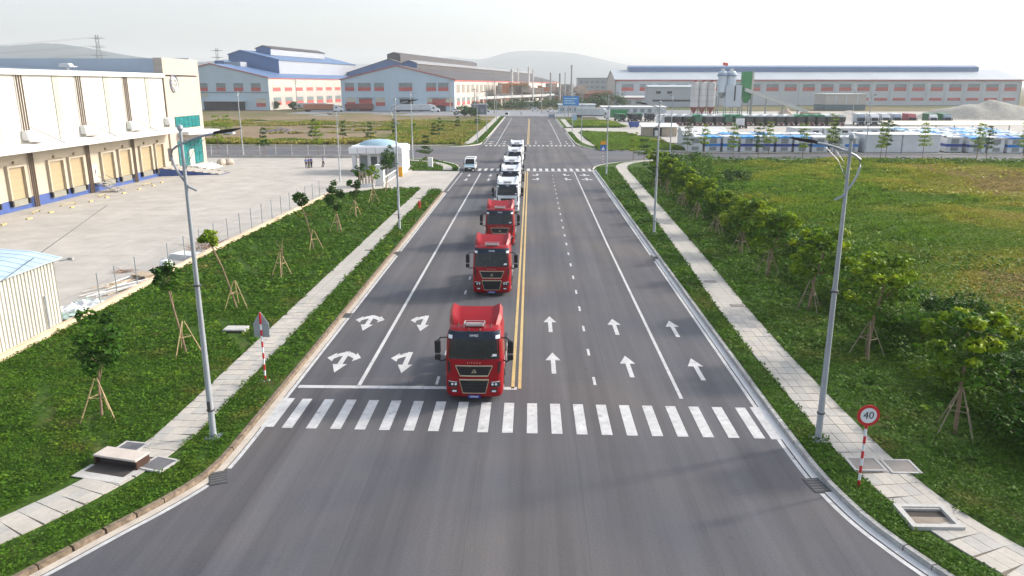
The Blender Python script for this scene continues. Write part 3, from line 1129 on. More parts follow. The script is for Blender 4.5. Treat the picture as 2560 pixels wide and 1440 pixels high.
for k in range(4):
    part('entrance_step', M_canopy, wh, (-56, -53.6 + k * .45 - .0, 123.2, 129.6, .0, .62 - k * .155) if False else (-55.9, -54.0 + k * .5, 124.0 - k * .05, 130.2 + k * .05, .03, .66 - k * .155))
# round emblem on the tower: ring with a pale curled mark
em = MB()
em.tube([(-55.95, 122.9 + 1.35 * math.cos(a), 13.6 + 1.35 * math.sin(a)) for a in np.linspace(-.8, 4.4, 22)], .13, 6)
el = em.build('emblem', mat('emblem_slate', (.13, .15, .22), .5, .05, 1), wh, world=True)
e2 = MB()
e2.tube([(-55.93, 122.9 + .95 * math.cos(a) * (1 - .06 * a), 13.55 + .95 * math.sin(a) * (1 - .06 * a)) for a in np.linspace(-1.6, 5.2, 22)], .17, 6)
e2.build('mark', M_canopy, el, world=True)
e3 = MB()
e3.tube([(-55.92, 122.9 + .5 * math.cos(a), 13.35 + .45 * math.sin(a)) for a in np.linspace(.6, 6.0, 14)], .16, 6)
e3.build('mark', M_canopy, el, world=True)
vt = thing('roof_ventilator', 'pale swivel ventilator on the grey roof of the dock warehouse', 'ventilator', (-60.0, 101.5, 15.1))
MB().cyl((0, 0, 0), (0, 0, .55), .28, n=10).build('neck', M_canopy, vt)
MB().loft([[(-.9, -.5, .5), (.9, -.5, .5), (.9, .5, .5), (-.9, .5, .5)], [(-.7, -.45, 1.0), (.55, -.45, 1.05), (.55, .45, 1.05), (-.7, .45, 1.0)]]).build('hood', M_canopy, vt, bevel=.08)
MB().cbox((.95, 0, .62), (.5, .7, .06)).build('lip', M_canopy, vt)

# ---------------------------------------------------------------- cabins and sheds near the fence
shed = thing('corrugated_shed', 'small corrugated cream shed with pale blue roof by the kerb wall at the left', 'shed', (-28.6, 36.5, .03))
b = MB()
n = 60
y0, y1 = 24.0, 40.9
for k in range(n):
    ya = y0 + (y1 - y0) * k / n
    yb = ya + (y1 - y0) / n
    w_ = (yb - ya)
    b2 = [(-26.5, ya, .12), (-26.5, ya + w_ * .35, .12), (-26.56, ya + w_ * .45, .12), (-26.56, yb - w_ * .1, .12), (-26.5, yb, .12)]
    b.quadstrip(b2, [(x, y, 4.02) for x, y, z in b2])
sw = b.build('corrugated_wall', mat('cream_sheet', (.52, .495, .45), .55, .14, 2.2, stretch=(1, 1, .4)), shed, world=True)
part('end_wall', mat('cream_sheet', (.66, .60, .50)), shed, (-32.6, -26.6, 40.75, 40.85, .1, 3.95), (-32.6, -26.6, 24, 24.1, .1, 3.95), (-32.7, -32.6, 24, 40.85, .1, 3.5))
rr = MB()
rr.loft([[(-26.2, y, 4.08), (-27.8, y, 4.42), (-29.6, y, 4.55), (-31.4, y, 4.42), (-33.0, y, 4.08), (-33.0, y, 4.03), (-29.6, y, 4.50), (-26.2, y, 4.03)] for y in (23.5, 41.3)])
sr = rr.build('roof', mat('pale_blue_sheet', (.40, .52, .62), .5, .06, 4.), shed, world=True)
for k in range(24):
    y = 24 + k * .74
    MB().tube([(-26.2, y, 4.10), (-27.8, y, 4.44), (-29.6, y, 4.57), (-31.4, y, 4.44), (-33, y, 4.10)], .011, 4).build('roof_rib', MATS['pale_blue_sheet'], sr, world=True)
for y in (34.6, 39.6):
    MB().box(-26.46, -26.40, y - .05, y + .05, .1, 2.3).build('wall_post', M_galv, shed, world=True)

wall = thing('low_fence_wall', 'long low sandy concrete wall between the yard and the left lawn', 'wall', (-26.2, 60, 0))
w = MB()
wp = [(-26.45, 5), (-26.35, 30), (-26.25, 60), (-25.2, 94.6), (-24.3, 95.6)]
w.loft([[(x - .16, y, 0), (x - .16, y, .42), (x + .16, y, .42), (x + .16, y, 0)] for x, y in lerp_poly(wp, 2.)])
w.build('wall_body', mat('sandy_concrete', (.60, .47, .33), .9, .15, 2., fine=.08), wall, world=True)
fence_y = [45.0, 47.0, 49.6, 54.3, 57.0, 59.8, 62.5, 65.2, 67.9, 70.6, 73.3, 76, 78.7, 81.4, 84.1, 86.8, 89.5, 92.2]
fc = thing('wire_fence', 'thin wire fence of slim grey posts on the low wall beside the yard', 'fence', (-26.3, 70, .1))
for y in fence_y:
    x = np.interp(y, [5, 30, 60, 94.6], [-26.45, -26.35, -26.25, -25.2])
    MB().cyl((x - .3, y, .05), (x - .3, y, 2.25), .035, n=6).build('post', M_galv, fc, world=True)
for z in (.75, 1.3, 1.85, 2.2):
    pts = [(float(np.interp(y, [5, 30, 60, 94.6], [-26.45, -26.35, -26.25, -25.2])) - .3, y, z + (.02 * math.sin(y))) for y in fence_y]
    MB().tube(pts, .008, 3).build('wire', M_galv, fc, world=True)
fb = thing('boundary_fence', 'metal boundary fence along the yard edge before the cross street at the left', 'fence', (-60, 146.7, 0))
for k in range(22):
    x = -92 + k * 3.1
    MB().box(x - .05, x + .05, 146.65, 146.75, 0, 2.5).build('post', mat('fence_pale', (.45, .45, .43), .7, .1, 2.), fb, world=True)
for z in (.5, 1.4, 2.35):
    MB().box(-92, -26.9, 146.68, 146.72, z - .025, z + .025).build('rail', MATS['fence_pale'], fb, world=True)
MB().box(-92, -26.9, 146.5, 146.62, 0, .45).build('plinth', M_conc, fb, world=True)
fg = thing('fence_panel_run', 'slatted grey fence running from the guardhouse to the cross street corner', 'fence', (-21.5, 136, 0))
for k in range(9):
    t = k / 8
    x, y = -20.6 - 3.0 * t, 127 + 14.5 * t
    MB().box(x - .06, x + .06, y - .06, y + .06, .0, 2.5).build('post', MATS['fence_pale'], fg, world=True)
    if k < 8:
        for j in range(6):
            u = t + (j + .5) / 6 / 8
            xx, yy = -20.6 - 3.0 * u, 127 + 14.5 * u
            MB().box(xx - .025, xx + .025, yy - .03, yy + .03, .35, 2.35).build('slat', mat('fence_rust', (.33, .27, .25), .7, .15, 2.), fg, world=True)
MB().loft([[(-20.6 - .12, 127, 0), (-20.6 + .12, 127, 0), (-20.6 + .12, 127, .4), (-20.6 - .12, 127, .4)], [(-23.6 - .12, 141.5, 0), (-23.6 + .12, 141.5, 0), (-23.6 + .12, 141.5, .4), (-23.6 - .12, 141.5, .4)]]).build('plinth', M_cream, fg, world=True)

# guardhouse
gh = thing('guardhouse', 'white guardhouse with flat overhanging roof and low blue dome at the yard gate', 'guardhouse', (-24.2, 123.4, 0))
M_ghw = mat('guardhouse_white', (.66, .67, .68), .7, .06, 3.)
part('body', M_ghw, gh, (-27.0, -21.0, 121.2, 126.2, 0.03, 3.05))
part('roof_slab', mat('guard_roof', (.72, .73, .76), .6, .05, 3.), gh, (-28.3, -19.9, 119.8, 127.6, 3.05, 4.05), bevel=.08)
part('roof_top', MATS['guard_roof'], gh, (-28.0, -20.2, 120.1, 127.3, 4.05, 4.2))
for k in range(1, 6):
    x = -28.3 + k * 1.4
    part('fascia_joint', M_panegrey, gh, (x - .03, x + .03, 119.78, 119.815, 3.1, 4.0))
dm = MB()
dm.loft([[(-24.2 + r * math.cos(a) * 1.25, 123.7 + r * math.sin(a), z) for a in np.linspace(0, 2 * math.pi, 20, endpoint=False)] for r, z in ((2.6, 4.2), (2.45, 4.45), (2.0, 4.75), (1.3, 4.98), (.5, 5.08))])
dm.build('dome', mat('dome_blue', (.32, .47, .55), .5, .06, 3.), gh, world=True, smooth=True)
part('column', M_ghw, gh, (-27.9, -27.3, 120.3, 121.0, .03, 3.04))
part('column', M_ghw, gh, (-25.5, -25.1, 120.9, 121.19, .03, 3.04), (-24.1, -23.7, 120.9, 121.19, .03, 3.04))
part('side_pier', M_ghw, gh, (-20.9, -19.95, 119.9, 127.0, .03, 3.04))
part('door', M_glassb, gh, (-25.1, -24.1, 121.12, 121.19, .2, 2.5))
part('window', M_panegrey, gh, (-23.6, -21.3, 121.12, 121.19, .9, 2.6))
part('window', M_panegrey, gh, (-26.8, -25.7, 121.14, 121.19, .5, 2.7))
for x, y, lab in ((-20.6, 105.0, 'white square gate pillar at the lawn corner beside the yard entrance'),):
    gp = thing('gate_pillar', lab, 'pillar', (x, y, 0))
    MB().box(-.55, .55, -.5, .5, 0, 2.75).build('shaft', M_ghw, gp, bevel=.03)
    MB().box(-.62, .62, -.57, .57, 2.76, 2.9).build('cap', M_ghw, gp)
gw = thing('gate_wall', 'short white wing wall with timber slats next to the gate pillar', 'wall', (-22.2, 103.5, 0))
MB().box(-1.1, 1.0, -.12, .12, 0, .5).build('plinth', M_ghw, gw)
for k in range(5):
    MB().box(-1.0 + k * .42, -.82 + k * .42, -.06, .06, .5, 2.1).build('slat', mat('gate_timber', (.36, .28, .19), .8, .15, 1.), gw)
sg = thing('sliding_gate', 'low sliding steel gate across the yard entrance between pillar and guardhouse', 'gate', (-20.3, 113, 0))
MB().box(-.06, .06, -7.0, 7.2, .95, 1.07).build('top_rail', M_ghw, sg)
MB().box(-.06, .06, -7.0, 7.2, .12, .22).build('bottom_rail', M_ghw, sg)
for k in range(24):
    y = -6.9 + k * .6
    MB().box(-.03, .03, y - .03, y + .03, .2, .96).build('bar', M_ghw, sg)
bo = thing('orange_barrier_box', 'orange barrier post standing in the gate driveway by the guardhouse', 'barrier', (-19.6, 115.8, .03))
MB().box(-.32, .32, -.22, .22, 0, 1.35).build('cabinet', mat('orange_paint', (.75, .33, .02), .5, .05, 1.), bo, bevel=.05)
MB().box(-.36, .36, -.26, .26, 1.35, 1.43).build('lid', MATS['orange_paint'], bo)
uc = thing('utility_cabinet', 'white utility cabinet standing on the small corner lawn', 'cabinet', (-16.7, 128.5, .13))
MB().box(-.4, .4, -.3, .3, 0, 1.55).build('cabinet', M_ghw, uc, bevel=.03)
MB().box(-.44, .44, -.34, .34, 1.55, 1.62).build('lid', M_ghw, uc)
hy = thing('fire_hydrant', 'small red fire hydrant in the grass strip between path and left kerb', 'hydrant', (-12.3, 84.2, .13))
MB().cyl((0, 0, 0), (0, 0, .75), .13, n=10).build('barrel', M_signred, hy)
MB().tube([(0, 0, .75), (0, 0, .84), (0, 0, .9)], [.16, .13, .03], 10).build('bonnet', M_signred, hy)
MB().cyl((-.24, 0, .55), (.24, 0, .55), .06, n=8).build('outlet', M_signred, hy)
MB().cyl((0, 0, 0), (0, 0, .06), .2, n=10).build('flange', M_signred, hy)

# ---------------------------------------------------------------- blue factories beyond the field (turned 9.5 degrees)
FR = R(-9.5)


def win(parent, x, z, w, h, y, lower=.45, m=M_panegrey, face='f'):
    """window: grey glazing above a red panel; face f: wall across x; s: wall across y (right hand)"""
    if face == 'f':
        o = MB().box(x - w / 2, x + w / 2, y - .12, y - .02, z, z + h).build('window', m, parent)
        MB().box(x - w / 2, x + w / 2, y - .2, y - .12, z, z + h * lower).build('red_panel', M_red, o)
        MB().box(x - w / 2 - .1, x + w / 2 + .1, y - .3, y - .02, z + h, z + h + .15).build('hood', M_wallshade, o)
    else:
        o = MB().box(y + .02, y + .12, x - w / 2, x + w / 2, z, z + h).build('window', m, parent)
        MB().box(y + .12, y + .2, x - w / 2, x + w / 2, z, z + h * lower).build('red_panel', M_red, o)
    return o


def gable_block(parent, x0, x1, y0, y1, ze, zr, wallm, roofm, sidem, over=.4, trim=True):
    xm = (x0 + x1) / 2
    MB().prism([(x0, 0), (x1, 0), (x1, ze), (xm, zr), (x0, ze)], 'y', y0, y0 + .3).build('gable_wall', wallm, parent)
    MB().box(x1 - .3, x1, y0 + .31, y1, 0, ze).build('side_wall', sidem, parent)
    MB().box(x0, x0 + .3, y0 + .31, y1, 0, ze).build('side_wall', sidem, parent)
    MB().prism([(x0, 0), (x1, 0), (x1, ze), (xm, zr), (x0, ze)], 'y', y1 + .01, y1 + .3).build('gable_wall', wallm, parent)
    for s, xa in ((-1, x0), (1, x1)):
        dz = (zr - ze) / (abs(xa - xm)) * over
        MB().prism([(xm, zr + .05), (xa + s * over, ze - dz + .05), (xa + s * over, ze - dz + .35), (xm, zr + .4)], 'y', y0 - over, y1 + over).build('roof', roofm, parent)
        if trim:
            MB().prism([(xm, zr + .02), (xa + s * over, ze - dz + .02), (xa + s * over, ze - dz + .5), (xm, zr + .52)], 'y', y0 - over - .25, y0 - over - .01).build('verge_trim', M_redtrim, parent)


F1 = thing('blue_gabled_factory', 'blue roofed factory with pale gable and lit side wall beyond the dock tower', 'factory', (-143.6, 430, 0), FR)
gable_block(F1, -68, 0, 0, 150, 17.3, 24.7, M_wallshade, M_roofblue, M_wallwhite)
for x in (-60, -50.6, -43.2, -31.8, -21.2, -10.6):
    pass
for x, w in ((-50.5, 7), (-40.2, 7), (-28.6, 5.6), (-18.0, 5.6), (-7.6, 5.6)):
    win(F1, x, 10.2, w, 4.3, 0)
for x, w in ((-50.5, 7), (-40.2, 7)):
    MB().box(x - w / 2, x + w / 2, -.15, -.02, 7.2, 9.0).build('window', M_panelite, F1)
win(F1, -5.2, 1.9, 5.6, 4.3, 0, m=M_panelite)
MB().box(-68, 0, -.25, -.02, 9.35, 9.7).build('band', mat('band_slate', (.16, .21, .27), .7, .05, 4), F1)
MB().box(-51, -43, -.1, -.02, -.05, 5.2).build('doorway', M_dark, F1)
MB().box(-40, -15, -.1, -.02, -.05, 4.6).build('doorway', M_dark, F1)
MB().box(-37, -14, -4, -.1, 4.7, 5.0).build('awning', M_canopy, F1)
for k in range(9):
    y = 9 + k * 14
    win(F1, y, 10.2, 8.6, 4.4, 0, face='s', m=M_panelite)
    win(F1, y, 2.6, 8.6, 4.2, 0, face='s', m=M_panegrey)
MB().box(.02, .3, 0, 150, 16.8, 17.4).build('eaves_trim', M_redtrim, F1)
# raised white clerestory on its roof, and the upper ridge monitor
CLE = link('clerestory', None, F1, (-27, 35, 0))
MB().prism([(-16, 18), (16, 18), (16, 27.8), (-8, 33.2), (-16, 31)], 'y', 0, .3).build('end_wall', mat('roof_blue_end', (.075, .15, .31), .6, .06, 6.), CLE)
MB().box(15.7, 16, .31, 118, 17, 27.8).build('side_wall', mat('clerestory_white', (.30, .32, .37), .6, .05, 10.), CLE)
MB().prism([(16.6, 27.6), (-8, 33.2), (-16.5, 30.9), (-16.5, 31.3), (-8, 33.7), (16.6, 28.1)], 'y', -.5, 118).build('roof', M_roofblue, CLE)
MB().prism([(-5.5, 31.2), (4, 31.2), (4, 35.2), (-.8, 36.5), (-5.5, 35.2)], 'y', 14, 14.3).build('monitor_end', MATS['roof_blue_end'], CLE)
MB().prism([(-5.5, 31.2), (4, 31.2), (4, 35.2), (-.8, 36.5), (-5.5, 35.2)], 'y', 14.31, 92).build('monitor', MATS['clerestory_white'], CLE)
MB().prism([(4.6, 34.9), (-.8, 36.6), (-6.1, 34.9), (-6.1, 35.2), (-.8, 36.9), (4.6, 35.2)], 'y', 13.6, 92.4).build('monitor_roof', M_roofdark, CLE)
RB = link('roof_box', None, F1, (-38.5, 22, 0))
MB().box(-6, 0, 0, 8, 22, 27.2).build('blue_box', MATS['roof_blue_end'], RB)
MB().box(.01, 10, .5, 8, 21.5, 26.5).build('white_box', MATS['clerestory_white'], RB)

F2 = thing('pale_gabled_factory', 'wide pale blue gabled factory with red trim and three roller doors beyond the field', 'factory', (-40.2, 415, 0), FR)
gable_block(F2, -63.4, 0, 0, 420, 16.1, 23.2, M_wallshade, M_roofdark, M_wallwhite)
for x, w in ((-58.4, 5.2), (-50.0, 7.2), (-41.6, 5.4), (-26.8, 7.4), (-12.6, 5.4), (-6.2 + .6, 0), (-5.0 - 2.4, 0)):
    if w:
        win(F2, x, 10.4, w, 4.2, 0)
win(F2, -7.9 + 1.9, 10.4, 5.6, 4.2, 0)
for x in (-58.0, -41.2, -14.8 + 2.4, -3.2 - .3):
    win(F2, x, 2.6, 5.2, 4.4, 0, m=M_panelite)
for x, m2, h in ((-49.6, M_red, 6.2), (-26.6, M_dark, 6.2), (-7.6 - .9 + 0, M_dark, 6.2)):
    MB().box(x - 3.7, x + 3.7, -.15, -.03, -.05, h).build('roller_door', m2, F2)
    MB().box(x - 4.4, x + 4.4, -1.3, -.03, h + .5, h + .8).build('door_canopy', M_panegrey, F2)
MB().box(-12.2, -4.8, -.2, -.155, 3.2, 6.2).build('roller_shutter', M_red, F2)
for k in range(14):
    y = 8 + k * 11
    win(F2, y, 9.6, 6.6, 4.2, 0, face='s', m=M_panewarm, lower=.02)
    win(F2, y, 3.0, 6.6, 4.0, 0, face='s', m=M_panegrey)
MB().box(.02, .3, 0, 420, 15.4, 16.3).build('eaves_trim', M_redtrim, F2)
MN = link('ridge_monitor', None, F2, (-31.7, 22, 0))
MB().prism([(-4.5, 21.8), (4.5, 21.8), (4.5, 25.2), (0, 26.6), (-4.5, 25.2)], 'y', 0, .3).build('monitor_end', MATS['roof_blue_end'], MN)
MB().prism([(-4.5, 21.8), (4.5, 21.8), (4.5, 25.2), (0, 26.6), (-4.5, 25.2)], 'y', .31, 396).build('monitor', M_roofdark, MN)
MB().prism([(5.1, 24.9), (0, 26.65), (-5.1, 24.9), (-5.1, 25.3), (0, 27.1), (5.1, 25.3)], 'y', -.5, 397).build('monitor_roof', mat('monitor_pale', (.24, .24, .25), .6, .1, 10), MN)

F3 = thing('tall_ridge_factory', 'taller blue ended factory hall rising behind the pale gabled factory', 'factory', (-92, 560, 0), FR)
gable_block(F3, -40, 22, 0, 260, 22, 31, MATS['roof_blue_end'], M_roofdark, MATS['clerestory_white'], trim=False)
MB().prism([(-14, 28), (-4, 28), (-4, 35), (-9, 36.5), (-14, 35)], 'y', 12, 250).build('ridge_monitor', M_roofdark, F3)

# ---------------------------------------------------------------- long factory on the right
F4 = thing('long_grey_factory', 'very long grey factory with red window bands and blue ridge monitor at the right', 'factory', (58, 545, 0))
LEN = 275
b = MB()
MB().box(0, LEN, 0, .4, 0, 16.8).build('front_wall', mat('long_wall_grey', (.52, .545, .56), .7, .05, 10.), F4)
MB().prism([(0, 0), (60, 0), (60, 16.8), (30, 23.6), (0, 16.8)], 'x', .02, .4).build('end_wall', M_wallwhite, F4)
MB().prism([(0, 0), (60, 0), (60, 16.8), (30, 23.6), (0, 16.8)], 'x', LEN - .4, LEN - .02).build('end_wall', M_wallwhite, F4)
MB().prism([(-.6, 16.7), (30, 23.6), (30, 24.0), (-.6, 17.1)], 'x', -.6, LEN + .6).build('roof', mat('roof_pale_grey', (.38, .42, .45), .5, .07, 14., stretch=(1, .15, 1)), F4)
MB().prism([(60.6, 16.7), (30, 23.6), (30, 24.0), (60.6, 17.1)], 'x', -.6, LEN + .6).build('roof', MATS['roof_pale_grey'], F4)
MB().prism([(24, 21.5), (36, 21.5), (36, 25.8), (30, 27.0), (24, 25.8)], 'x', 12, 258).build('ridge_monitor', mat('monitor_blue', (.12, .19, .33), .6, .06, 10), F4)
MB().box(-.6, LEN + .6, -1.0, -.62, 16.3, 17.1).build('eaves_trim', M_redtrim, F4)
for k in range(22):
    x = 8.5 + k * 12.35
    win(F4, x, 9.6, 8.2, 4.6, 0, lower=.5)
    if k > 12:
        MB().box(x - 4.2, x + 4.2, -.2, -.02, 3.2, 5.0).build('red_panel', M_red, F4)
    MB().add([(x - 1.2, 8, 18.85), (x - .4, 8, 18.85), (x + .6 + (k - 11) * .12, 16, 20.62), (x - .2 + (k - 11) * .12, 16, 20.62)], [(0, 1, 2, 3)]).build('skylight', mat('skylight_white', (.70, .74, .74), .4, .05, 2), F4)
for k in range(23):
    x = 2.2 + k * 12.35
    MB().box(x - .35, x + .35, -.3, -.02, 0, 16.2).build('column', MATS['long_wall_grey'], F4)
AN = thing('low_annex', 'low white roofed annex in front of the long grey factory', 'annex', (60, 527, 0))
MB().box(0, 46, 0, 17.5, 0, 5.0).build('wall', MATS['long_wall_grey'], AN)
MB().prism([(-.6, 5.1), (17.4, 6.6), (17.4, 7.0), (-.6, 5.6)], 'x', -.6, 46.6).build('roof', M_canopy, AN)
MB().box(-.6, 46.6, -.75, -.61, 4.6, 5.15).build('fascia', M_redtrim, AN)
for k in range(6):
    MB().box(3 + k * 7, 7 + k * 7, -.1, -.01, 1.2, 3.6).build('window', M_panegrey, AN)
AN2 = thing('grey_workshop', 'grey workshop block with dark openings beside the cement silos', 'workshop', (74, 500, 0))
MB().box(0, 34, 0, 14, 0, 12).build('wall', mat('workshop_grey', (.40, .42, .46), .7, .06, 6), AN2)
MB().prism([(-.5, 12), (14.5, 12), (14.5, 12.4), (7, 13.6), (-.5, 12.4)], 'x', -.5, 34.5).build('roof', MATS['roof_pale_grey'], AN2)
for x, z, w, h in ((5, 8.2, 3, 1.6), (12, 8.2, 3, 1.6), (3, 3.4, 26, 1.2)):
    MB().box(x, x + w, -.12, -.01, z, z + h).build('opening', M_dark, AN2)
WA = thing('white_warehouse', 'low white warehouse with dark base band in front of the long factory', 'warehouse', (163.5, 440, 0))
MB().box(0, 22, 0, 18, 3.0, 8.4).build('upper_wall', M_wallwhite, WA)
MB().box(0, 22, .02, 18, 0, 2.98).build('base', mat('slate_base', (.10, .15, .17), .7, .1, 5), WA)
MB().box(-.5, 22.5, -.6, 18.5, 8.4, 8.9).build('roof', M_canopy, WA)
for k in range(3):
    MB().box(5 + k * 6, 5.4 + k * 6, -.12, -.01, 3.0, 8.3).build('pilaster', M_wallshade, WA)

# ---------------------------------------------------------------- concrete batching plant
BP = thing('cement_silo_block', 'block of three dirty white cement silos with red bases in the lorry park', 'silo', (66.4, 330, 0))
M_silo = mat('silo_white', (.58, .57, .56), .6, .14, 3., stretch=(1, 1, .2))
M_silored = mat('silo_red', (.25, .07, .06), .7, .2, 2.)
for k in range(3):
    x = 1.8 + k * 3.4
    MB().tube([(x, 0, 4.6), (x, 0, 14.2), (x, 0, 14.6), (x, 0, 14.7)], [1.62, 1.62, 1.3, .5], 14).build('silo', M_silo, BP)
    MB().tube([(x, 0, 4.6), (x, 0, 2.2), (x, 0, 1.8)], [1.6, .45, .3], 12).build('cone', M_silored, BP)
    MB().box(x - .5, x + .5, -.5, .5, 14.7, 15.4).build('filter', M_silored, BP)
    for z in (7, 9.4, 11.8):
        MB().tube([(x + 1.66 * math.cos(a), 1.66 * math.sin(a), z) for a in np.linspace(0, 2 * math.pi, 15)], .07, 4).build('ring_rib', mat('rib_grey', (.38, .36, .35), .7, .1, 2), BP)
    for dx in (-1.3, 1.3):
        MB().box(x + dx - .12, x + dx + .12, -1.2, -.96, 0, 4.8).build('leg', M_silored, BP)
MB().box(0, 10.5, -1.5, -1.4, 14.3, 14.4).build('rail', M_silored, BP)
BT = thing('batching_tower', 'tall pale batching tower with paired silos and a small red flag on top', 'tower', (76.8, 328, 0))
for k, x in enumerate((2.0, 5.6)):
    MB().tube([(x, 0, 10.5), (x, 0, 18.4), (x, 0, 19.0)], [1.85, 1.85, 1.4], 14).build('silo', mat('silo_blue_white', (.47, .54, .60), .5, .1, 3., stretch=(1, 1, .3)), BT)
    MB().tube([(x, 0, 10.5), (x, 0, 8.2)], [1.85, .6], 12).build('cone', M_panegrey, BT)
    MB().box(x - .6, x + .6, -.6, .6, 19, 20).build('filter', M_canopy, BT)
    MB().tube([(x + 1.9 * math.cos(a), 1.9 * math.sin(a), 17.4) for a in np.linspace(0, 2 * math.pi, 15)], .5, 5).build('collar', mat('collar_blue', (.18, .25, .36), .6, .1, 3), BT)
MB().box(3.3, 9.6, -2.4, 1.6, 4.8, 13.4).build('cladding', mat('tower_pale_blue', (.44, .49, .54), .6, .05, 5.), BT)
MB().box(6.6, 7.2, -2.5, -2.41, 7.2, 13.2).build('stair_slot', M_dark, BT)
for x in (.4, 3.6, 6.4, 9.4):
    for y in (-2, 1.4):
        MB().box(x - .15, x + .15, y - .15, y + .15, 0, 9).build('leg', M_panegrey, BT)
for z in (2.4, 4.6):
    MB().box(.3, 9.5, -2.1, -1.95, z, z + .2).build('beam', M_panegrey, BT)
MB().cyl((1.8, 0, 19), (1.8, 0, 22.6), .05, n=5).build('flagpole', M_galv, BT)
fl = MB()
fl.quadstrip([(1.85 + t * 1.9, .12 * math.sin(t * 5), 22.4 - .25 * t) for t in np.linspace(0, 1, 7)], [(1.85 + t * 1.9, .12 * math.sin(t * 5), 21.3 - .3 * t) for t in np.linspace(0, 1, 7)])
fo = fl.build('flag', mat('flag_red', (.65, .02, .03), .7, .05, 1), BT)
star = []
for k in range(10):
    rr_ = .36 if k % 2 == 0 else .15
    star.append((2.8 + rr_ * math.sin(k * math.pi / 5), -.16, 21.7 + rr_ * math.cos(k * math.pi / 5)))
MB().poly(star).build('star', mat('flag_yellow', (.85, .6, .05), .7, .05, 1), fo)
GT = thing('green_silo', 'green rectangular silo behind the pale batching tower', 'silo', (87.4, 330, 0))
MB().box(0, 3.9, -2, 2, 8.6, 18.8).build('body', mat('silo_green', (.03, .22, .07), .6, .08, 4.), GT, bevel=.1)
MB().box(3.5, 4.3, -2.1, 2.1, 8.4, 19.0).build('edge_panel', M_wallwhite, GT)
MB().loft([[(0, -2, 8.6), (3.9, -2, 8.6), (3.9, 2, 8.6), (0, 2, 8.6)], [(1.4, -.5, 6.2), (2.5, -.5, 6.2), (2.5, .5, 6.2), (1.4, .5, 6.2)]]).build('hopper', MATS['silo_green'], GT)
for x in (.2, 3.6):
    for y in (-1.8, 1.8):
        MB().box(x - .15, x + .15, y - .15, y + .15, 0, 8.6).build('leg', M_panegrey, GT)
CV = thing('inclined_conveyor', 'long inclined conveyor descending from the batching tower to the right', 'conveyor', (88, 327, 0))
MB().loft([[(0, -.8, 11.0), (0, .8, 11.0), (0, .8, 12.4), (0, -.8, 12.4)], [(26.5, -.8, 2.0), (26.5, .8, 2.0), (26.5, .8, 3.4), (26.5, -.8, 3.4)]]).build('gallery', mat('conveyor_grey', (.46, .48, .45), .6, .08, 4.), CV)
for t in (.12, .34, .6, .84):
    for dy in (-.6, .6):
        MB().cyl((26.5 * t, dy, 0), (26.5 * t, dy, 11.2 - 9 * t), .16, n=6).build('trestle_leg', M_panegrey, CV)
MB().box(24, 31, -2.2, 2.2, 0, 2.6).build('feed_bin', mat('bin_sand', (.40, .33, .25), .8, .12, 2), CV)
for k, (x, y, w_, h_, lab, col) in enumerate([(111, 345, 9, 4.0, 'sandy heap with pale stripes at the foot of the conveyor', (.42, .34, .27)), (190, 332, 66, 7.0, 'big grey gravel heap in front of the long factory at the far right', (.30, .29, .255)), (128, 322, 36, 3.4, 'low pale gravel bank behind the parked container lorries', (.40, .37, .34))]):
    nx = 26
    V, Fc = [], []
    r = np.random.default_rng(40 + k)
    for j in range(14):
        for i in range(nx):
            u, v = i / (nx - 1) * 2 - 1, j / 13 * 2 - 1
            d = math.sqrt(u * u + v * v)
            z = max(0, 1 - d ** 1.5) ** 1.15 * h_ * (1 + .10 * math.sin(7 * u + 3 * v) + .05 * math.sin(17 * u)) + r.normal(0, .02) * h_
            V.append((u * w_ / 2 * (1.0), v * min(w_, 40) * .35, max(-.2, z - .1)))
    for j in range(13):
        for i in range(nx - 1):
            Fc.append((j * nx + i, j * nx + i + 1, (j + 1) * nx + i + 1, (j + 1) * nx + i))
    o = MB().add(V, Fc).build('gravel_heap', mat('gravel_%d' % k, col, .95, .2, 2.5, fine=.15, bscale=1.5), None, smooth=True, loc=(x, y, -.05))
    tag(o, lab, 'heap')

# ---------------------------------------------------------------- steel mill in the middle distance
SM = thing('steel_mill', 'cluttered brown steel mill yard of platforms and pipes at the end of the road', 'plant', (-6, 556, 0))
M_mill = mat('mill_tan', (.46, .37, .31), .8, .25, 3., fine=.15, bscale=.6)
M_mill2 = mat('mill_rust', (.42, .19, .10), .8, .2, 3.)
M_mill3 = mat('mill_grey', (.30, .30, .30), .7, .2, 3.)
rs = random.Random(5)
for k in range(92):
    xw = rs.uniform(-22, 34)
    yw = 470 + (min(xw, 16) + 32) * 1.27 + 5 + rs.random() * 20
    x, y = xw + 6, yw - 556
    w_, d_, h_ = rs.uniform(2, 6), rs.uniform(3, 8), rs.uniform(4, 11)
    z0 = rs.choice([3, 5, 6.5, 8, 9])
    if x < -20:
        h_ *= .8
    MB().box(x, x + w_, y, y + d_, z0, min(z0 + h_ * .7, 15.5 - abs(x) * .05)).build('block', rs.choice([M_mill, M_mill, M_mill2, M_mill3, M_wallwhite]), SM)
for k in range(70):
    xw = rs.uniform(-22, 36)
    x, y = xw + 6, 470 + (min(xw, 16) + 32) * 1.27 + 4 + rs.random() * 16 - 556
    MB().box(x - .2, x + .2, y - .2, y + .2, 0, rs.uniform(6, 13)).build('stanchion', rs.choice([M_mill3, M_mill2]), SM)
for k in range(12):
    xw = rs.uniform(-22, 24)
    x, y = xw + 6, 470 + (min(xw, 16) + 32) * 1.27 + 4 + rs.random() * 10 - 556
    z = rs.uniform(5, 12)
    MB().cyl((x, y, z), (x + rs.uniform(6, 16), y, z), .3, n=6).build('pipe', rs.choice([M_mill, M_mill3, M_canopy]), SM)
MB().box(-10, 4, -58, -46, 13.4, 14.6).build('rust_roof', mat('rust_orange', (.50, .24, .07), .8, .2, 2), SM)
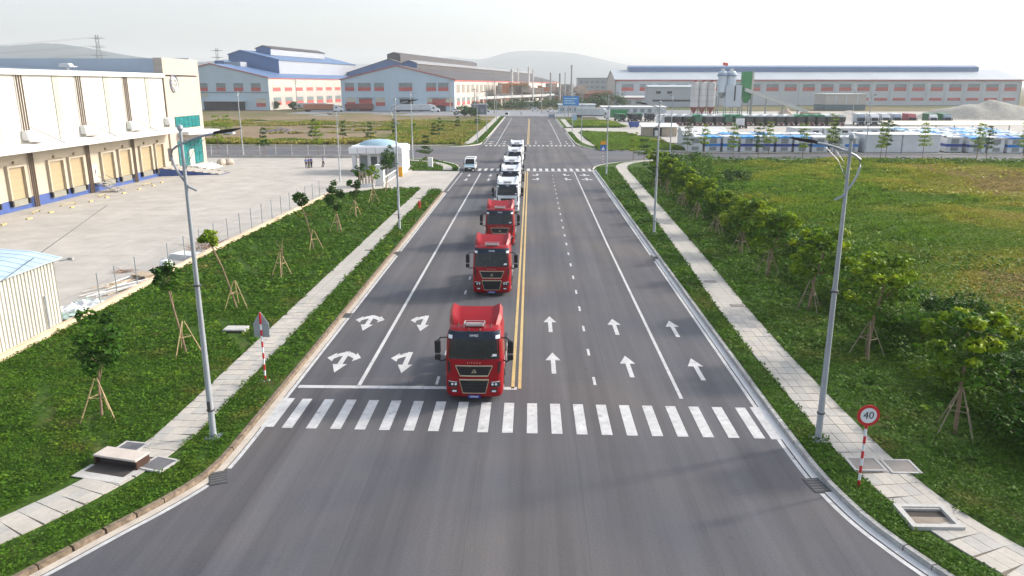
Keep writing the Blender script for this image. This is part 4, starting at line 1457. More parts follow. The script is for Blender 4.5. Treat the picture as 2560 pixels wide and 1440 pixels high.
CG = thing('conveyor_gallery', 'long pale covered gallery on trestles crossing before the steel mill', 'gallery', (-40, 470, 0))
MB().loft([[(7.6, -1.2, 5.2), (7.6, 1.2, 5.2), (7.6, 1.2, 6.7), (7.6, -1.2, 6.7)], [(56, 60, 6.4), (56, 62.4, 6.4), (56, 62.4, 7.9), (56, 60, 7.9)]]).build('gallery', M_canopy, CG)
MB().box(-2.5, 7.5, -5, 1, 4.6, 9.6).build('head_house', mat('head_grey', (.40, .41, .42), .7, .08, 5), CG)
for k in range(12):
    t = k / 12
    MB().box(3 + 53 * t - .25, 3 + 53 * t + .25, 61 * t - .25, 61 * t + .25, 0, 5.2 + t).build('trestle', M_mill, CG)
for k, (x, zt, y, r0) in enumerate([(-12.0, 23.3, 500, .9), (-8.2, 24.3, 512, .5), (-1.4, 25.0, 516, .75), (1.4, 23.4, 500, .5), (12.6, 21.2, 505, .6), (18.6, 20.8, 508, .7), (21.8, 21.4, 505, .35), (26.5, 26.0, 516, .75)]):
    ch = thing('chimney', '%s slim steel mill chimney counted from the left' % ORD[k], 'chimney', (x, y, 0), group='mill chimneys')
    MB().tube([(0, 0, 0), (0, 0, zt - .6), (0, 0, zt)], [r0, r0 * .92, r0 * .95], 10).build('stack', mat('stack_pale', (.62, .60, .58), .6, .1, 4) if k < 4 else mat('stack_grey', (.36, .36, .36), .6, .1, 4), ch)
    MB().tube([(0, 0, zt - 1.5), (0, 0, zt - 1.2)], [r0 * 1.15, r0 * 1.15], 10).build('collar', M_mill3, ch)
OF = thing('distant_office_block', 'long hazy grey office block behind the steel mill', 'building', (38, 640, 0))
MB().box(0, 36, 0, 20, 0, 18.5).build('wall', mat('office_grey', (.36, .38, .40), .7, .06, 6), OF)
for r_ in range(4):
    for c_ in range(8):
        MB().box(1.5 + c_ * 4.3, 4.3 + c_ * 4.3, -.12, -.01, 3 + r_ * 4, 4.8 + r_ * 4).build('window', M_panegrey, OF)
MB().box(-.5, 36.5, -.5, 20.5, 18.5, 19.2).build('roof', mat('office_roof', (.30, .31, .33), .8, .05, 5), OF)
for k, (x, y, w_, h_) in enumerate([(28, 560, 16, 7.5), (44, 566, 18, 8.0)]):
    o = thing('red_shed', ['nearer low red brick shed right of the mill chimneys', 'farther low red shed before the hazy office block'][k], 'shed', (x, y, 0))
    MB().box(0, w_, 0, 10, 0, h_).build('wall', mat('brick_red', (.40, .15, .11), .8, .15, 3), o)
    MB().prism([(-.4, h_), (10.4, h_), (5, h_ + 1.8)], 'x', -.4, w_ + .4).build('roof', M_mill2, o)
# low pale roofs around the far crossing
for k, (x, y, w_, d_, h_, lab, m2) in enumerate([
        (34, 372, 30, 12, 3.2, 'long low pale roofed shed beyond the far crossing at the right', M_canopy),
        (14, 390, 18, 10, 3.8, 'low grey canopy building behind the blue road sign', MATS['roof_pale_grey']),
        (-8, 474, 14, 6, 3.4, 'small cream hut in the trees at the end of the road', M_wallwhite),
        (-28, 372, 7, 5, 4.2, 'dark grey booth at the far left street corner', mat('booth_slate', (.12, .14, .17), .6, .1, 2))]):
    o = thing('low_building', lab, 'building', (x, y, 0))
    MB().box(0, w_, 0, d_, 0, h_).build('wall', MATS['long_wall_grey'] if k != 3 else m2, o)
    MB().prism([(-.5, h_), (d_ + .5, h_ + .3), (d_ + .5, h_ + .6), (-.5, h_ + .35)], 'x', -.5, w_ + .5).build('roof', m2, o)
    for j in range(int(w_ // 3.4)):
        MB().box(.8 + j * 3.4, 2.6 + j * 3.4, -.08, -.01, .9, min(2.6, h_ - .6)).build('window', M_panegrey, o)
# roadside shack
sk = thing('roadside_shack', 'tan shack with white sheet roof on the grass before the parked lorries', 'shack', (30.6, 212, 0))
M_tan = mat('tan_boards', (.42, .36, .28), .85, .15, 1.5)
for k in range(9):
    MB().box(.1 + k * .95, 1.0 + k * .95, 0, .15, .1, 2.5).build('board', M_tan, sk)
MB().box(0, 9, .3, 5, 0, 2.5).build('body', M_tan, sk)
MB().prism([(-.8, 2.45), (5.6, 3.2), (5.6, 3.3), (-.8, 2.55)], 'x', -.6, 9.6).build('roof', M_canopy, sk)
MB().box(2.6, 5.0, -.04, .02, .1, 2.2).build('opening', M_dark, sk)
MB().box(3.0, 4.2, -.6, -.05, .1, 1.6).build('fridge', M_canopy, sk)

# ---------------------------------------------------------------- lattice pylons on the skyline


def pylon(x, y, h, lab):
    p = thing('transmission_pylon', lab, 'pylon', (x, y, -1), R(20), group='skyline pylons')
    mp_ = mat('pylon_steel', (.13, .14, .15), .6, .1, 5)
    wb, wt = h * .11, h * .022
    lv = [0, .18, .34, .48, .6, .7, .8, .9, 1.0]
    W = [wb + (wt - wb) * min(1, t * 1.25) for t in lv]
    for sx in (-1, 1):
        for sy_ in (-1, 1):
            MB().tube([(sx * w_ / 1, sy_ * w_, t * h) for t, w_ in zip(lv, W)], .26, 4).build('leg', mp_, p)
    br = MB()
    for i in range(len(lv) - 1):
        for a, c in (((-1, -1), (1, -1)), ((1, -1), (1, 1)), ((1, 1), (-1, 1)), ((-1, 1), (-1, -1))):
            br.cyl((a[0] * W[i], a[1] * W[i], lv[i] * h), (c[0] * W[i + 1], c[1] * W[i + 1], lv[i + 1] * h), .15, n=3)
            br.cyl((c[0] * W[i], c[1] * W[i], lv[i] * h), (a[0] * W[i + 1], a[1] * W[i + 1], lv[i + 1] * h), .15, n=3)
    br.build('bracing', mp_, p)
    for t in (.66, .8, .94):
        for s_ in (-1, 1):
            MB().tube([(0, 0, t * h), (s_ * h * .13, 0, t * h + .5), ], [.7, .15], 4).build('cross_arm', mp_, p)
    return p


pylon(-602, 1100, 82, 'nearer lattice pylon on the skyline above the dock warehouse roof')
pylon(-436, 1100, 64.5, 'fainter lattice pylon on the skyline between dock tower and blue factory')
cb = MB()
for z in (56, 67, 78):
    for o_ in (-9, 9):
        pts = []
        for t in np.linspace(0, 1, 14):
            pts.append((-602 + o_ - 900 * t, 1100 + 220 * t, z - 60 * t * (1 - t)))
        cb.tube(pts, .12, 3)
wires = cb.build('power_lines', MATS['pylon_steel'])
tag(wires, 'thin power lines strung from the nearer pylon to the left', 'cable')
# ================================================================== VEHICLES
M_mesh = mat('grille_black', (.012, .012, .014), .5, .2, .3)
M_chassis = mat('chassis_grey', (.05, .05, .055), .6, .2, 1.)


def interp(tab, z):
    return float(np.interp(z, [t[0] for t in tab], [t[1] for t in tab]))


YF = [(.24, .10), (.34, .02), (.6, .0), (1.05, .0), (1.2, .03), (1.9, .07), (2.0, .10), (2.85, .27), (3.0, .34), (3.12, .44), (3.2, .60), (3.26, .95)]
HW = [(.24, 1.18), (.34, 1.23), (.6, 1.25), (1.9, 1.25), (2.0, 1.245), (2.85, 1.20), (3.0, 1.17), (3.12, 1.13), (3.2, 1.06), (3.26, .95)]


def front(x, z, off=0.):
    hw, yf, r = interp(HW, z), interp(YF, z), .30
    ax = abs(x)
    y = yf + .07 * (ax / hw) ** 2
    if ax > hw - r:
        t = min(ax - (hw - r), r * .999)
        y += r - math.sqrt(r * r - t * t)
    return (x, y - off, z)


def patch(name, m, parent, zs, hw_of, off=.012, n=12, x_lo=None, thick=.03):
    """panel that follows the curved cab front: half width hw_of(z), or x from x_lo(z) to hw_of(z)"""
    rows = []
    for z in zs:
        a = hw_of(z)
        lo = -a if x_lo is None else x_lo(z)
        rows.append([front(lo + (a - lo) * i / n, z, off) for i in range(n + 1)])
    b = MB()
    k = n + 1
    vs = [p for r in rows for p in r]
    fs = [(i * k + j, i * k + j + 1, (i + 1) * k + j + 1, (i + 1) * k + j) for i in range(len(rows) - 1) for j in range(n)]
    b.add(vs, fs)
    # skirt so that the panel has thickness
    loop = rows[0] + [r[-1] for r in rows[1:]] + rows[-1][::-1][1:] + [r[0] for r in rows[::-1][1:-1]]
    b.loft([loop, [(p[0], p[1] + thick, p[2]) for p in loop]], cap=False)
    return b.build(name, m, parent, smooth=True)


def make_tractor():
    t = thing('tractor_truck', 'x', 'truck', (0, 0, 0))
    zs = [.24, .3, .36, .6, .85, 1.05, 1.2, 1.5, 1.9, 2.0, 2.3, 2.6, 2.85, 3.0, 3.08, 3.15, 3.2, 3.24, 3.26]
    rings = []
    for z in zs:
        hw = interp(HW, z)
        xs = [-hw, -hw * .985, -hw + .05, -hw + .11, -hw + .2, -hw + .3, -.5, 0, .5, hw - .3, hw - .2, hw - .11, hw - .05, hw * .985, hw]
        ring = [front(x, z) for x in xs]
        ring = [(-hw, 2.32, z)] + [(-hw, 1.2, z)] + ring + [(hw, 1.2, z), (hw, 2.32, z)]
        rings.append(ring)
    b = MB()
    b.loft(rings)
    cab = b.build('cab', M_redpaint, t, smooth=True)
    patch('windscreen', M_glass, t, [1.98, 2.1, 2.3, 2.5, 2.7, 2.86], lambda z: 1.10 - .03 * (z - 2), .014)
    v = patch('sun_visor', mat('visor_dark', (.012, .02, .035), .25, .1, 1.), t, [2.84, 2.95, 3.05, 3.13], lambda z: 1.14 - .12 * max(0, z - 2.95), .07, thick=.08)
    text_mesh('lettering', 'VIMID', .15, M_letter, v, loc=(0, front(0, 2.99, .09)[1], 2.99), rot=(R(72), 0, 0))
    for s in (-1, 1):
        patch('marker_lamp', M_lens, t, [2.86, 2.93, 2.99], lambda z, s=s: s * .93 if s < 0 else 1.11, .085, 4, x_lo=lambda z, s=s: -1.11 if s < 0 else .93, thick=.06)
    gu = patch('upper_grille', M_mesh, t, [1.24, 1.4, 1.55, 1.68], lambda z: .60 + .19 * (z - 1.24) / .44, .018)
    gl_ = patch('lower_grille', M_mesh, t, [.46, .65, .85, 1.04], lambda z: .50 + .14 * (z - .46) / .58, .018)
    for k in range(3):
        z = .58 + k * .14
        a = .50 + .14 * (z - .46) / .58
        MB().tube([front(-a * .97 + 2 * a * .97 * i / 8, z, .02) for i in range(9)], .012, 4).build('slat', M_black, gl_)

    def frame(parent, z0, z1, a0, a1, top_r, bot_r, side_r):
        MB().tube([front(-a1 + 2 * a1 * i / 10, z1, .03) for i in range(11)], top_r, 6).build('trim', M_gold, parent)
        MB().tube([front(-a0 + 2 * a0 * i / 10, z0, .03) for i in range(11)], bot_r, 6).build('trim', M_gold, parent)
        for s in (-1, 1):
            MB().tube([front(s * (a0 + (a1 - a0) * i / 4), z0 + (z1 - z0) * i / 4, .03) for i in range(5)], side_r, 6).build('trim', M_gold, parent)
    frame(gu, 1.24, 1.69, .61, .80, .030, .034, .014)
    frame(gl_, .455, 1.075, .49, .64, .034, .018, .014)
    e = MB()
    for pts in ([(-.085, 1.40), (-.03, 1.53), (.03, 1.53), (.085, 1.40)], [(-.11, 1.39), (.11, 1.39)], [(-.05, 1.45), (.05, 1.45)]):
        e.tube([front(x, z, .035) for x, z in pts], .014, 5)
    e.build('emblem', M_gold, gu)
    text_mesh('lettering', 'SITRAK', .105, M_rosegold, t, loc=(0, front(0, 1.82, .018)[1], 1.82), rot=(R(86), 0, 0), spacing=1.45, xs=1.35)
    pl = MB().box(-.27, .27, -.03, .01, .225, .36).build('number_plate', M_plate, t)
    text_mesh('lettering', 'SITRAK', .115, M_letter, pl, loc=(0, -.034, .292), extrude=.002)
    for s in (-1, 1):
        lo, hi = (lambda z, s=s: -1.13 if s < 0 else .70), (lambda z, s=s: -.70 if s < 0 else 1.13)
        h = patch('headlight', mat('lamp_housing', (.03, .03, .034), .2, .1, 1.), t, [.72, .85, .97], hi, .012, 5, x_lo=lo)
        for dx in (.80, .95):
            c = front(s * dx, .86, .02)
            MB().cyl((c[0], c[1] + .03, c[2]), (c[0], c[1] - .015, c[2]), .052, n=8).build('projector', M_lens, h)
        MB().tube([front(s * x, .955 + .01 * i, .02) for i, x in enumerate((.74, .9, 1.05, 1.11))], .015, 4).build('day_light', M_lens, h)
        fz = patch('fog_lamp', mat('lamp_housing', (.03, .03, .034)), t, [.48, .56, .64], (lambda z, s=s: -.72 + .05 * (z - .48) if s < 0 else 1.0), .012, 4, x_lo=(lambda z, s=s: -1.0 if s < 0 else .72))
        MB().cbox(front(s * .86, .54, .02), (.18, .03, .07)).build('lens', M_lens, fz)
        patch('corner_vent', M_black, t, [1.36, 1.55, 1.75, 1.86], (lambda z, s=s: -1.02 - .06 * (z - 1.4) if s < 0 else 1.12 + .06 * (z - 1.4)), .014, 3, x_lo=(lambda z, s=s: -1.12 - .06 * (z - 1.4) if s < 0 else 1.02 + .06 * (z - 1.4)))
        # mirrors
        mi = MB()
        mi.loft([[(s * (1.43 + .02), .12, z0) for _ in range(1)] for z0 in (0,)], cap=False) if False else None
        mi.box(min(s * 1.44, s * 1.70), max(s * 1.44, s * 1.70), .10, .30, 2.22, 2.80)
        mo = mi.build('mirror', M_black, t, bevel=.06, seg=2)
        MB().box(min(s * 1.45, s * 1.70), max(s * 1.45, s * 1.70), .10, .30, 1.92, 2.17).build('wide_mirror', M_black, mo, bevel=.05, seg=2)
        MB().tube([(s * 1.18, .42, 2.86), (s * 1.42, .2, 2.92), (s * 1.55, .2, 2.8)], .035, 5).build('arm', M_black, mo)
        MB().tube([(s * 1.22, .42, 1.86), (s * 1.42, .22, 1.84), (s * 1.55, .2, 1.93)], .035, 5).build('arm', M_black, mo)
        # door
        x0, x1 = (1.247, 1.262) if s > 0 else (-1.262, -1.247)
        d = MB().add([(x0, .62, .75), (x0, 1.62, .75), (x0, 1.62, 1.92), (x0, .62, 1.92), (x1, .62, .75), (x1, 1.62, .75), (x1, 1.62, 1.92), (x1, .62, 1.92)],
                     [(0, 3, 2, 1), (4, 5, 6, 7), (0, 1, 5, 4), (1, 2, 6, 5), (2, 3, 7, 6), (3, 0, 4, 7)]).build('door', M_redpaint, t)
        MB().add([(s * 1.252, .72, 2.0), (s * 1.252, 1.55, 2.0), (s * 1.212, 1.55, 2.74), (s * 1.214, .88, 2.74)], [(0, 1, 2, 3)]).build('side_window', M_glass, d)
        MB().cbox((s * 1.275, 1.5, 1.72), (.03, .18, .05)).build('handle', M_black, d)
        for k in range(3):
            MB().cbox((s * 1.235, .95, .38 + k * .18), (.06, .5, .04)).build('step', M_chrome, t)
        # wheel arch and front wheel
        MB().tube([(s * 1.24, 1.42 + .58 * math.cos(a), .52 + .58 * math.sin(a)) for a in np.linspace(0, math.pi, 10)], .05, 5).build('wheel_arch', M_black, t)
        for y, xx, w_ in ((1.42, 1.06, .32), (4.55, 1.0, .5), (5.9, 1.0, .5)):
            wh_ = MB().wheel_shape((s * xx, y, .52), .52, w_).build('wheel', M_rubber, t, smooth=True)
            MB().cyl((s * (xx + w_ / 2 - .06), y, .52), (s * (xx + w_ / 2 + .015), y, .52), .29, .25, 12).build('rim', M_chrome, wh_)
        MB().box(min(s * .95, s * 1.22), max(s * .95, s * 1.22), 2.75, 3.85, .42, 1.02).build('fuel_tank', mat('tank_alloy', (.50, .50, .50), .35, .1, 1, metal=.6), t, bevel=.08)
        MB().box(min(s * 1.16, s * 1.2), max(s * 1.16, s * 1.2), 2.34, 3.2, .9, 2.9).build('side_deflector', M_redpaint, t, bevel=.015)
        MB().box(min(s * .3, s * .42), max(s * .3, s * .42), 2.0, 6.6, .72, .98).build('chassis_rail', M_chassis, t)
        MB().loft([[(s * .72, 3.95 + .0, 1.06), (s * 1.26, 3.95, 1.06), (s * 1.26, 3.95, 1.09), (s * .72, 3.95, 1.09)], [(s * .72, 6.5, 1.06), (s * 1.26, 6.5, 1.06), (s * 1.26, 6.5, 1.09), (s * .72, 6.5, 1.09)]]).build('mudguard', M_black, t)
    MB().box(-1.0, 1.0, .25, .9, .3, .6).build('underbody', M_chassis, t)
    # fifth wheel and catwalk
    MB().cyl((0, 5.1, 1.08), (0, 5.1, 1.16), .48, n=16).build('fifth_wheel', M_chassis, t)
    MB().box(-.5, .5, 2.5, 3.9, 1.0, 1.05).build('catwalk', M_stainless, t)
    MB().box(-.25, .25, 2.36, 2.6, 1.0, 2.3).build('air_stack', M_chassis, t)
    # roof deflector: rises to the back, edges proud of a dished middle
    nx, ny = 18, 9
    V, Fc = [], []
    for j in range(ny + 1):
        v_ = j / ny
        y = .98 + v_ * 1.36
        hw = 1.02 + .16 * min(1, v_ * 2.2)
        for i in range(nx + 1):
            u = -1 + 2 * i / nx
            ramp = .50 * (v_ ** .85)
            edge = max(0, (abs(u) - .70) / .30)
            bump_ = .13 * math.sin(min(1, edge * 1.6) * math.pi / 2) * min(1, v_ * 3)
            fall = -.20 * max(0, (abs(u) - .93) / .07)
            V.append((u * hw, y, 3.235 + ramp + bump_ + fall - .03 * (1 - abs(u)) * v_))
    for j in range(ny):
        for i in range(nx):
            Fc.append((j * (nx + 1) + i, j * (nx + 1) + i + 1, (j + 1) * (nx + 1) + i + 1, (j + 1) * (nx + 1) + i))
    b = MB().add(V, Fc)
    for s_ in (0, nx):
        top = [V[j * (nx + 1) + s_] for j in range(ny + 1)]
        b.quadstrip(top, [(p[0], p[1], 3.1) for p in top])
    back = V[-(nx + 1):]
    b.quadstrip(back, [(p[0], p[1], 3.1) for p in back])
    df = b.build('roof_deflector', M_redpaint, t, smooth=True)
    hatch = MB().box(-.40, .40, .70, 1.02, 3.25, 3.36).build('roof_hatch', mat('hatch_silver', (.48, .46, .44), .4, .1, .5, metal=.4), t, bevel=.03)
    for s in (-1, 1):
        MB().tube([(s * .45, .68, 3.2), (s * .45, .68, 3.4), (s * .43, 1.05, 3.42), (s * .43, 1.05, 3.3)], .02, 5).build('guard_bar', M_chrome, hatch)
    MB().tube([(-.45, .68, 3.4), (.45, .68, 3.4)], .02, 5).build('guard_bar', M_chrome, hatch)
    MB().tube([(-.43, 1.05, 3.42), (.43, 1.05, 3.42)], .02, 5).build('guard_bar', M_chrome, hatch)
    for s in (-1, 1):
        MB().tube([(s * .72, .66, 3.17), (s * .72, .9, 3.27), (s * .72, 1.1, 3.30)], .018, 4).build('roof_seam', M_black, t)
        MB().tube([(s * .24, .5, 3.15), (s * .24, .6, 3.21)], .016, 4).build('roof_seam', M_black, t)
    dm_ = patch('windscreen_papers', M_letter, t, [2.10, 2.14, 2.2], lambda z: .98, .022, 4, x_lo=lambda z: .80 if z > 2.12 else .74, thick=.005)
    for s in (-.45, .35):
        MB().tube([front(s, 1.97, .03), front(s + .3, 2.03, .035), front(s + .62, 2.06, .035)], .012, 4).build('wiper', M_black, t)
    return t


proto = make_tractor()
TR = [(30.95, -2.38), (48.3, -2.47), (63.9, -2.55), (81.6, -2.42), (94.7, -2.46), (106.4, -2.56), (123.4, -2.48), (139.3, -2.44)]
TL = ['red tractor truck leading the convoy at the zebra crossing', 'second red tractor truck of the convoy, behind the leader', 'last red tractor truck in the convoy, just before the white ones',
      'first white tractor truck right behind the red trucks', 'second white tractor truck of the convoy', 'third white tractor truck in the middle of the white ones', 'fourth white tractor truck, inside the street crossing', 'rearmost white tractor truck at the tail of the convoy']
TRUCKS = [proto]
for k in range(1, 8):
    TRUCKS.append(copy_tree(proto, None, None if k < 3 else {'red_truck_paint': M_whitepaint, 'gold_trim': M_chrome, 'rose_lettering': M_ink}))
for t, (y, x), lab in zip(TRUCKS, TR, TL):
    t.location = (x, y, 0)
    tag(t, lab, 'truck', 'convoy of tractor trucks in the left lane')

# ---------------------------------------------------------------- white and aqua minivan
mv = thing('minivan', 'white minivan with pale blue front waiting at the left side street', 'van', (-9.75, 123.6, 0))
M_vanw = mat('van_white', (.72, .74, .75), .35, .05, 1., coat=.4)
prof = [(0, .35), (-.02, .75), (.35, 1.05), (1.0, 1.85), (1.6, 2.02), (4.3, 2.02), (4.6, 1.9), (4.65, .4), (4.2, .28), (.3, .28)]
b = MB()
b.loft([[(s * w_, y, z) for y, z in prof] for s, w_ in ((-1, .80), (-1, .86), (1, .86), (1, .80))] if False else [[(-.86, y, z) for y, z in prof], [(.86, y, z) for y, z in prof]])
b.build('body', M_vanw, mv, bevel=.07, seg=2)
MB().add([(-.74, .36, 1.12), (.74, .36, 1.12), (.66, .97, 1.86), (-.66, .97, 1.86)], [(0, 1, 2, 3)]).build('windscreen', M_glass, mv, loc=(0, -.03, .03))
MB().add([(-.78, -.035, .62), (.78, -.035, .62), (.78, .30, 1.04), (-.78, .30, 1.04)], [(0, 1, 2, 3)]).build('bonnet_panel', mat('aqua_panel', (.16, .46, .55), .4, .05, 1), mv, loc=(0, -.01, .02))
MB().box(-.8, .8, -.1, .1, .3, .58).build('bumper', M_black, mv, bevel=.04)
MB().box(-.25, .25, -.13, -.1, .38, .5).build('number_plate', M_letter, mv)
MB().box(-.7, .7, 1.5, 2.6, 2.03, 2.05).build('roof_window', M_glass, mv)
for s in (-1, 1):
    MB().box(min(s * .55, s * .8), max(s * .55, s * .8), -.06, .02, .62, .8).build('headlight', M_lens, mv)
    MB().box(min(s * .862, s * .872), max(s * .862, s * .872), 1.2, 4.2, 1.2, 1.75).build('side_window', M_glass, mv)
    MB().box(min(s * .9, s * 1.05), max(s * .9, s * 1.05), .6, .72, 1.1, 1.3).build('mirror', M_black, mv)
    for y in (.85, 3.8):
        w_ = MB().wheel_shape((s * .76, y, .31), .31, .2).build('wheel', M_rubber, mv)
        MB().cyl((s * .84, y, .31), (s * .875, y, .31), .18, n=10).build('rim', M_chrome, w_)


# ---------------------------------------------------------------- lorries of the middle distance
def make_lorry(name, lab, paint, body, kind='container', L=8.0, group=None, rear=False):
    """small scale lorry, nose at y=0 pointing to -y, cargo behind"""
    t = thing(name, lab, 'lorry', group=group)
    cabp = [(0, .45), (0, 1.5), (.22, 2.75), (.5, 3.0), (1.9, 3.05), (1.9, .45)]
    MB().loft([[(-1.2, y, z) for y, z in cabp], [(1.2, y, z) for y, z in cabp]]).build('cab', paint, t, bevel=.08)
    MB().add([(-1.08, -.02, 1.6), (1.08, -.02, 1.6), (1.02, .18, 2.7), (-1.02, .18, 2.7)], [(0, 1, 2, 3)]).build('windscreen', M_glass, t, loc=(0, -.03, 0))
    MB().box(-.8, .8, -.06, .0, .65, 1.35).build('grille', M_mesh, t)
    MB().box(-1.18, 1.18, -.12, .1, .42, .66).build('bumper', M_chassis, t)
    for s in (-1, 1):
        MB().box(min(s * .85, s * 1.15), max(s * .85, s * 1.15), -.09, -.02, .72, .95).build('headlight', M_lens, t)
        MB().box(min(s * 1.28, s * 1.5), max(s * 1.28, s * 1.5), .1, .25, 1.7, 2.5).build('mirror', M_black, t)
        for y in (1.0, L - 2.2, L - .9):
            MB().wheel_shape((s * 1.0, y, .5), .5, .34, 10).build('wheel', M_rubber, t)
    MB().box(-.5, .5, 1.5, L, .6, .95).build('chassis', M_chassis, t)
    if kind == 'container':
        MB().loft([[(-1.2, y, z) for y, z in ((.6, 3.05), (1.9, 3.75), (1.9, 3.05))], [(1.2, y, z) for y, z in ((.6, 3.05), (1.9, 3.75), (1.9, 3.05))]]).build('wind_deflector', paint, t)
        c = MB().box(-1.24, 1.24, 2.1, L, 1.05, 3.9).build('container', body, t)
        for k in range(int((L - 2.3) / .6)):
            for s in (-1, 1):
                MB().box(min(s * 1.24, s * 1.285), max(s * 1.24, s * 1.285), 2.25 + k * .6, 2.5 + k * .6, 1.15, 3.8).build('rib', body, c)
    elif kind == 'tipper':
        MB().loft([[(-1.15, 2.2, 1.1), (1.15, 2.2, 1.1), (1.15, L, 1.1), (-1.15, L, 1.1)], [(-1.25, 2.1, 2.9), (1.25, 2.1, 2.9), (1.25, L + .2, 2.9), (-1.25, L + .2, 2.9)]]).build('tipper_body', body, t)
        for k in range(6):
            for s in (-1, 1):
                y = 2.5 + k * (L - 3) / 5
                MB().box(min(s * 1.2, s * 1.3), max(s * 1.2, s * 1.3), y, y + .14, 1.1, 2.9).build('rib', body, t)
        MB().box(-1.0, 1.0, L + .0, L + .14, 1.05, 1.2).build('tail_bar', M_silored, t)
    return t


def place(o, x, y, rz, z=-.04):
    o.location = (x, y, z)
    o.rotation_euler = (0, 0, rz)
    return o


M_lwhite = mat('lorry_white', (.66, .67, .68), .5, .08, 2.)
M_lgrey = mat('lorry_grey_box', (.55, .58, .60), .6, .08, 2.)
M_lgreen = mat('lorry_green', (.03, .20, .07), .6, .1, 2.)
M_lred = mat('lorry_red', (.30, .04, .06), .5, .1, 2.)
M_lsilver = mat('lorry_slate', (.20, .25, .32), .5, .1, 2.)
M_tipper = mat('tipper_dark', (.045, .05, .05), .7, .2, 2.)
M_tipgreen = mat('tipper_green', (.05, .15, .09), .7, .2, 2.)
M_awnw = mat('awning_white', (.78, .82, .82), .7, .1, 1.5)
M_awng = mat('awning_green', (.03, .25, .13), .7, .12, 1.5)
lc = [('grey boxed container lorry at the left end of the row facing the lot', M_lsilver, M_lgrey, 113.0), ('white cabbed container lorry second in the row facing the lot', M_lwhite, M_lwhite, 117.6),
      ('half hidden pale container lorry third in the row facing the lot', M_lgrey, M_lgrey, 121.6), ('grey cabbed container lorry left of the red one', M_lsilver, M_lgrey, 125.8),
      ('dark red container lorry in the row facing the lot', M_lred, M_lred, 130.2), ('white cabbed lorry with green container', M_lwhite, M_lgreen, 137.6),
      ('grey lorry at the right end of the row facing the lot', M_lsilver, M_lgreen, 142.6)]
for lab, pm, bm_, x in lc:
    place(make_lorry('container_lorry', lab, pm, bm_, 'container', 11.5, 'container lorries parked facing the lot'), x, 270.5 + random.uniform(-.8, .8), R(-14))
# long row of tippers under awnings, tails to the camera
for k in range(18):
    x = 47.2 + k * 3.48
    g_ = k in (3, 6, 7)
    o = make_lorry('tipper_lorry', '%s dark tipper lorry from the left in the long parked row' % ORD[k], M_lwhite if k % 3 else M_lred, M_tipgreen if g_ else M_tipper, 'tipper', 7.6, 'dark tipper lorries parked in a long row')
    MB().prism([(-1.5, 3.05), (1.5, 3.05), (1.3, 3.5), (0, 3.75), (-1.3, 3.5)], 'y', 1.6, 6.6).build('tarpaulin', M_awng if g_ else (M_awnw if k < 13 or k > 15 else M_awng), o)
    for s in (-1, 1):
        MB().cbox((s * .6, 7.95, .95), (.35, .08, .16)).build('tail_lamp', M_lens, o)
    MB().box(-1.1, 1.1, 7.8, 7.9, .45, .75).build('rear_bumper', M_silored, o)
    place(o, x, 277.5, math.pi)
place(make_lorry('white_tractor', 'lone white lorry with open rear frame parked before the tipper row', M_lwhite, M_lwhite, 'none', 6.0), 68.0, 256.5, math.pi)
# group of dark lorries left of the row
for k, (x, y, rz, gm) in enumerate([(35.0, 300, 10, M_tipgreen), (39.4, 297, 6, M_tipper), (41.8, 303, 8, M_tipgreen), (46.0, 299, 4, M_tipper)]):
    place(make_lorry('tipper_lorry', ['leftmost dark green tipper lorry near the far verge', 'dark tipper lorry between two green ones near the far verge', 'second dark green tipper lorry near the far verge', 'dark grey tipper lorry at the right of the group near the far verge'][k], M_lgreen if gm is M_tipgreen else M_tipper, gm, 'tipper', 7.6, 'dark lorries near the far verge'), x, y, R(rz))
place(make_lorry('box_lorry', 'long pale box lorry parked across at the far right corner', M_lwhite, M_lgrey, 'container', 14., None), 33.5, 338, R(78))
place(make_lorry('white_lorry', 'white lorry with green load beside the far right corner', M_lwhite, M_lgreen, 'container', 9., None), 30.5, 322, R(-82))
wb = thing('white_container', 'tall white container at the left end of the tipper row', 'container', (45.3, 272.5, -.05))
MB().box(-1.3, 1.3, -2.4, 2.4, .2, 3.7).build('box', M_lwhite, wb, bevel=.03)
for k in range(5):
    MB().box(-1.1 + k * .5, -.9 + k * .5, -2.46, -2.4, .4, 3.5).build('rib', M_lwhite, wb)
# left: container lorries before the factories
M_cont_o = mat('container_orange', (.42, .17, .09), .6, .1, 3.)
M_cont_b = mat('container_brown', (.24, .075, .06), .6, .12, 3.)


def bonnet_tractor(parent, x0, m):
    """american style nose, pointing to +x"""
    MB().loft([[(x0, y, z) for y, z in ((-1.2, .5), (1.2, .5), (1.2, 2.6), (-1.2, 2.6))], [(x0 + .4, y, z) for y, z in ((-1.2, .5), (1.2, .5), (1.2, 3.7), (-1.2, 3.7))],
               [(x0 + 2.0, y, z) for y, z in ((-1.2, .5), (1.2, .5), (1.1, 3.5), (-1.1, 3.5))], [(x0 + 3.1, y, z) for y, z in ((-1.15, .5), (1.15, .5), (1.0, 2.2), (-1.0, 2.2))],
               [(x0 + 4.6, y, z) for y, z in ((-1.0, .5), (1.0, .5), (.9, 1.6), (-.9, 1.6))]]).build('cab', m, parent)
    MB().box(x0 + 1.0, x0 + 1.9, -1.24, -1.19, 1.8, 2.6).build('side_window', M_glass, parent)
    MB().add([(x0 + 2.12, -.9, 3.3), (x0 + 2.12, .9, 3.3), (x0 + 3.06, .9, 2.3), (x0 + 3.06, -.9, 2.3)], [(0, 1, 2, 3)]).build('windscreen', M_glass, parent, loc=(.03, 0, .04))
    for x in (x0 + .6, x0 + 3.8):
        for s in (-1, 1):
            MB().wheel_shape((x, s * 1.0, .5), .5, .34, 10, 'y').build('wheel', M_rubber, parent)


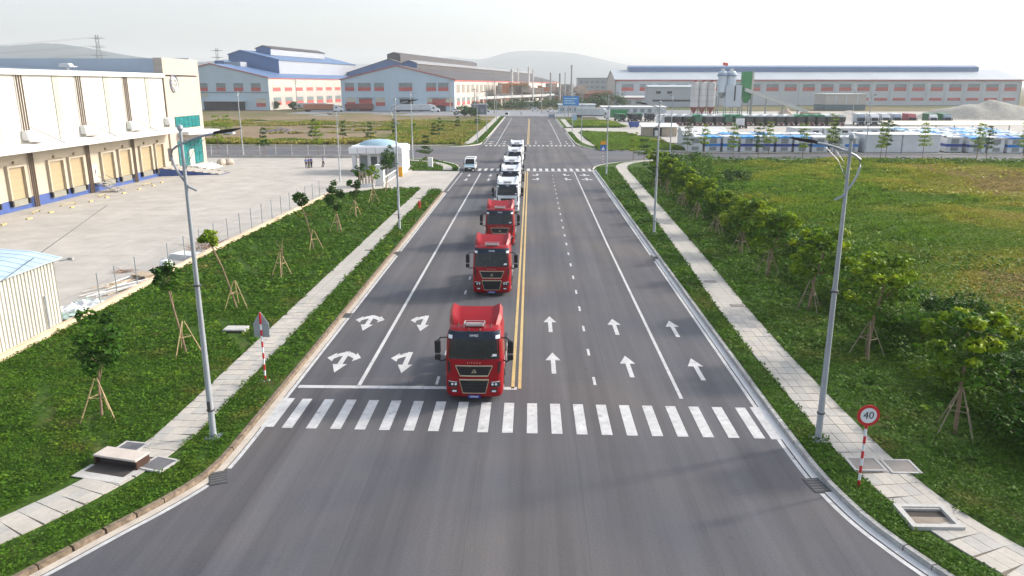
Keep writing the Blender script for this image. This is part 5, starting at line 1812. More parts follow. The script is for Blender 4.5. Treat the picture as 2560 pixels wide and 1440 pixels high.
for nm, lab, x, y, L_, bm_, tail in [('orange_container_lorry', 'white bonneted lorry with long orange container on the far side of the left field', -118.5, 408, 15.5, M_cont_o, True), ('brown_container_lorry', 'white bonneted lorry with brown container near the dock tower', -187, 455, 13.5, M_cont_b, False), ('grey_container_lorry', 'white lorry with long grey container before the pale gabled factory', -70.5, 402, 19, M_lgrey, False)]:
    o = thing(nm, lab, 'lorry', (x, y, 0))
    c = MB().box(0, L_, -1.24, 1.24, 1.15, 3.9).build('container', bm_, o)
    for k in range(int(L_ / .7)):
        MB().box(.2 + k * .7, .5 + k * .7, -1.29, -1.24, 1.25, 3.8).build('rib', bm_, c)
    MB().box(.5, L_ + 1, -.6, .6, .75, 1.14).build('chassis', M_chassis, o)
    for xx in (1.2, 2.5):
        for s in (-1, 1):
            MB().wheel_shape((xx, s * 1.0, .5), .5, .34, 10, 'y').build('wheel', M_rubber, o)
    if nm.startswith('brown'):
        bt = link('tractor', None, o, (0, 0, 0), math.pi)
        bonnet_tractor(bt, .4, M_lwhite)
    else:
        bt = link('tractor', None, o, (0, 0, 0))
        bonnet_tractor(bt, L_ + .3, M_lwhite)
for k, (x, y, L_, m2) in enumerate([(-100, 422, 15, M_cont_b), (-165, 462, 14, M_lgrey), (-150, 455, 11, M_lwhite), (-84, 426, 12, M_lred), (-72, 424, 10, M_cont_b), (-135, 440, 12, M_lwhite), (-124, 436, 10, M_lgrey), (-60, 418, 12, M_lwhite)]):
    o = thing('parked_trailer', ['brown trailer behind the orange container lorry', 'grey trailer right of the brown container lorry', 'white trailer under the lamp pole before the blue factory', 'red flat trailer left of the middle roller door', 'short brown trailer right of the middle roller door', 'white trailer before the lit factory wall', 'grey trailer behind the roadside poplars of the left factory', 'white trailer in front of the dark roller door'][k], 'trailer', (x, y, 0), group='trailers parked before the factories')
    c = MB().box(0, L_, -1.2, 1.2, 1.1, 3.7).build('body', m2, o)
    for j in range(int(L_ / .9)):
        MB().box(.2 + j * .9, .45 + j * .9, -1.25, -1.2, 1.2, 3.6).build('rib', m2, c)
    MB().box(.5, L_ - .5, -.5, .5, .7, 1.1).build('chassis', M_chassis, o)
    for xx in (1.0, 2.2, L_ - 1.2):
        for s in (-1, 1):
            MB().wheel_shape((xx, s * .95, .5), .5, .3, 10, 'y').build('wheel', M_rubber, o)


def make_car(lab, x, y, rz, m, name='parked_car', h=1.5):
    t = thing(name, lab, 'car', (x, y, 0), rz)
    pf = [(0, .3), (0, .75), (1.0, .9), (1.5, h), (3.2, h), (4.0, .95), (4.3, .9), (4.3, .3)]
    MB().loft([[(-.85, yy, z) for yy, z in pf], [(.85, yy, z) for yy, z in pf]]).build('body', m, t, bevel=.06)
    MB().add([(-.72, 1.02, .95), (.72, 1.02, .95), (.66, 1.46, h - .06), (-.66, 1.46, h - .06)], [(0, 1, 2, 3)]).build('windscreen', M_glass, t, loc=(0, -.04, .03))
    for s in (-1, 1):
        MB().box(min(s * .852, s * .865), max(s * .852, s * .865), 1.5, 3.2, .95, h - .12).build('side_window', M_glass, t)
        for yy in (.8, 3.5):
            MB().wheel_shape((s * .76, yy, .32), .32, .2, 10).build('wheel', M_rubber, t)
    return t


make_car('white car before the factory corner beside the far left verge', -33.5, 407, R(-88), M_vanw)
make_car('white car parked near the red stacks by the factory corner', -42, 409, R(-88), M_vanw)
make_car('white car at the far side of the end crossing, left of two', 4.5, 420, R(95), M_vanw)
make_car('white car at the far side of the end crossing, right of two', 12.5, 412, R(92), M_vanw)
make_car('dark grey car turning behind the far left booth', -21, 405, R(80), M_lsilver)
make_car('small white van driving in the left lane at the road end', -10.4, 341, 0, M_vanw, 'white_van', 1.9)
kiosk = thing('roadside_cart', 'dark vending cart with white roof standing at the far right kerb', 'cart', (8.6, 322, 0))
MB().box(-1.2, 1.2, -.8, .8, .5, 1.9).build('counter', M_lsilver, kiosk)
MB().prism([(-1.4, 2.6), (1.4, 2.6), (0, 2.95)], 'y', -1, 1).build('roof', M_canopy, kiosk)
for x in (-1.1, 1.1):
    for y in (-.7, .7):
        MB().box(x - .05, x + .05, y - .05, y + .05, 0, 2.6).build('post', M_chassis, kiosk)
for s in (-1, 1):
    MB().wheel_shape((s * 1.25, 0, .35), .35, .1, 10).build('wheel', M_rubber, kiosk)
bc = thing('blue_skip', 'blue open skip standing beside the far driveway', 'skip', (33.6, 255, -.05))
MB().loft([[(-1.3, -.8, .3), (1.3, -.8, .3), (1.3, .8, .3), (-1.3, .8, .3)], [(-1.9, -1, 1.9), (1.9, -1, 1.9), (1.9, 1, 1.9), (-1.9, 1, 1.9)]]).build('bin', mat('skip_blue', (.03, .07, .28), .6, .1, 2), bc)
for s in (-1, 1):
    MB().wheel_shape((s * 1.0, 0, .35), .35, .2, 10).build('wheel', M_rubber, bc)


def motorbike(lab, x, y, rz):
    t = thing('motorbike', lab, 'motorbike', (x, y, .03), rz)
    for yy in (-.62, .62):
        MB().wheel_shape((0, yy, .3), .3, .11, 12).build('wheel', M_rubber, t)
    MB().loft([[(-.12, -.35, .35), (.12, -.35, .35), (.12, -.3, .8), (-.12, -.3, .8)], [(-.16, .45, .4), (.16, .45, .4), (.16, .5, .75), (-.16, .5, .75)]]).build('body', M_black, t, bevel=.04)
    MB().box(-.13, .13, -.05, .65, .76, .86).build('seat', M_black, t, bevel=.03)
    MB().tube([(0, -.62, .3), (0, -.42, .95), (0, -.4, 1.05)], .04, 5).build('fork', M_chassis, t)
    MB().tube([(-.34, -.3, 1.05), (0, -.42, 1.02), (.34, -.3, 1.05)], .025, 5).build('handlebar', M_black, t)
    MB().cbox((0, -.5, .92), (.2, .12, .2)).build('headlight', M_lens, t)


motorbike('black motorbike parked beside the guardhouse column', -26.3, 117.2, R(30))
# ================================================================== STREET FURNITURE


def make_lamp(name, lab, x, y, z, rz, h=12.0, group=None, detail=True):
    """tapered column with a ball finial, a bow-shaped arm pointing to local +x and a flat lamp head"""
    t = thing(name, lab, 'street lamp', (x, y, z), rz, group)
    n = 10 if detail else 6
    MB().tube([(0, 0, 0), (0, 0, .1), (0, 0, h * .5), (0, 0, h)], [.16, .125, .092, .052], n).build('column', M_galv, t, smooth=True)
    MB().tube([(0, 0, h), (0, 0, h + .1), (0, 0, h + .2), (0, 0, h + .24)], [.06, .11, .09, .02], n).build('finial', M_galv, t)
    pts = []
    for a in np.linspace(0, 1, 14):
        if a < .4:
            q = a / .4
            pts.append((.10 - .50 * math.sin(q * math.pi * .62), 0, h - 1.95 + q * 1.35))
        else:
            q = (a - .4) / .6
            pts.append((-.363 + q * 1.61, 0, h - .60 + .52 * (1 - (1 - q) ** 1.6)))
    arm = MB().tube([(.36, 0, h - 2.08)] + pts, .042, 7 if detail else 4).build('arm', M_galv, t, smooth=True)
    for q in ((.35, .55), (.62, .30)) if detail else ():
        MB().tube([(.04, 0, h - 1.35), (q[0] * .6, 0, h - .8 + .1), (q[0] + .25, 0, h - .22)], .011, 4).build('stay', M_galv, arm)
    hd = MB().loft([[(1.2, -.10, h - .10), (1.2, .10, h - .10), (1.2, .10, h - .0), (1.2, -.10, h - .0)], [(1.5, -.17, h - .06), (1.5, .17, h - .06), (1.5, .17, h + .06), (1.5, -.17, h + .06)],
                    [(1.85, -.15, h + .0), (1.85, .15, h + .0), (1.85, .15, h + .10), (1.85, -.15, h + .10)], [(2.15, -.05, h + .10), (2.15, .05, h + .10), (2.15, .05, h + .13), (2.15, -.05, h + .13)]]).build('lamp_head', M_black, t)
    if detail:
        MB().box(-.28, .28, -.28, .28, -.1, .03).build('base_plate', M_galv, t)
        MB().cbox((0, -.13, 1.35), (.12, .06, .35)).build('hatch', M_grate, t)
        for zz in (1.1, h * .52):
            MB().tube([(0, 0, zz), (0, 0, zz + .06)], [.15, .15], n).build('band', M_grate, t)
        MB().box(1.45, 1.9, -.12, .12, h - .075, h - .02).build('lens', M_lens, hd)
    return t


G_ = 'street lamps along the main road'
make_lamp('street_lamp', 'nearest street lamp on the left grass strip with its arm over the road', -12.3, 27.1, .13, 0, 11.7, G_)
make_lamp('street_lamp', 'nearest street lamp on the right grass strip, left of the speed sign', 11.2, 27.4, .13, math.pi, 11.4, G_)
make_lamp('street_lamp', 'second street lamp from the camera on the left grass strip', -12.4, 71.5, .13, 0, 11.9, G_)
make_lamp('street_lamp', 'second street lamp from the camera on the right grass strip', 11.5, 70.2, .13, math.pi, 11.7, G_)
make_lamp('street_lamp', 'street lamp on the right grass strip just before the cross street', 11.6, 117.6, .13, math.pi, 11.7, G_)
for k, y in enumerate((186, 226, 292)):
    make_lamp('street_lamp', ['street lamp on the far left verge just beyond the cross street', 'middle street lamp on the far left verge', 'street lamp at the end of the far left verge'][k], -12.7, y, .1, 0, 11.8, G_, False)
for k, y in enumerate((190, 232, 306)):
    make_lamp('street_lamp', ['street lamp on the far right lawn corner beyond the cross street', 'street lamp on the far right verge beside the far driveway', 'street lamp at the end of the far right verge'][k], 12.4, y, .1, math.pi, 11.8, G_, False)
make_lamp('street_lamp', 'street lamp on the cross street behind the boundary fence at the left', -57.5, 153.5, .0, R(90), 12, None, False)
make_lamp('yard_lamp', 'grey lamp post at the yard edge before the guardhouse', -27.2, 109.2, .03, R(140), 9.4, None, False)
make_lamp('street_lamp', 'street lamp on the cross street corner behind the guardhouse', -21.8, 142.8, .0, R(90), 12, None, False)
make_lamp('street_lamp', 'street lamp on the cross street right of the corner path', 26.2, 146.0, .05, R(90), 11.5, None, False)
make_lamp('street_lamp', 'tall street lamp before the big white boxes on the cross street', 66.5, 155.4, .05, R(-90), 11.5, None, False)
make_lamp('street_lamp', 'leaning grey lamp pole behind the dock tower on the cross street', -82, 176.5, .05, R(-90), 11.5, None, False)
make_lamp('yard_lamp', 'lamp post behind the container lorries in the lorry park', 122, 300, -.05, R(180), 12, None, False)

# tall wooden power poles near the factory corner
for k, (x, y, h) in enumerate([(-41.5, 405, 17.5), (-128, 428, 17), (-17.5, 380, 17), (5.5, 398, 17), (-25, 350, 12), (17, 352, 13), (-5, 460, 14)]):
    o = thing('power_pole', ['power pole with cross arms at the right corner of the pale gabled factory', 'power pole with cross arms before the lit factory wall', 'power pole beside the dark booth at the end crossing', 'power pole in the middle of the end crossing', 'short pole on the far left street corner', 'short pole beside the blue road sign', 'power pole among the trees at the road end'][k], 'pole', (x, y, 0), group='power poles around the end crossing')
    MB().tube([(0, 0, 0), (0, 0, h)], [.24, .14], 7).build('mast', mat('pole_concrete', (.30, .27, .25), .8, .1, 3), o)
    for z in (h - .5, h - 1.6, h - 2.7)[:3 if k < 4 else 1]:
        MB().box(-1.1, 1.1, -.08, .08, z, z + .15).build('cross_arm', MATS['pole_concrete'], o)

# signs ---------------------------------------------------------------------


def banded_pole(parent, h, r=.045, n=12, z0=0.):
    seg = h / n
    for k in range(n):
        MB().cyl((0, 0, z0 + k * seg), (0, 0, z0 + (k + 1) * seg - .002), r, n=10).build('pole_band', M_signred if k % 2 == 0 else M_signwhite, parent)


s1 = thing('speed_limit_sign', 'round 40 speed limit sign with red rim on a red and white pole', 'sign', (11.3, 23.85, .1))
banded_pole(s1, 2.45, n=9)
dsk = MB().cyl((0, -.05, 2.68), (0, -.075, 2.68), .375, n=32).build('disc', M_signred, s1)
MB().cyl((0, -.076, 2.68), (0, -.081, 2.68), .27, n=32).build('white_field', M_signwhite, dsk)
text_mesh('numerals', '40', .36, M_ink, dsk, extrude=.003, loc=(0, -.085, 2.68))
MB().box(-.05, .05, -.05, .04, 2.45, 2.75).build('bracket', M_galv, s1)
s2 = thing('back_of_road_sign', 'grey back of a pointed sign on a red and white pole by the left path', 'sign', (-12.25, 33.0, .1))
banded_pole(s2, 3.05, n=11)
bk = MB()
bk.prism([(-.36, 2.13), (.36, 2.13), (.36, 2.78), (0, 3.36), (-.36, 2.78)], 'y', .05, .075)
so = bk.build('plate', mat('plate_grey', (.34, .37, .40), .5, .06, 1., metal=.3), s2, bevel=.01)
for z in (2.3, 2.78):
    MB().box(-.34, .34, .02, .049, z - .03, z + .03).build('stiffener', M_galv, so)
MB().tube([(0, .01, 3.05), (0, .01, 3.3)], .05, 8).build('pole_tip', M_signred, s2)
MB().cyl((0, 0, -.02), (0, 0, .06), .25, .2, 10).build('footing', M_conc, s2)
s3 = thing('crossing_sign', 'small blue and orange crossing sign on a banded pole at the right street corner', 'sign', (12.6, 134.5, .1))
banded_pole(s3, 2.3, n=9)
MB().box(-.5, .5, -.08, -.05, 2.3, 3.3).build('blue_plate', M_signblue, s3)
MB().prism([(-.36, 2.42), (.36, 2.42), (0, 3.1)], 'y', -.09, -.081).build('white_triangle', M_signwhite, s3)
MB().prism([(-.5, 3.36), (.5, 3.36), (.42, 4.0), (-.42, 4.0)], 'y', -.08, -.05).build('orange_plate', MATS['orange_paint'], s3)
s4 = thing('direction_sign', 'large blue direction sign with white lines beyond the far right verge', 'sign', (17.8, 350, 0))
for x in (-2.6, 2.6):
    MB().cyl((x, .1, 0), (x, .1, 8.6), .14, n=8).build('post', M_galv, s4)
pb = MB().box(-3.6, 3.6, -.12, 0, 4.7, 8.8).build('panel', mat('sign_sky_blue', (.03, .22, .55), .5, .05, 3), s4)
for z, a, c in ((7.7, -2.9, 2.6), (6.7, -2.9, 1.2), (5.7, -2.9, 2.0)):
    MB().box(a, c, -.15, -.121, z - .22, z + .22).build('text_line', mat('sign_pale_text', (.40, .62, .78), .5, .05, 2), pb)
s5 = thing('blue_info_sign', 'small pale blue sign board standing on the far right verge', 'sign', (14.6, 262, .1))
MB().cyl((0, 0, 0), (0, 0, 2.2), .06, n=6).build('post', M_galv, s5)
MB().box(-.8, .8, -.1, -.05, 2.0, 3.8).build('panel', mat('info_blue', (.30, .45, .60), .5, .05, 2), s5)

# drains, covers, pits ------------------------------------------------------------


def cover(name, lab, x, y, w, d, rz, m, frame=True, group=None):
    o = thing(name, lab, 'cover', (x, y, LZ + .045), rz, group)
    if frame:
        f = MB()
        for q in ((-w / 2 - .09, w / 2 + .09, -d / 2 - .09, -d / 2), (-w / 2 - .09, w / 2 + .09, d / 2, d / 2 + .09), (-w / 2 - .09, -w / 2, -d / 2, d / 2), (w / 2, w / 2 + .09, -d / 2, d / 2)):
            f.box(*q, -.03, .03)
        f.build('frame', M_conc, o)
    MB().box(-w / 2, w / 2, -d / 2, d / 2, -.03, .018).build('plate', m, o)
    return o


M_cov = mat('cover_slate', (.13, .13, .14), .8, .15, .6, fine=.1)
cover('access_cover', 'dark square cover in the left path, road side of the raised slab', -13.35, 24.75, .85, .8, R(-18), M_cov)
cover('access_cover', 'dark square cover at the lawn edge behind the raised slab', -15.05, 26.0, .8, .75, R(-10), M_cov)
M_cov2 = mat('cover_brown', (.23, .21, .195), .9, .15, .6, fine=.1)
cover('access_cover', 'grey brown cover in the right path behind the speed sign', 12.15, 25.35, .95, .85, 0, M_cov2)
cover('access_cover', 'grey brown cover on the grass side of the right path', 13.35, 25.2, .9, .85, 0, M_cov2)
rs_ = thing('raised_slab_cover', 'raised concrete slab over an open brown pit beside the left path', 'pit', (-14.75, 24.7, LZ), R(-14))
MB().box(-.92, .92, -.22, .50, .34, .42).build('slab', mat('slab_pale', (.52, .46, .41), .9, .1, .8, fine=.08), rs_, bevel=.02)
MB().box(-.92, -.84, -.18, .46, .0, .335).build('pit_side', M_mill2 if False else mat('pit_brown_shade', (.06, .03, .022), .9, .2, .5), rs_)  # brown sides, darkened with the painted shade of the opening
MB().box(.84, .92, -.18, .46, .0, .335).build('pit_side', MATS['pit_brown_shade'], rs_)
MB().box(-.83, .83, -.02, .46, .0, .33).build('pit_back_shade', M_shade, rs_)  # solid dark block, painted as the shade under the slab
MB().box(-.83, .83, -.75, -.03, .052, .058).build('pit_floor_shade', M_shade, rs_)  # dark sheet over the apron, painted as the shaded pit
MB().box(-1.0, 1.0, -1.15, -.25, .02, .05).build('apron', M_conc, rs_)
pt = thing('open_pit', 'open square concrete pit at the near edge of the right path', 'pit', (12.65, 21.85, LZ))
for q in ((-.8, .8, .5, .68), (-.8, .8, -.68, -.5), (-.8, -.62, -.5, .5), (.62, .8, -.5, .5)):
    MB().box(q[0], q[1], q[2], q[3], -.1, .13).build('rim', M_conc, pt)
MB().box(-.62, .62, .40, .5, -.0, .10).build('inner_ledge', M_kerb, pt)
MB().box(-.615, .615, .051, .399, .0, .022).build('opening_shade', M_shade, pt)  # dark plate painted as the shade down the hole
MB().box(-.615, .615, -.495, .05, .0, .034).build('dirt_fill', mat('pit_dirt', (.25, .21, .17), .95, .2, .4, fine=.15), pt)
lid = thing('concrete_lid', 'pale concrete lid lying in the lawn near the pointed sign', 'slab', (-16.4, 40.4, LZ))
MB().box(-.62, .62, -.4, .4, -.03, .17).build('slab', M_conc, lid, bevel=.03)
MB().box(-.55, .55, -.46, -.41, .0, .10).build('painted_shadow', M_shade, lid)  # dark box painted as the shadow along the slab edge
for k, (x, y, lab) in enumerate([(-10.95, 24.1, 'black gully grate at the left corner kerb'), (-11.0, 61.5, 'gully grate far along the left kerb'), (-11.0, 43.8, 'gully opening midway along the left kerb'), (9.98, 24.1, 'black gully grate at the right corner kerb'), (10.1, 60.2, 'gully grate far along the right kerb')]):
    o = thing('gully_grate', lab, 'drain', (x, y, .005), R(25 if k == 0 else (8 if k == 3 else 0)), 'gully grates at the kerbs')
    MB().box(-.3, .3, -.48, .48, 0, .014).build('frame', M_grate, o)
    for j in range(5):
        MB().box(-.26, .26, -.4 + j * .18, -.32 + j * .18, .015, .026).build('bar', mat('worn_iron', (.10, .10, .10), .6, .2, .5), o)
for k, (x, y) in enumerate([(-13.3, 61.9), (-14.0, 80), (-13.4, 92), (12.9, 46), (13.6, 75), (12.6, 52)]):
    cover('access_cover', ['cover in the left path level with the far gully', 'cover in the left path beyond the second lamp', 'cover in the left path near the driveway', 'dark cover in the right path beyond the first lamp', 'cover across the right path behind the second lamp', 'small cover at the lawn edge of the right path'][k], x, y, .8, .5, 0, M_cov2, False)

oc = thing('overhead_cable', 'thin dark cable slanting over the yard from the shed roof', 'cable', (-23.38, 32.17, 5.0))
MB().tube([(0, 0, 0), (-25.09, 53.90, -4.9)], .022, 4).build('wire', M_black, oc)
# wheel stops in the yard ------------------------------------------------------------
M_stop = mat('wheel_stop_yellow', (.46, .36, .14), .7, .12, .6)
stops = [(-52.1, 73.6), (-51.8, 77.1), (-52.0, 81.2), (-51.7, 84.6), (-52.1, 89.1), (-52.0, 92.5), (-51.9, 96.4), (-51.9, 100.3), (-51.8, 104.1), (-52.3, 107.6)]
for k, (x, y) in enumerate(stops):
    o = thing('wheel_stop', '%s yellow wheel stop along the dock counted from the camera' % ORD[k], 'wheel stop', (x, y, .03), R(random.uniform(-6, 6)), 'yellow wheel stops before the dock')
    MB().prism([(-.14, 0), (.14, 0), (.07, .13), (-.07, .13)], 'y', -.38, .38).build('block', M_stop, o)
    for s in (-1, 1):
        MB().cbox((0, s * .25, .135), (.05, .05, .02)).build('bolt', M_black, o)
for k, (x, y, a) in enumerate([(-53.4, 80.8, 12), (-53.1, 86.2, -20), (-53.2, 93.6, 8), (-53.0, 104.8, -8)]):
    o = thing('bent_rail', ['bent yellow guide rail on the yard before the second dock door', 'bent yellow guide rail before the third dock door', 'bent yellow guide rail beside the steel stair', 'bent yellow guide rail near the ramp'][k], 'rail', (x, y, .03), R(a))
    MB().tube([(0, -1.1, .05), (0, -.9, .22), (0, .9, .22), (0, 1.1, .05)], .045, 6).build('bar', M_stop, o)
    for yy in (-.9, .9):
        MB().cyl((0, yy, 0), (0, yy, .2), .03, n=5).build('foot', M_black, o)

# planters by the entrance, builder's debris along the fence -----------------------------
M_debw = mat('plastic_white', (.70, .72, .72), .5, .1, .5)
M_debg = mat('mesh_mint', (.45, .58, .52), .6, .15, .5)
M_debb = mat('timber_offcut', (.46, .36, .26), .85, .2, .5)
r5 = random.Random(3)
pile = thing('pipe_pile', 'heap of pale pipes and laths lying inside the fence near the shed', 'pile', (-28.2, 48.5, .03), R(-18))
for k in range(16):
    a = r5.uniform(-.25, .25)
    x, y, l_ = r5.uniform(-1.5, .8), r5.uniform(-2.2, 1.5), r5.uniform(1.8, 4.2)
    z = .05 + .04 * (k % 4)
    MB().cyl((x, y, z), (x + l_ * math.sin(a), y + l_ * math.cos(a), z + .04), .04, n=5).build('pipe', r5.choice([M_debw, M_debw, M_debb, M_conc]), pile)
sht = thing('plastic_sheet_heap', 'crumpled white and mint plastic sheeting inside the fence by the shed', 'sheeting', (-28.0, 44.4, .03))
for k in range(6):
    cx, cy = r5.uniform(-.8, .8), r5.uniform(-1.8, 1.8)
    n_ = 9
    V = [(cx + r5.uniform(-.06, .06) + (i / (n_ - 1) - .5) * 1.9, cy + (j / (n_ - 1) - .5) * 1.3, .05 + .05 * k + abs(r5.gauss(0, .11)) * (1 if 0 < i < n_ - 1 and 0 < j < n_ - 1 else .2)) for j in range(n_) for i in range(n_)]
    F_ = [(j * n_ + i, j * n_ + i + 1, (j + 1) * n_ + i + 1, (j + 1) * n_ + i) for j in range(n_ - 1) for i in range(n_ - 1)]
    MB().add(V, F_).build('sheet', M_debw if k % 2 else M_debg, sht)
pal = thing('timber_pallet', 'tilted tan board on timber blocks inside the fence', 'pallet', (-27.6, 52.6, .03), R(-24))
for k in range(4):
    MB().box(-.75, .75, -.55 + k * .29, -.30 + k * .29, .28, .32).build('plank', M_debb, pal)
for x in (-.6, .6):
    MB().box(x - .06, x + .06, -.5, .55, 0, .28).build('block', M_debb, pal)
bag = thing('white_bulk_bag', 'rounded white bulk bag standing inside the fence', 'bag', (-27.1, 54.9, .03))
MB().loft([[(r_ * math.cos(a) + .03 * math.sin(3 * a), r_ * math.sin(a), z) for a in np.linspace(0, 2 * math.pi, 14, endpoint=False)] for r_, z in ((.34, 0), (.46, .15), (.48, .5), (.36, .75), (.12, .86))]).build('sack', M_debw, bag, smooth=True)
MB().tube([(-.15, 0, .8), (0, 0, 1.0), (.15, 0, .8)], .03, 5).build('loop', M_debw, bag)
wsl = thing('white_sheet_stack', 'leaning stack of white sheets inside the fence beside the lamp column', 'stack', (-27.6, 59.2, .03), R(-20))
for k in range(5):
    MB().box(-1.3 + .08 * k, 1.2 + .05 * k, -.7 + .04 * k, .6 + .05 * k, .08 * k, .08 * k + .05).build('sheet', M_debw, wsl)
br_ = thing('dry_branch_heap', 'big heap of dry brown branches inside the fence behind the lamp column', 'heap', (-27.4, 62.9, .03))
for k in range(60):
    a, e = r5.uniform(0, 6.28), r5.uniform(.05, 1.0)
    l_ = r5.uniform(.8, 1.9)
    x, y = r5.gauss(0, .55), r5.gauss(0, .9)
    MB().tube([(x, y, .05), (x + l_ * .5 * math.cos(a) * math.cos(e), y + l_ * .5 * math.sin(a) * math.cos(e), .1 + l_ * .55 * math.sin(e)), (x + l_ * math.cos(a) * math.cos(e), y + l_ * math.sin(a) * math.cos(e), .1 + l_ * .9 * math.sin(e))], [.03, .02, .006], 4).build('branch', mat('dry_branch', (.33, .23, .17), .9, .25, .4), br_)
br2 = thing('dry_branch_heap', 'small tangle of sticks lying on the yard near the fence', 'heap', (-30.2, 54.2, .03))
for k in range(16):
    a = r5.uniform(0, 6.28)
    l_ = r5.uniform(.6, 1.6)
    MB().tube([(r5.gauss(0, .2), r5.gauss(0, .2), .04), (l_ * math.cos(a), l_ * math.sin(a), .05 + .3 * r5.random())], [.03, .008], 4).build('stick', MATS['dry_branch'], br2)
ac = thing('floodlight', 'small grey floodlight on a short arm at the shed roof corner', 'lamp', (-25.9, 41.3, 3.9))
MB().tube([(-.4, -.2, 0), (0, 0, .05)], .03, 5).build('arm', M_galv, ac)
MB().cbox((.12, .05, .08), (.3, .2, .16)).build('lamp_head', M_kerb, ac, bevel=.02)
for k in range(2):
    o = thing('entrance_boulder', ['pale boulder planter right of the dock tower steps', 'second pale boulder planter beside the dock tower steps'][k], 'planter', (-53.4 + k * 1.0, 132.2 + k * .8, .03))
    MB().loft([[(r_ * math.cos(a) * (1 + .12 * math.sin(3 * a + k)), r_ * math.sin(a), z) for a in np.linspace(0, 2 * math.pi, 10, endpoint=False)] for r_, z in ((.7, 0), (.85, .4), (.7, .8), (.3, 1.05))]).build('rock', mat('boulder', (.50, .42, .35), .9, .15, .7), o, smooth=True)
    MB().cyl((0, 0, .9), (0, 0, 1.3), .08, .02, 5).build('stem', M_bark, o)

# ---------------------------------------------------------------- wrapped cabins on the right
M_cabw = mat('cabin_white', (.58, .60, .62), .6, .08, 1.5)
M_cabblue = mat('cabin_blue', (.015, .05, .28), .5, .1, 1.5)
M_cablight = mat('cabin_azure', (.02, .18, .52), .5, .12, 1.)
M_cabwin = mat('cabin_panel', (.24, .26, .26), .5, .15, 1.)
M_tarp = mat('tarp_azure', (.05, .30, .66), .55, .2, .7)


def make_cabin(lab, x, y, band, tarp, w=3.12, d=6.0, h=3.0, rz=0., group='white cabins with blue bands beside the cross street'):
    o = thing('portable_cabin', lab, 'cabin', (x, y, -.02), rz, group)
    MB().box(0, w, 0, d, .1, h).build('walls', M_cabw, o, bevel=.04)
    MB().box(-.02, w + .02, -.04, d, 1.18, 1.74).build('blue_band', band, o)
    MB().box(w * .28, w * .74, -.06, -.0, 1.80, h - .22).build('upper_panel', M_cabwin, o)
    MB().box(w * .28, w * .74, -.06, -.0, .35, 1.12).build('lower_panel', M_cabwin, o)
    rr_ = random.Random(int(x * 10 + y))
    n_ = 7
    V = [(-.1 + (w + .2) * i / (n_ - 1), -.1 + (d + .1) * j / (n_ - 1), h + .08 + abs(rr_.gauss(0, .10))) for j in range(n_) for i in range(n_)]
    F_ = [(j * n_ + i, j * n_ + i + 1, (j + 1) * n_ + i + 1, (j + 1) * n_ + i) for j in range(n_ - 1) for i in range(n_ - 1)]
    m_ = MB().add(V, F_)
    m_.quadstrip([V[i] for i in range(n_)], [(V[i][0], V[i][1], h - .1 - .12 * rr_.random()) for i in range(n_)])
    m_.build('tarpaulin', tarp, o)
    for xx in (.3, w - .3):
        MB().box(xx - .15, xx + .15, .2, d - .2, 0, .1).build('skid', M_black, o)
    return o


xs_ = [32.6 + 3.62 * k for k in range(9)]
names_ = ['leftmost white cabin at the lot corner, without blue band across the door'] + ['%s banded cabin from the lot corner in the front row' % ORD[k] for k in range(1, 9)]
for k, x in enumerate(xs_):
    make_cabin(names_[k], x, 161.8 - .04 * (x - 32), [M_cabw, M_cablight, M_cablight, M_cabblue, M_cabblue, M_cabblue, M_cabblue, M_cablight, M_cabw][k], [M_cabw, M_tarp, M_cabw, M_tarp, M_cabw, M_tarp, M_tarp, M_cabw, M_cabw][k])
for k in range(8):
    make_cabin('%s cabin from the left in the second row behind the lot corner cabins' % ORD[k], 34.5 + 3.7 * k, 170.5, [M_cabw, M_cablight, M_cabblue][k % 3], [M_cabw, M_cabw, M_tarp, M_cabw, M_tarp, M_cabw][k % 6], h=3.05, group='second row of wrapped cabins')
wt_ = thing('white_gable_tent', 'long white peaked tent roof behind the first cabins', 'tent', (35.5, 181, -.02))
MB().box(0, 10, 0, 8, 0, 2.6).build('walls', M_cabw, wt_)
MB().prism([(-.3, 2.6), (8.3, 2.6), (4, 3.9)], 'x', -.3, 10.3).build('roof', M_canopy, wt_)
make_cabin('single blue banded cabin between the lamp pole and the big white boxes', 65.4 - .9, 160.6, M_cablight, M_cabw, w=2.7, group=None)
for k, (x, w_) in enumerate(((68.3, 7.3), (75.8, 7.6))):
    o = thing('big_white_box', ['left one of the two big plain white boxes facing the cross street', 'right one of the two big plain white boxes facing the cross street'][k], 'box', (x, 160.0, -.02))
    MB().box(0, w_, 0, 9, .12, 3.55).build('box', M_cabw, o, bevel=.05)
    MB().box(.1, w_ - .1, -.05, 9, 0, .12).build('plinth', M_chassis, o)
    MB().box(-.08, w_ + .08, -.08, 9.1, 3.55, 3.72).build('lid', M_canopy, o)
for k in range(5):
    o = thing('low_white_unit', '%s low white unit from the left with dark slot behind the big boxes' % ORD[k], 'unit', (66 + k * 7.2, 196, -.02), group='low white units behind the big boxes')
    MB().box(0, 6.6, 0, 7, .05, 2.9).build('walls', M_cabw, o)
    MB().box(-.1, 6.7, -.1, 7.1, 2.9, 3.1).build('roof', M_canopy, o)
    MB().box(.8, 2.2, -.05, 0, 2.0, 2.5).build('slot', M_dark, o)
    MB().box(4.4, 5.8, -.05, 0, 2.0, 2.5).build('slot', M_dark, o)
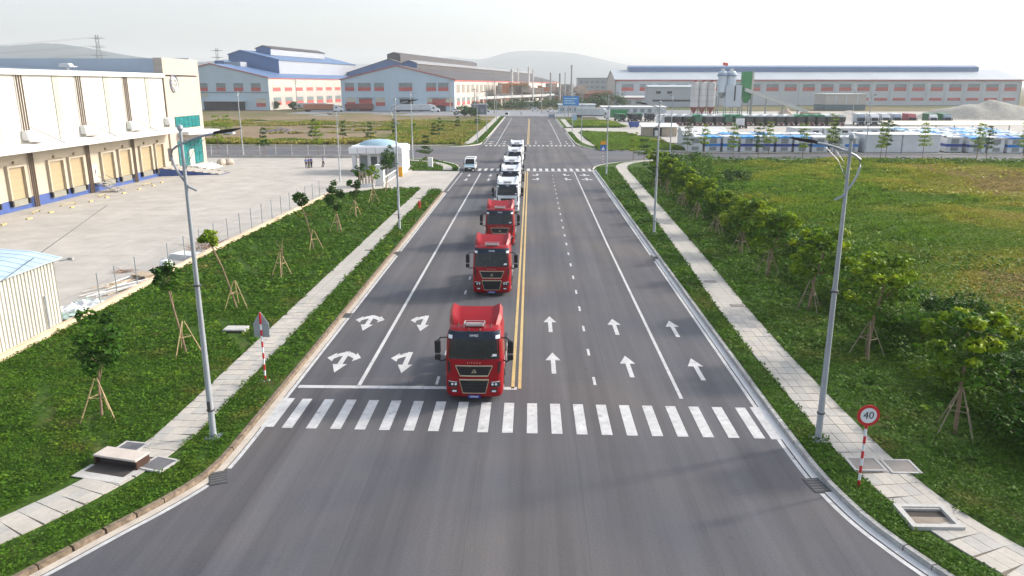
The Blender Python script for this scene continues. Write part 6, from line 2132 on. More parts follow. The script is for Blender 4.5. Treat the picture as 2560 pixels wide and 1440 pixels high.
for k in range(5):
    make_cabin(['skewed cabin with white tarpaulin right of the big boxes', 'cabin with azure tarpaulin second right of the big boxes', 'grey fronted cabin third right of the big boxes', 'solid blue wrapped cabin near the right edge', 'cabin with thin blue band at the right edge'][k], 85.6 + k * 3.75, 160.2 + (1.6 if k == 0 else 0) - .15 * k, [M_cabblue, M_cabblue, M_cabw, M_cablight, M_cabblue][k], [M_cabw, M_tarp, M_cabw, M_cablight, M_cabw][k], rz=R(-6) if k < 2 else 0, group='cabins right of the big boxes')
for r_ in range(4):
    for k in range(7):
        make_cabin('%s cabin from the left in the %s row behind the right hand cabins' % (ORD[k], ORD[r_ + 1]), 84.5 + r_ * 1.6 + k * 3.7, 170 + r_ * 8.2, [M_cabw, M_cablight, M_cabw, M_cabblue][(k + r_) % 4], [M_cabw, M_cabw, mat('tarp_pale', (.45, .60, .68), .6, .12, 1.), M_tarp][(k * 2 + r_) % 4], h=2.9, group='back rows of cabins at the right')
pv_ = thing('cream_long_roof', 'long cream sheet roof behind the rows of cabins at the right', 'shelter', (100, 214, -.02))
MB().prism([(-.5, 2.9), (12.5, 3.5), (12.5, 3.6), (-.5, 3.0)], 'x', 0, 50).build('roof', mat('cream_roof', (.66, .62, .48), .7, .06, 4), pv_)
for k in range(11):
    MB().box(k * 4.9, .2 + k * 4.9, .2, .4, 0, 2.95).build('post', M_galv, pv_)


# ---------------------------------------------------------------- people
def person(lab, x, y, rz, shirt, trouser, pose=0, z=.03):
    """one skinned body; shirt, trousers and hair as clothing over it"""
    t = thing('person', lab, 'person', (x, y, z), rz)
    st_ = .16 * pose

    def skinned(name, pts, edges, rad, m, parent):
        me = bpy.data.meshes.new(name)
        me.from_pydata(pts, edges, [])
        o = link(name, me, parent)
        o.modifiers.new('skin', 'SKIN').use_smooth_shade = True
        for i, r_ in enumerate(rad):
            me.skin_vertices[0].data[i].radius = r_ if hasattr(r_, '__len__') else (r_, r_)
            me.skin_vertices[0].data[i].use_root = (i == 0)
        sb = o.modifiers.new('sub', 'SUBSURF')
        sb.levels = sb.render_levels = 1
        dg = bpy.context.evaluated_depsgraph_get()
        me2 = bpy.data.meshes.new_from_object(o.evaluated_get(dg))
        o.modifiers.clear()
        o.data = me2
        me2.materials.clear()
        me2.materials.append(m)
        return o
    P = [(0, 0, .95), (0, .01, 1.18), (0, .01, 1.40), (0, 0, 1.50), (0, -.01, 1.58), (0, -.02, 1.68),
         (.18, .01, 1.40), (.24, .03, 1.15), (.25, -.06, .92), (.25, -.08, .82), (-.18, .01, 1.40), (-.24, .03, 1.15), (-.25, -.06, .92), (-.25, -.08, .82),
         (.10, 0, .88), (.11, -st_, .48), (.11, st_ * .3, .08), (.11, -.13 + st_ * .3, .03), (-.10, 0, .88), (-.11, st_, .48), (-.11, st_ * 1.6, .08), (-.11, -.13 + st_ * 1.6, .03)]
    E_ = [(0, 1), (1, 2), (2, 3), (3, 4), (4, 5), (2, 6), (6, 7), (7, 8), (8, 9), (2, 10), (10, 11), (11, 12), (12, 13), (0, 14), (14, 15), (15, 16), (16, 17), (0, 18), (18, 19), (19, 20), (20, 21)]
    rad = [(.15, .10), (.15, .10), (.16, .09), .06, (.09, .10), (.075, .085), .06, .045, .035, .03, .06, .045, .035, .03, .085, .06, .042, .035, .085, .06, .042, .035]
    skinned('body', P, E_, rad, mat('skin', (.42, .25, .17), .6, .05, 1.), t)
    SP = [P[0], P[1], P[2], P[6], P[7], P[10], P[11]]
    skinned('shirt', SP, [(0, 1), (1, 2), (2, 3), (3, 4), (2, 5), (5, 6)], [(.18, .13), (.175, .12), (.175, .105), .078, .065, .078, .065], shirt, t)
    TP = [P[0], P[14], P[15], P[16], P[18], P[19], P[20]]
    skinned('trousers', TP, [(0, 1), (1, 2), (2, 3), (0, 4), (4, 5), (5, 6)], [(.165, .12), .105, .082, .068, .105, .082, .068], trouser, t)
    hb = MB()
    hb.loft([[(r_ * math.cos(a) * .95, -.0 + r_ * math.sin(a) * 1.1, zz) for a in np.linspace(0, 2 * math.pi, 10, endpoint=False)] for r_, zz in ((.088, 1.64), (.098, 1.70), (.085, 1.755), (.04, 1.785))])
    hb.build('hair', mat('hair_black', (.015, .012, .01), .6, .1, .5), t, smooth=True)
    for s in (-1, 1):
        MB().box(s * .11 - .05, s * .11 + .05, -.17 + (st_ * .3 if s > 0 else st_ * 1.6), .09 + (st_ * .3 if s > 0 else st_ * 1.6), 0, .09).build('shoe', M_black, t, bevel=.02)
    return t


M_shirt = mat('shirt_blue', (.10, .15, .42), .8, .1, .5)
M_shirt2 = mat('shirt_pale_blue', (.16, .26, .52), .8, .1, .5)
M_trou = mat('trousers_navy', (.012, .014, .03), .8, .1, .5)
person('person in blue shirt and dark trousers, nearer of the standing pair in the yard', -37.3, 127.6, R(200), M_shirt2, M_trou, .3)
person('person in blue shirt and dark trousers, taller in the standing pair in the yard', -37.0, 128.05, R(150), M_shirt, M_trou, .2)
person('person in dark blue, right of the standing pair in the yard', -36.72, 128.5, R(170), M_shirt, M_trou, .4)
person('person in pale blue shirt walking alone in the yard', -35.0, 129.6, R(120), M_shirt2, M_trou, 1.2)
person('person standing alone on the far crossing at the road end', -13.5 + 9, 372, R(90), M_shirt2, M_trou, .5, 0)
# ================================================================== PLANTS


def leaf_cloud(centres, radii, n, size, flat_=.75, r=rng, tilt=.9):
    """n leaf quads in clumps: returns verts (n*4,3) and faces"""
    centres = np.asarray(centres, dtype=float)
    radii = np.asarray(radii, dtype=float)
    w_ = radii ** 2
    ci = r.choice(len(centres), n, p=w_ / w_.sum())
    d = r.normal(0, 1, (n, 3))
    d /= np.linalg.norm(d, axis=1)[:, None]
    rad = radii[ci] * r.uniform(.45, 1.0, n) ** .6
    P = centres[ci] + d * rad[:, None] * np.array([1, 1, flat_])
    s = size * r.uniform(.6, 1.3, n)
    a = r.uniform(0, 2 * np.pi, n)
    nrm = np.stack([r.normal(0, tilt, n), r.normal(0, tilt, n), np.ones(n)], -1) + d * .6
    nrm /= np.linalg.norm(nrm, axis=1)[:, None]
    t1 = np.stack([np.cos(a), np.sin(a), np.zeros(n)], -1)
    t1 -= nrm * (t1 * nrm).sum(1)[:, None]
    t1 /= np.linalg.norm(t1, axis=1)[:, None]
    t2 = np.cross(nrm, t1)
    V = np.stack([P - t1 * s[:, None], P + t2 * s[:, None] * .55, P + t1 * s[:, None], P - t2 * s[:, None] * .55], 1)
    return V.reshape(-1, 3)


def crown(name, parent, centres, radii, n, size, m, flat_=.75, r=rng):
    V = leaf_cloud(centres, radii, n, size, flat_, r)
    return np_mesh(name, V, np.arange(len(V)), 4, m, parent)


def stakes(t, h=1.7, spread=.85, n=3, m=None, a0=.5, ring=True):
    top = []
    for k in range(n):
        a = a0 + 2 * math.pi * k / n
        MB().cyl((spread * math.cos(a), spread * math.sin(a), -.05), (.06 * math.cos(a), .06 * math.sin(a), h), .03, .026, 5).build('stake', m or M_bamboo, t)
        top.append((spread * .48 * math.cos(a), spread * .48 * math.sin(a), h * .55))
    if ring:
        MB().tube(top + [top[0]], .02, 4).build('stake_tie', m or M_bamboo, t)


def sapling(lab, x, y, h, lean, cr, ncl, nleaf, size, m, group, seed, forks=2, stk=True, crown_h=None, z=LZ, bare=False):
    r = np.random.default_rng(seed)
    t = thing('sapling_tree', lab, 'tree', (x, y, z), 0, group)
    th = crown_h or h * .72
    bend = [(0, 0, -.05), (lean[0] * .25, lean[1] * .25, th * .3), (lean[0] * .55 + r.normal(0, .05), lean[1] * .55, th * .62), (lean[0], lean[1], th)]
    MB().tube(bend, [.06, .052, .042, .03], 7).build('trunk', M_bark, t, smooth=True)
    cs, rs = [], []
    for k in range(forks):
        a = r.uniform(0, 6.28)
        L_ = r.uniform(.5, .9) * cr
        e = (lean[0] + L_ * math.cos(a), lean[1] + L_ * math.sin(a), th + (h - th) * r.uniform(.3, .8))
        s0 = bend[2] if k % 2 else bend[3]
        MB().tube([s0, ((s0[0] + e[0]) / 2, (s0[1] + e[1]) / 2, (s0[2] + e[2]) / 2 + .05), e], [.03, .02, .01], 5).build('branch', M_bark, t)
        cs.append(e)
        rs.append(cr * .5)
    if not bare:
        for k in range(ncl):
            d = r.normal(0, 1, 3)
            d /= np.linalg.norm(d)
            cs.append((lean[0] + d[0] * cr * .7, lean[1] + d[1] * cr * .7, (th + h) / 2 + d[2] * (h - th) * .62))
            rs.append(cr * r.uniform(.28, .5))
        crown('crown', t, cs, rs, nleaf, size, m, .8, r)
    if stk:
        stakes(t, 1.75, .8, 3, a0=r.uniform(0, 6))
    return t


GL = 'young trees in the left lawn'
S_ = [('leafy sapling nearest the camera in the left lawn, on three stakes', -17.6, 28.7, 4.3, (.1, .2), .95, 16, 1250, .105, M_leafA, 2.3),
      ('tall sapling with small round crown, second in the left lawn', -17.5, 36.5, 4.6, (-.75, .3), .62, 12, 850, .11, M_leafA, 3.6),
      ('bent sapling with a leafy ball on top, third in the left lawn', -18.0, 44.8, 4.7, (-1.3, .2), .55, 10, 700, .11, M_leafB, 4.0),
      ('bare forked sapling, fourth in the left lawn', -17.8, 52.9, 3.1, (.1, .1), .6, 0, 40, .1, M_leafA, 1.9),
      ('leaning sapling with small crown, fifth in the left lawn', -17.9, 61.8, 4.6, (-.9, .2), .65, 10, 620, .12, M_leafA, 3.9),
      ('dense sapling on splayed stakes, sixth in the left lawn', -17.9, 69.8, 4.4, (-.05, .1), .85, 14, 900, .13, M_leafA, 2.5),
      ('straight sapling with narrow crown, seventh in the left lawn', -18.2, 78.6, 4.6, (.0, .1), .7, 14, 800, .13, M_leafA, 2.4),
      ('sapling with sparse top, eighth in the left lawn', -18.3, 88.4, 4.2, (.1, .0), .75, 9, 420, .13, M_leafB, 2.6),
      ('last sapling in the left lawn next to the driveway', -18.6, 98.4, 4.6, (.1, .0), .9, 12, 620, .14, M_leafA, 2.8)]
for k, (lab, x, y, h, ln, cr, nc, nl, sz, m_, ch) in enumerate(S_):
    sapling(lab, x, y, h, ln, cr, nc, nl, sz, m_, GL, 100 + k, crown_h=ch, bare=(k == 3), forks=3)
# low side shoots seen on two of them
# right hand avenue
GR = 'avenue trees on stakes along the right lawn'


def umbrella(lab, x, y, h, cr, seed, group, name='avenue_tree', nleaf=2600, size=.15, m=(M_scrub, M_leafB), z=LZ, lean=(0, 0), base=.42, stk=True):
    r = np.random.default_rng(seed)
    t = thing(name, lab, 'tree', (x, y, z), 0, group)
    th = h * base
    top = (lean[0], lean[1], h * .8)
    MB().tube([(0, 0, -.05), (lean[0] * .3, lean[1] * .3, th), (lean[0] * .7 + .05, lean[1] * .7, h * .62), top], [.085, .07, .05, .025], 8).build('trunk', M_bark, t, smooth=True)
    dark, dr, lite, lr = [], [], [], []
    tiers = 4
    for q in range(tiers):
        zt = th + (h - th) * (q + .35) / tiers
        rr_ = cr * (1.0 if q < 2 else (.85 if q == 2 else .55)) * r.uniform(.85, 1.1)
        nb = 6 if q < 3 else 4
        a0 = r.uniform(0, 6.28)
        for k in range(nb):
            a = a0 + 2 * math.pi * k / nb + r.normal(0, .25)
            L_ = rr_ * r.uniform(.6, 1.05)
            e = (lean[0] * .6 + L_ * math.cos(a), lean[1] * .6 + L_ * math.sin(a), zt + .22 * L_ * r.uniform(.3, 1.2))
            if r.random() < .75:
                MB().tube([(lean[0] * .6, lean[1] * .6, zt - .15), ((e[0] + lean[0] * .6) / 2, (e[1] + lean[1] * .6) / 2, (zt + e[2]) / 2 + .06), e], [.035, .022, .008], 5).build('branch', M_bark, t)
            for j in range(3):
                f = .45 + .3 * j
                c = (lean[0] * .6 + (e[0] - lean[0] * .6) * f, lean[1] * .6 + (e[1] - lean[1] * .6) * f, zt + (e[2] - zt) * f + .05)
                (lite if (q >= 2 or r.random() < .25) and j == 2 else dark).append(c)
                (lr if (q >= 2 or r.random() < .0) and j == 2 else dr).append(cr * r.uniform(.16, .30)) if False else None
    dr = r.uniform(.16, .30, len(dark)) * cr
    lr = r.uniform(.15, .27, len(lite)) * cr
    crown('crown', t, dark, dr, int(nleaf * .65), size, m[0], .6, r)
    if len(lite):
        crown('crown_sunlit_tips', t, lite, lr, int(nleaf * .5), size, m[1], .6, r)  # brighter, yellower leaves paint sunlight onto the crown tops
    if stk:
        stakes(t, 1.9, .9, 4, mat('weathered_stake', (.27, .22, .15), .85, .2, .3), a0=r.uniform(0, 6))
    return t


ar = [(16.8, 28.1, 5.1, 1.75), (17.0, 36.8, 5.3, 2.1), (17.0, 45.2, 5.0, 2.0), (17.2, 54.2, 4.6, 1.9), (17.1, 61.4, 4.4, 2.1), (17.0, 69.6, 4.0, 1.8), (17.1, 78.2, 4.2, 1.9), (17.1, 86.2, 4.3, 1.9), (17.0, 95.5, 4.6, 2.0), (17.0, 103.4, 4.8, 2.0)]
for k, (x, y, h, cr) in enumerate(ar):
    umbrella(['avenue tree nearest the camera, behind the speed sign', 'second avenue tree on stakes along the right lawn', 'third avenue tree along the right lawn', 'fourth avenue tree along the right lawn', 'fifth avenue tree along the right lawn', 'sixth avenue tree along the right lawn', 'seventh avenue tree along the right lawn', 'eighth avenue tree along the right lawn', 'ninth avenue tree along the right lawn', 'last avenue tree along the right lawn'][k],
             x, y, h, cr, 300 + k, GR, nleaf=int(2700 - 120 * k), size=.13 + .006 * k, lean=((-.1, .1), (.6, .3), (.8, .3), (.8, .3), (.9, .2), (.7, .2), (.5, .2), (.4, 0), (.4, 0), (.3, 0))[k])

# bushes between the avenue trees and the field
GB = 'bushes at the edge of the right field'
bsh = [(20.2, 27.0, 1.9, 1.7), (22.6, 29.4, 2.6, 1.9), (25.0, 25.6, 2.2, 1.8), (20.8, 32.2, 1.9, 1.5), (23.8, 34.0, 2.4, 1.7), (20.4, 38.8, 2.0, 1.6), (23.0, 40.6, 2.2, 1.6), (21.2, 46.8, 2.3, 1.9), (20.6, 53.0, 1.9, 1.5), (21.4, 59.5, 2.0, 1.7),
       (20.2, 66.0, 1.8, 1.5), (21.0, 74.0, 1.7, 1.5), (20.6, 83.0, 2.0, 1.7), (21.5, 91.0, 2.4, 2.1), (23.0, 99.5, 2.6, 2.3), (20.4, 107, 2.6, 2.2), (24.0, 113, 2.8, 2.4), (22.0, 121, 2.4, 2.1), (27.5, 106, 2.0, 1.8), (26.5, 120, 2.2, 2.0), (28.4, 131, 2.4, 2.2), (24.5, 134, 2.0, 1.6)]
for k, (x, y, h, cr) in enumerate(bsh):
    r = np.random.default_rng(500 + k)
    o = thing('field_bush', '%s bush from the camera at the edge of the right field' % (ORD[k] if k < 20 else ['twenty-first', 'twenty-second'][k - 20]), 'bush', (x, y, .1), 0, GB)
    h, cr = h * 1.15, cr * 1.2
    cs = [(r.normal(0, cr * .42), r.normal(0, cr * .42), h * r.uniform(.25, .8)) for _ in range(16)]
    crown('leaves', o, cs, r.uniform(.25, .48, 16) * cr, int(3000 if y < 60 else 1600), .10 if y < 60 else .16, M_scrub if k % 3 else M_leafA, .75, r)
    for _ in range(4):
        c = cs[r.integers(16)]
        MB().tube([(0, 0, -.05), (c[0] * .5, c[1] * .5, c[2] * .5), c], [.04, .025, .01], 5).build('stem', M_bark, o)


# tiered young trees along the cross street ------------------------------------------
def tiered(lab, x, y, h, seed, group, cr=1.15, m=M_leafB, z=.0, first=.38):
    r = np.random.default_rng(seed)
    t = thing('tiered_tree', lab, 'tree', (x, y, z), 0, group)
    MB().tube([(0, 0, -.1), (r.normal(0, .06), 0, h * .5), (r.normal(0, .1), 0, h)], [.07, .05, .015], 6).build('trunk', M_bark, t)
    cs, rs = [], []
    nt_ = max(3, int(h / 1.0))
    for q in range(nt_):
        f = q / (nt_ - 1)
        zt = h * (first + (1 - first) * f)
        rr_ = cr * (1.0 - .5 * f) * r.uniform(.6, 1.25)
        a0 = r.uniform(0, 6)
        for k in range(5):
            a = a0 + k * 1.257
            a += r.normal(0, .3)
            ln_ = r.uniform(.6, 1.2)
            e = (rr_ * ln_ * math.cos(a), rr_ * ln_ * math.sin(a), zt + .2 * rr_ * ln_ + r.normal(0, .16))
            if k % 2 == 0:
                MB().tube([(0, 0, zt - .1), e], [.025, .008], 4).build('branch', M_bark, t)
            cs += [e, (e[0] * .55, e[1] * .55, zt + .1 * rr_)]
            rs += [.34 * cr * (1.1 - .4 * f)] * 2
    crown('crown', t, cs, rs, 900, .14, m, .55, r)
    return t


sl = [(-62.6, 160 - 6, 7.4), (-53.0, 153, 5.0), (-42.0, 152.5, 6.0), (-36.6, 177, 5.0), (-26.8, 177.3, 5.2), (-18.9, 139.5, 4.4), (-70, 178.5, 6.5), (-49.8, 177.5, 5.6)]
sln = ['tall thin tiered tree behind the boundary fence next to the dock tower', 'low tiered tree behind the boundary fence', 'tiered tree behind the yard people', 'tiered tree on the far pavement left of the guardhouse', 'tiered tree on the far pavement above the guardhouse dome', 'young tree on the corner lawn by the white cabinet', 'tiered tree on the far pavement beside the dock tower', 'thin tiered tree on the far pavement between two lamps', 'tiered tree hidden in part by the dock tower']
for k, (x, y, h) in enumerate(sl):
    tiered(sln[k], x, y, h, 700 + k, 'tiered trees on the left cross street', cr=1.2, m=M_leafA if k % 2 else M_leafB)
sr_ = [(29.8, 148.0, 7.0), (34.9, 156.4, 5.6), (37.6, 144.5, 6.4), (42.4, 145, 6.4), (47.6, 156, 6.2), (50.6, 145, 6.2), (56.2, 145, 6.4), (59.8, 155.5, 7.6), (65.2, 145.5, 6.2), (67.0, 147.5, 6.8), (74.6, 148.9, 6.3), (82.0, 144, 6.4), (84.6, 145.5, 6.0), (91, 145, 6.8), (19.0, 143.4, 4.6), (20.6, 140.6, 3.8)]
for k, (x, y, h) in enumerate(sr_):
    tiered('%s tiered tree from the left along the right cross street' % ORD[k] if k < 14 else ['young tree on the right corner lawn nearer the crossing', 'young tree on the right corner lawn farther from the crossing'][k - 14], x, y, h, 800 + k, 'tiered trees on the right cross street', cr=1.25, m=M_leafB if k % 3 else M_leafA)
fl_ = [(-24, 193, 4.2), (-25, 214, 4.4), (-30, 200, 3.6), (-22, 236, 4.0), (-17.5, 258, 4.2), (-36, 205, 4.6), (-46, 190, 4.6)]
for k, (x, y, h) in enumerate(fl_):
    tiered('%s scattered young tree from the right in the left field' % ORD[k], x, y, h, 900 + k, 'scattered young trees in the left field', cr=1.0, m=M_leafA)
gp_ = [(-23.2, 104.2, 2.2, 'shrub in front of the timber slats by the gate pillar'), (-21.7, 118.5, 3.2, 'bushy young tree in front of the guardhouse window')]
for k, (x, y, h, lab) in enumerate(gp_):
    sapling(lab, x, y, h + .8, (0, 0), .8, 12, 700, .14, M_leafA, None, 950 + k, stk=False, crown_h=h * .5, z=.05)

# trees at the end of the road -----------------------------------------------------------
GF = 'trees beyond the end crossing'
M_leafF = blend_mat('leaf_far', [(.025, .07, .018), (.045, .10, .025), (.08, .14, .03)], 3., rough=.6, island=.35, fine=.15, trans=.25)
ft = [(-22, 446, 5.2, 7), (-12, 442, 5.6, 8), (-4, 446, 5.8, 8), (5, 444, 5.6, 8), (14, 448, 6.0, 8), (23, 452, 6.2, 8), (30, 470, 6.5, 7), (38, 462, 9, 7), (46, 470, 10.5, 7), (54, 466, 10, 6), (-32, 455, 4.2, 5), (-29, 344, 5.0, 4.2), (-24.5, 338, 4.4, 3.4), (27, 440, 6.5, 5), (41, 448, 6.5, 5), (-170, 446, 5, 4), (-158, 448, 5.5, 4), (-143, 436, 5, 3.6), (-132, 434, 5.4, 3.6)]
fn = ['leftmost', 'second', 'third', 'fourth', 'fifth', 'sixth', 'seventh', 'eighth', 'ninth', 'tenth']
for k, (x, y, h, cr) in enumerate(ft):
    r = np.random.default_rng(1000 + k)
    lab = ('%s broad tree in the line beyond the end crossing' % fn[k]) if k < 10 else ['low tree below the mill gallery at the left', 'bushy roadside tree at the far left street corner', 'smaller roadside bush next to the far left street corner', 'rounded tree behind the low pale sheds', 'rounded tree right of the blue direction sign', 'tree left of the lamp before the blue factory', 'tree right of the lamp before the blue factory', 'left poplar before the lit factory wall', 'right poplar before the lit factory wall'][k - 10]
    o = thing('far_tree', lab, 'tree', (x, y, 0), 0, GF)
    MB().tube([(0, 0, -.2), (.1, 0, h * .4), (0, 0, h * .75)], [.25, .18, .06], 6).build('trunk', M_bark, o)
    cs = [(r.normal(0, cr * .38), r.normal(0, cr * .3), h * r.uniform(.3, .85)) for _ in range(22)]
    crown('crown', o, cs, r.uniform(.2, .36, 22) * cr, 1500, .34, M_leafF, .75, r)
    for _ in range(4):
        c = cs[r.integers(22)]
        MB().tube([(0, 0, h * .3), (c[0] * .6, c[1] * .6, h * .3 + (c[2] - h * .3) * .5), c], [.1, .06, .02], 5).build('limb', M_bark, o)

# ---------------------------------------------------------------- ground cover, grass, field growth


def tufts(name, pts, h, spread, nb, m, parent=None, width=.035, droop=.5):
    """nb blades for each point; one triangle pair each (quad)"""
    n = len(pts)
    P = np.repeat(pts, nb, axis=0)
    k = len(P)
    hh = (h * rng.uniform(.5, 1.2, k)) if np.isscalar(h) else np.repeat(h, nb) * rng.uniform(.5, 1.2, k)
    a = rng.uniform(0, 2 * np.pi, k)
    out = spread * rng.uniform(.2, 1, k)
    dx, dy = np.cos(a), np.sin(a)
    B = P + np.stack([dx * out * .25, dy * out * .25, np.zeros(k)], -1)
    w_ = width * rng.uniform(.6, 1.3, k)
    sx, sy_ = -dy * w_, dx * w_
    S = np.stack([sx, sy_, np.zeros(k)], -1)
    Mid = B + np.stack([dx * out * .5, dy * out * .5, hh * .75], -1)
    T = B + np.stack([dx * out * 1.1, dy * out * 1.1, hh * (1 - droop * .3)], -1)
    V = np.stack([B - S, B + S, Mid + S * .9, T, Mid - S * .9], 1).reshape(-1, 3)
    base = np.arange(k)[:, None] * 5
    F_ = (base + np.array([0, 1, 2, 4])[None, :]).reshape(-1)
    F3 = (base + np.array([4, 2, 3, 3])[None, :])
    # top triangle as a thin quad
    V2 = V
    me_faces = np.concatenate([F_.reshape(-1, 4), (base + np.array([4, 2, 3, 3])[None, :])[:0]]).ravel()
    return stuff(np_mesh(name, V2, me_faces, 4, m, parent))


def leaves_on(name, pts, size, m, lift=.06):
    n = len(pts)
    a = rng.uniform(0, 2 * np.pi, n)
    s = size * rng.uniform(.5, 1.35, n)
    nrm = np.stack([rng.normal(0, .6, n), rng.normal(0, .6, n), np.ones(n)], -1)
    nrm /= np.linalg.norm(nrm, axis=1)[:, None]
    t1 = np.stack([np.cos(a), np.sin(a), np.zeros(n)], -1)
    t1 -= nrm * (t1 * nrm).sum(1)[:, None]
    t2 = np.cross(nrm, t1)
    P = pts + np.stack([np.zeros(n), np.zeros(n), lift * rng.uniform(0, 1.6, n) ** 1.5], -1)
    V = np.stack([P - t1 * s[:, None], P + t2 * s[:, None] * .6, P + t1 * s[:, None], P - t2 * s[:, None] * .6], 1).reshape(-1, 3)
    return stuff(np_mesh(name, V, np.arange(len(V)), 4, m))


def poly_path(pts, y):
    return np.interp(y, [p[1] for p in pts], [p[0] for p in pts])


def scatter(n, x0, x1, y0, y1, keep):
    x, y = rng.uniform(x0, x1, n), rng.uniform(y0, y1, n)
    k = keep(x, y)
    return x[k], y[k]


def d_path(x, y, line, w):
    return np.abs(x - poly_path(line, y)) > w


def clump(x, y, s, seed):
    return noise2(x * s, y * s, seed)


KLi, KRi = sorted(gl, key=lambda p: p[1]), sorted(gr, key=lambda p: p[1])


def keep_l(x, y):
    ed = np.interp(y, [5, 30, 60, 94.6, 102], [-26.2, -26.1, -26.0, -24.95, -18])
    fr = (x > ed) & (x < poly_path(KLi, y) - .02)
    pa = np.abs(x - poly_path(PL, y)) > .80 * np.sqrt(1 + np.gradient(np.array([p[0] for p in PL])).max() * 0) + .10 * np.sin(y * 3.1) * np.sin(y * 1.7) - .02
    bend = np.where(y < 26, .45, 0)
    pa2 = np.abs(x - poly_path(PL, y)) > (.74 + bend + .07 * np.sin(y * 5.1) * np.sin(y * 1.7))
    pit = ~((np.abs(x + 14.7) < 1.25) & (np.abs(y - 24.5) < .95)) & ~((np.abs(x + 13.35) < .6) & (np.abs(y - 24.75) < .55)) & ~((np.abs(x + 15.05) < .55) & (np.abs(y - 26) < .5))
    end = y < 102.0 - np.clip((x + 15) * .75, 0, 3.2)
    return fr & pa2 & pit & end


def keep_rr(x, y):
    fr = (x < 18.8) & (x > poly_path(KRi, y) + .02)
    bend = np.where(y < 22, .30, 0)
    pa2 = np.abs(x - poly_path(PR, y)) > (.87 + bend + .07 * np.sin(y * 4.3) * np.sin(y * 1.9))
    pit = ~((np.abs(x - 12.65) < .85) & (np.abs(y - 21.85) < .75)) & ~((np.abs(x - 13.35) < .6) & (np.abs(y - 25.2) < .55)) & ~((np.abs(x - 12.15) < .6) & (np.abs(y - 25.3) < .5))
    return fr & pa2 & pit


for nm, x0, x1, kp, m_ in (('ground_cover_left', -26.2, -11, keep_l, M_leaf_low), ('ground_cover_right', 10, 18.8, keep_rr, M_leaf_low)):
    PX, PY, SZ = [], [], []
    for ya, yb, dens, sz in ((14, 27, 430, .05), (27, 36, 260, .062), (36, 48, 150, .085), (48, 72, 60, .13), (72, 103 if x0 < 0 else 128, 26, .18)):
        n_ = int((x1 - x0) * (yb - ya) * dens)
        x, y = scatter(n_, x0, x1, ya, yb, kp)
        PX.append(x)
        PY.append(y)
        SZ.append(np.full(len(x), sz))
    x, y, s_ = np.concatenate(PX), np.concatenate(PY), np.concatenate(SZ)
    thin = (clump(x, y, 6, 81) * .5 + clump(x, y, 19, 82) * .6) > -1.15 + .5 * rng.random(len(x)) - .25
    x, y, s_ = x[thin], y[thin], s_[thin] * (.85 + .3 * rng.random(thin.sum()))
    hump = np.clip(clump(x, y, 14, 4) * .5 + clump(x, y, 40, 6) * .5, -.3, 1.2) * .07
    pts = np.stack([x, y, np.full(len(x), LZ + .02) + np.maximum(hump, 0)], -1)
    leaves_on(nm, pts, s_, m_, .07)
# taller weedy clumps in the lawns
x, y = scatter(900, -26, -12, 18, 100, keep_l)
cl = clump(x, y, 9, 21) > .25
leaves = []
for q in range(9):
    leaves.append(np.stack([x[cl] + rng.normal(0, .16, cl.sum()), y[cl] + rng.normal(0, .16, cl.sum()), np.full(cl.sum(), LZ + .05) + rng.uniform(0, .22, cl.sum())], -1))
leaves_on('lawn_weeds_left', np.concatenate(leaves), .11, M_scrub, .05)
x, y = scatter(700, 14, 19.2, 18, 110, keep_rr)
cl = clump(x, y, 9, 22) > .2
leaves = [np.stack([x[cl] + rng.normal(0, .16, cl.sum()), y[cl] + rng.normal(0, .16, cl.sum()), np.full(cl.sum(), LZ + .05) + rng.uniform(0, .22, cl.sum())], -1) for q in range(8)]
leaves_on('lawn_weeds_right', np.concatenate(leaves), .13, M_scrub, .05)

# right field: tall grass, thicker and greener towards the trees and the street
for ya, yb, dens, h, wd, nb in ((14, 50, 34, .6, .045, 6), (50, 85, 20, .7, .07, 6), (85, 141, 13, .75, .12, 6)):
    xa, xb = 18.6, 26 + yb * .70
    n_ = int((xb - xa) * (yb - ya) * dens)
    x, y = scatter(n_, xa, xb, ya, yb, lambda x, y: in_r(x, y) & (x < 22 + y * .72))
    hh = h * (.55 + .5 * np.clip(clump(x, y, 3.0, 31), -.8, 1.2)) * np.where(x < 24, 1.35, 1.0)
    tufts('tall_grass_right', np.stack([x, y, terrain(x, y, .12, .22, 3) - .04], -1), np.maximum(hh, .15), .35 if ya < 50 else .5, nb, M_fieldgrass, width=wd)
# scrub belt behind the avenue
x, y = scatter(60000, 18.5, 32, 18, 128, lambda x, y: (x < 20.5 + 6.5 * rng.random(len(x)) ** 1.3 + np.where(y < 45, 3, 0)) & in_r(x, y))
x2, y2 = scatter(40000, 18.0, 31, 15, 52, lambda x, y: (x < 21.5 + 8 * rng.random(len(x))))
x, y = np.concatenate([x, x2]), np.concatenate([y, y2])
zz = terrain(x, y, .12, .22, 3) + .02 + rng.uniform(0, 1, len(x)) ** 1.3 * (1.1 + .5 * np.clip(clump(x, y, 5, 51), -1, 1))
leaves_on('scrub_belt', np.stack([x, y, zz], -1), np.where(y < 55, .11, .17), M_scrub, .05)
# lush lumps in the greener part of the field, next to the trees
x, y = scatter(120000, 20, 60, 16, 118, lambda x, y: (x < 24 + 14 * rng.random(len(x)) + np.where(y < 60, 6, 0)) & (clump(x, y, 7, 55) + .6 * clump(x, y, 17, 56) > .1) & in_r(x, y) & (x < 22 + y * .72))
hm_ = np.clip(clump(x, y, 7, 55) + .6 * clump(x, y, 17, 56), 0, 1.6)
leaves_on('lush_growth', np.stack([x, y, terrain(x, y, .12, .22, 3) + rng.uniform(.1, 1, len(x)) * (.25 + .5 * hm_)], -1), np.where(y < 55, .10, .15), M_scrub, .03)
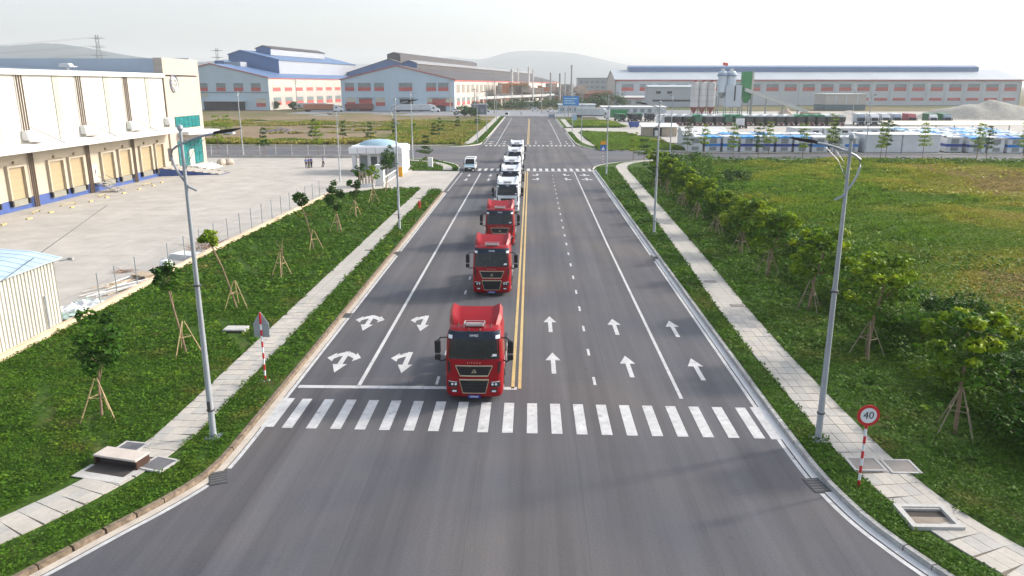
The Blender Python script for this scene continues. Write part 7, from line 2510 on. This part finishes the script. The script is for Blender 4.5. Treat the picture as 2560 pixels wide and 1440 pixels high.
# bright yellow green clumps and the green fringe at the far side of the field
x, y = scatter(15000, 19, 100, 127, 141.5, lambda x, y: in_r(x, y) & (y > 133 - 3 * np.sin(x * .3)))
leaves_on('field_fringe', np.stack([x, y, .2 + rng.uniform(0, .75, len(x))], -1), .24, M_scrub, .05)
x, y = scatter(9000, 30, 100, 92, 130, lambda x, y: clump(x, y, 2.2, 61) > .75)
leaves_on('yellow_growth', np.stack([x, y, .3 + rng.uniform(0, .55, len(x))], -1), .24, mat('yellow_weed', (.30, .31, .02), .7, .15, 2., island=.3, trans=.3), .05)
M_fieldgrassL = blend_mat('tall_grass_left', [(.15, .22, .025), (.20, .24, .03), (.30, .26, .06), (.22, .24, .03), (.12, .21, .02)], 24., lo=.36, hi=.64, rough=.7, island=.35, fine=.15, trans=.3)
# left field and far verges
x, y = scatter(32000, -120, -15.6, 178.5, 300, lambda x, y: in_l(x, y) & (x > -15 - y * .52) & ((clump(x, y, 1.3, 71) > .55) | (x > -34 - .12 * (y - 180)) | (y < 196)))
hh = .5 + .3 * np.clip(clump(x, y, 2, 72), -1, 1) + np.where(y < 183, .5, 0)
tufts('tall_grass_left', np.stack([x, y, terrain(x, y, .12, .12, 5) - .04], -1), hh, .7, 5, M_fieldgrassL, width=.26)
x, y = scatter(9000, 14, 33, 164, 228, lambda x, y: (x < 33 - np.clip((y - 180) * .15, -.5, 8)) & (x > 14.6 + (y > 178) * .0))
tufts('tall_grass_corner', np.stack([x, y, np.full(len(x), .13)], -1), .35 + .35 * np.clip(clump(x, y, 3, 73), 0, 1), .5, 5, M_fieldgrass, width=.18)
x, y = scatter(5000, 14.4, 31, 257, 300, lambda x, y: x < 34 - (y - 257) * .1)
tufts('tall_grass_verge', np.stack([x, y, np.full(len(x), .13)], -1), .6, .6, 5, M_fieldgrass, width=.24)
for nm, xa, xb, ya, yb, n_ in (('corner_grass', -20, -11.9, 124.4, 146, 3000), ('far_verge_grass', -13.1, -11.5, 186, 346, 5000), ('far_right_verge_grass', 10.8, 12.0, 186, 228, 1500)):
    x, y = scatter(n_, xa, xb, ya, yb, (lambda x, y: (np.abs(x - np.interp(y, [124, 130, 136, 140, 143], [-13.4, -13.9, -16.4, -20, -26])) > .85) & (y < 124.5 + (-x - 11.5) * 2.2 + 4)) if nm == 'corner_grass' else (lambda x, y: x == x))
    leaves_on(nm, np.stack([x, y, np.full(len(x), LZ + .02)], -1), .2, M_leaf_low, .08)
# rubble mound in the left field
md = thing('rubble_mound', 'low dark rubble mound in the middle of the left field', 'mound', (-73, 227, .1))
r = np.random.default_rng(9)
V, F_ = [], []
for j in range(12):
    for i in range(24):
        u, v = i / 23 * 2 - 1, j / 11 * 2 - 1
        V.append((u * 7.5, v * 3, max(-.1, (1 - math.sqrt(u * u + v * v)) * 1.3 + r.normal(0, .10))))
for j in range(11):
    for i in range(23):
        F_.append((j * 24 + i, j * 24 + i + 1, (j + 1) * 24 + i + 1, (j + 1) * 24 + i))
MB().add(V, F_).build('heap', mat('rubble', (.17, .145, .13), .95, .3, 1.2, fine=.2), md)
for k in range(26):
    x, y, s_ = r.normal(0, 2.6), r.normal(0, 1.2), r.uniform(.15, .45)
    MB().cbox((x, y, .6 - abs(x) * .12 + r.uniform(0, .3)), (s_, s_, s_ * .7)).build('lump', MATS['rubble'], md)
yf = thing('yellow_marker', 'yellow marker post at the field edge left of the guardhouse', 'marker', (-36.8, 180, .1))
MB().cyl((0, 0, 0), (0, 0, 2.6), .07, n=6).build('post', mat('marker_yellow', (.75, .58, .10), .6, .05, 1), yf)
MB().box(-.12, .5, -.03, .03, 1.2, 2.6).build('banner', MATS['marker_yellow'], yf)
# ================================================================== AIR
hz = MB()
hz.box(-4300, 4300, -450, 6700, -3.5, 260)
hm = bpy.data.materials.new('haze_air')
hm.use_nodes = True
hn = hm.node_tree
hn.nodes.clear()
pv = hn.nodes.new('ShaderNodeVolumePrincipled')
pv.inputs['Color'].default_value = (.92, .97, 1.0, 1)
pv.inputs['Density'].default_value = .00021
pv.inputs['Anisotropy'].default_value = .1
ho = hn.nodes.new('ShaderNodeOutputMaterial')
hn.links.new(pv.outputs[0], ho.inputs['Volume'])
stuff(hz.build('haze', hm))
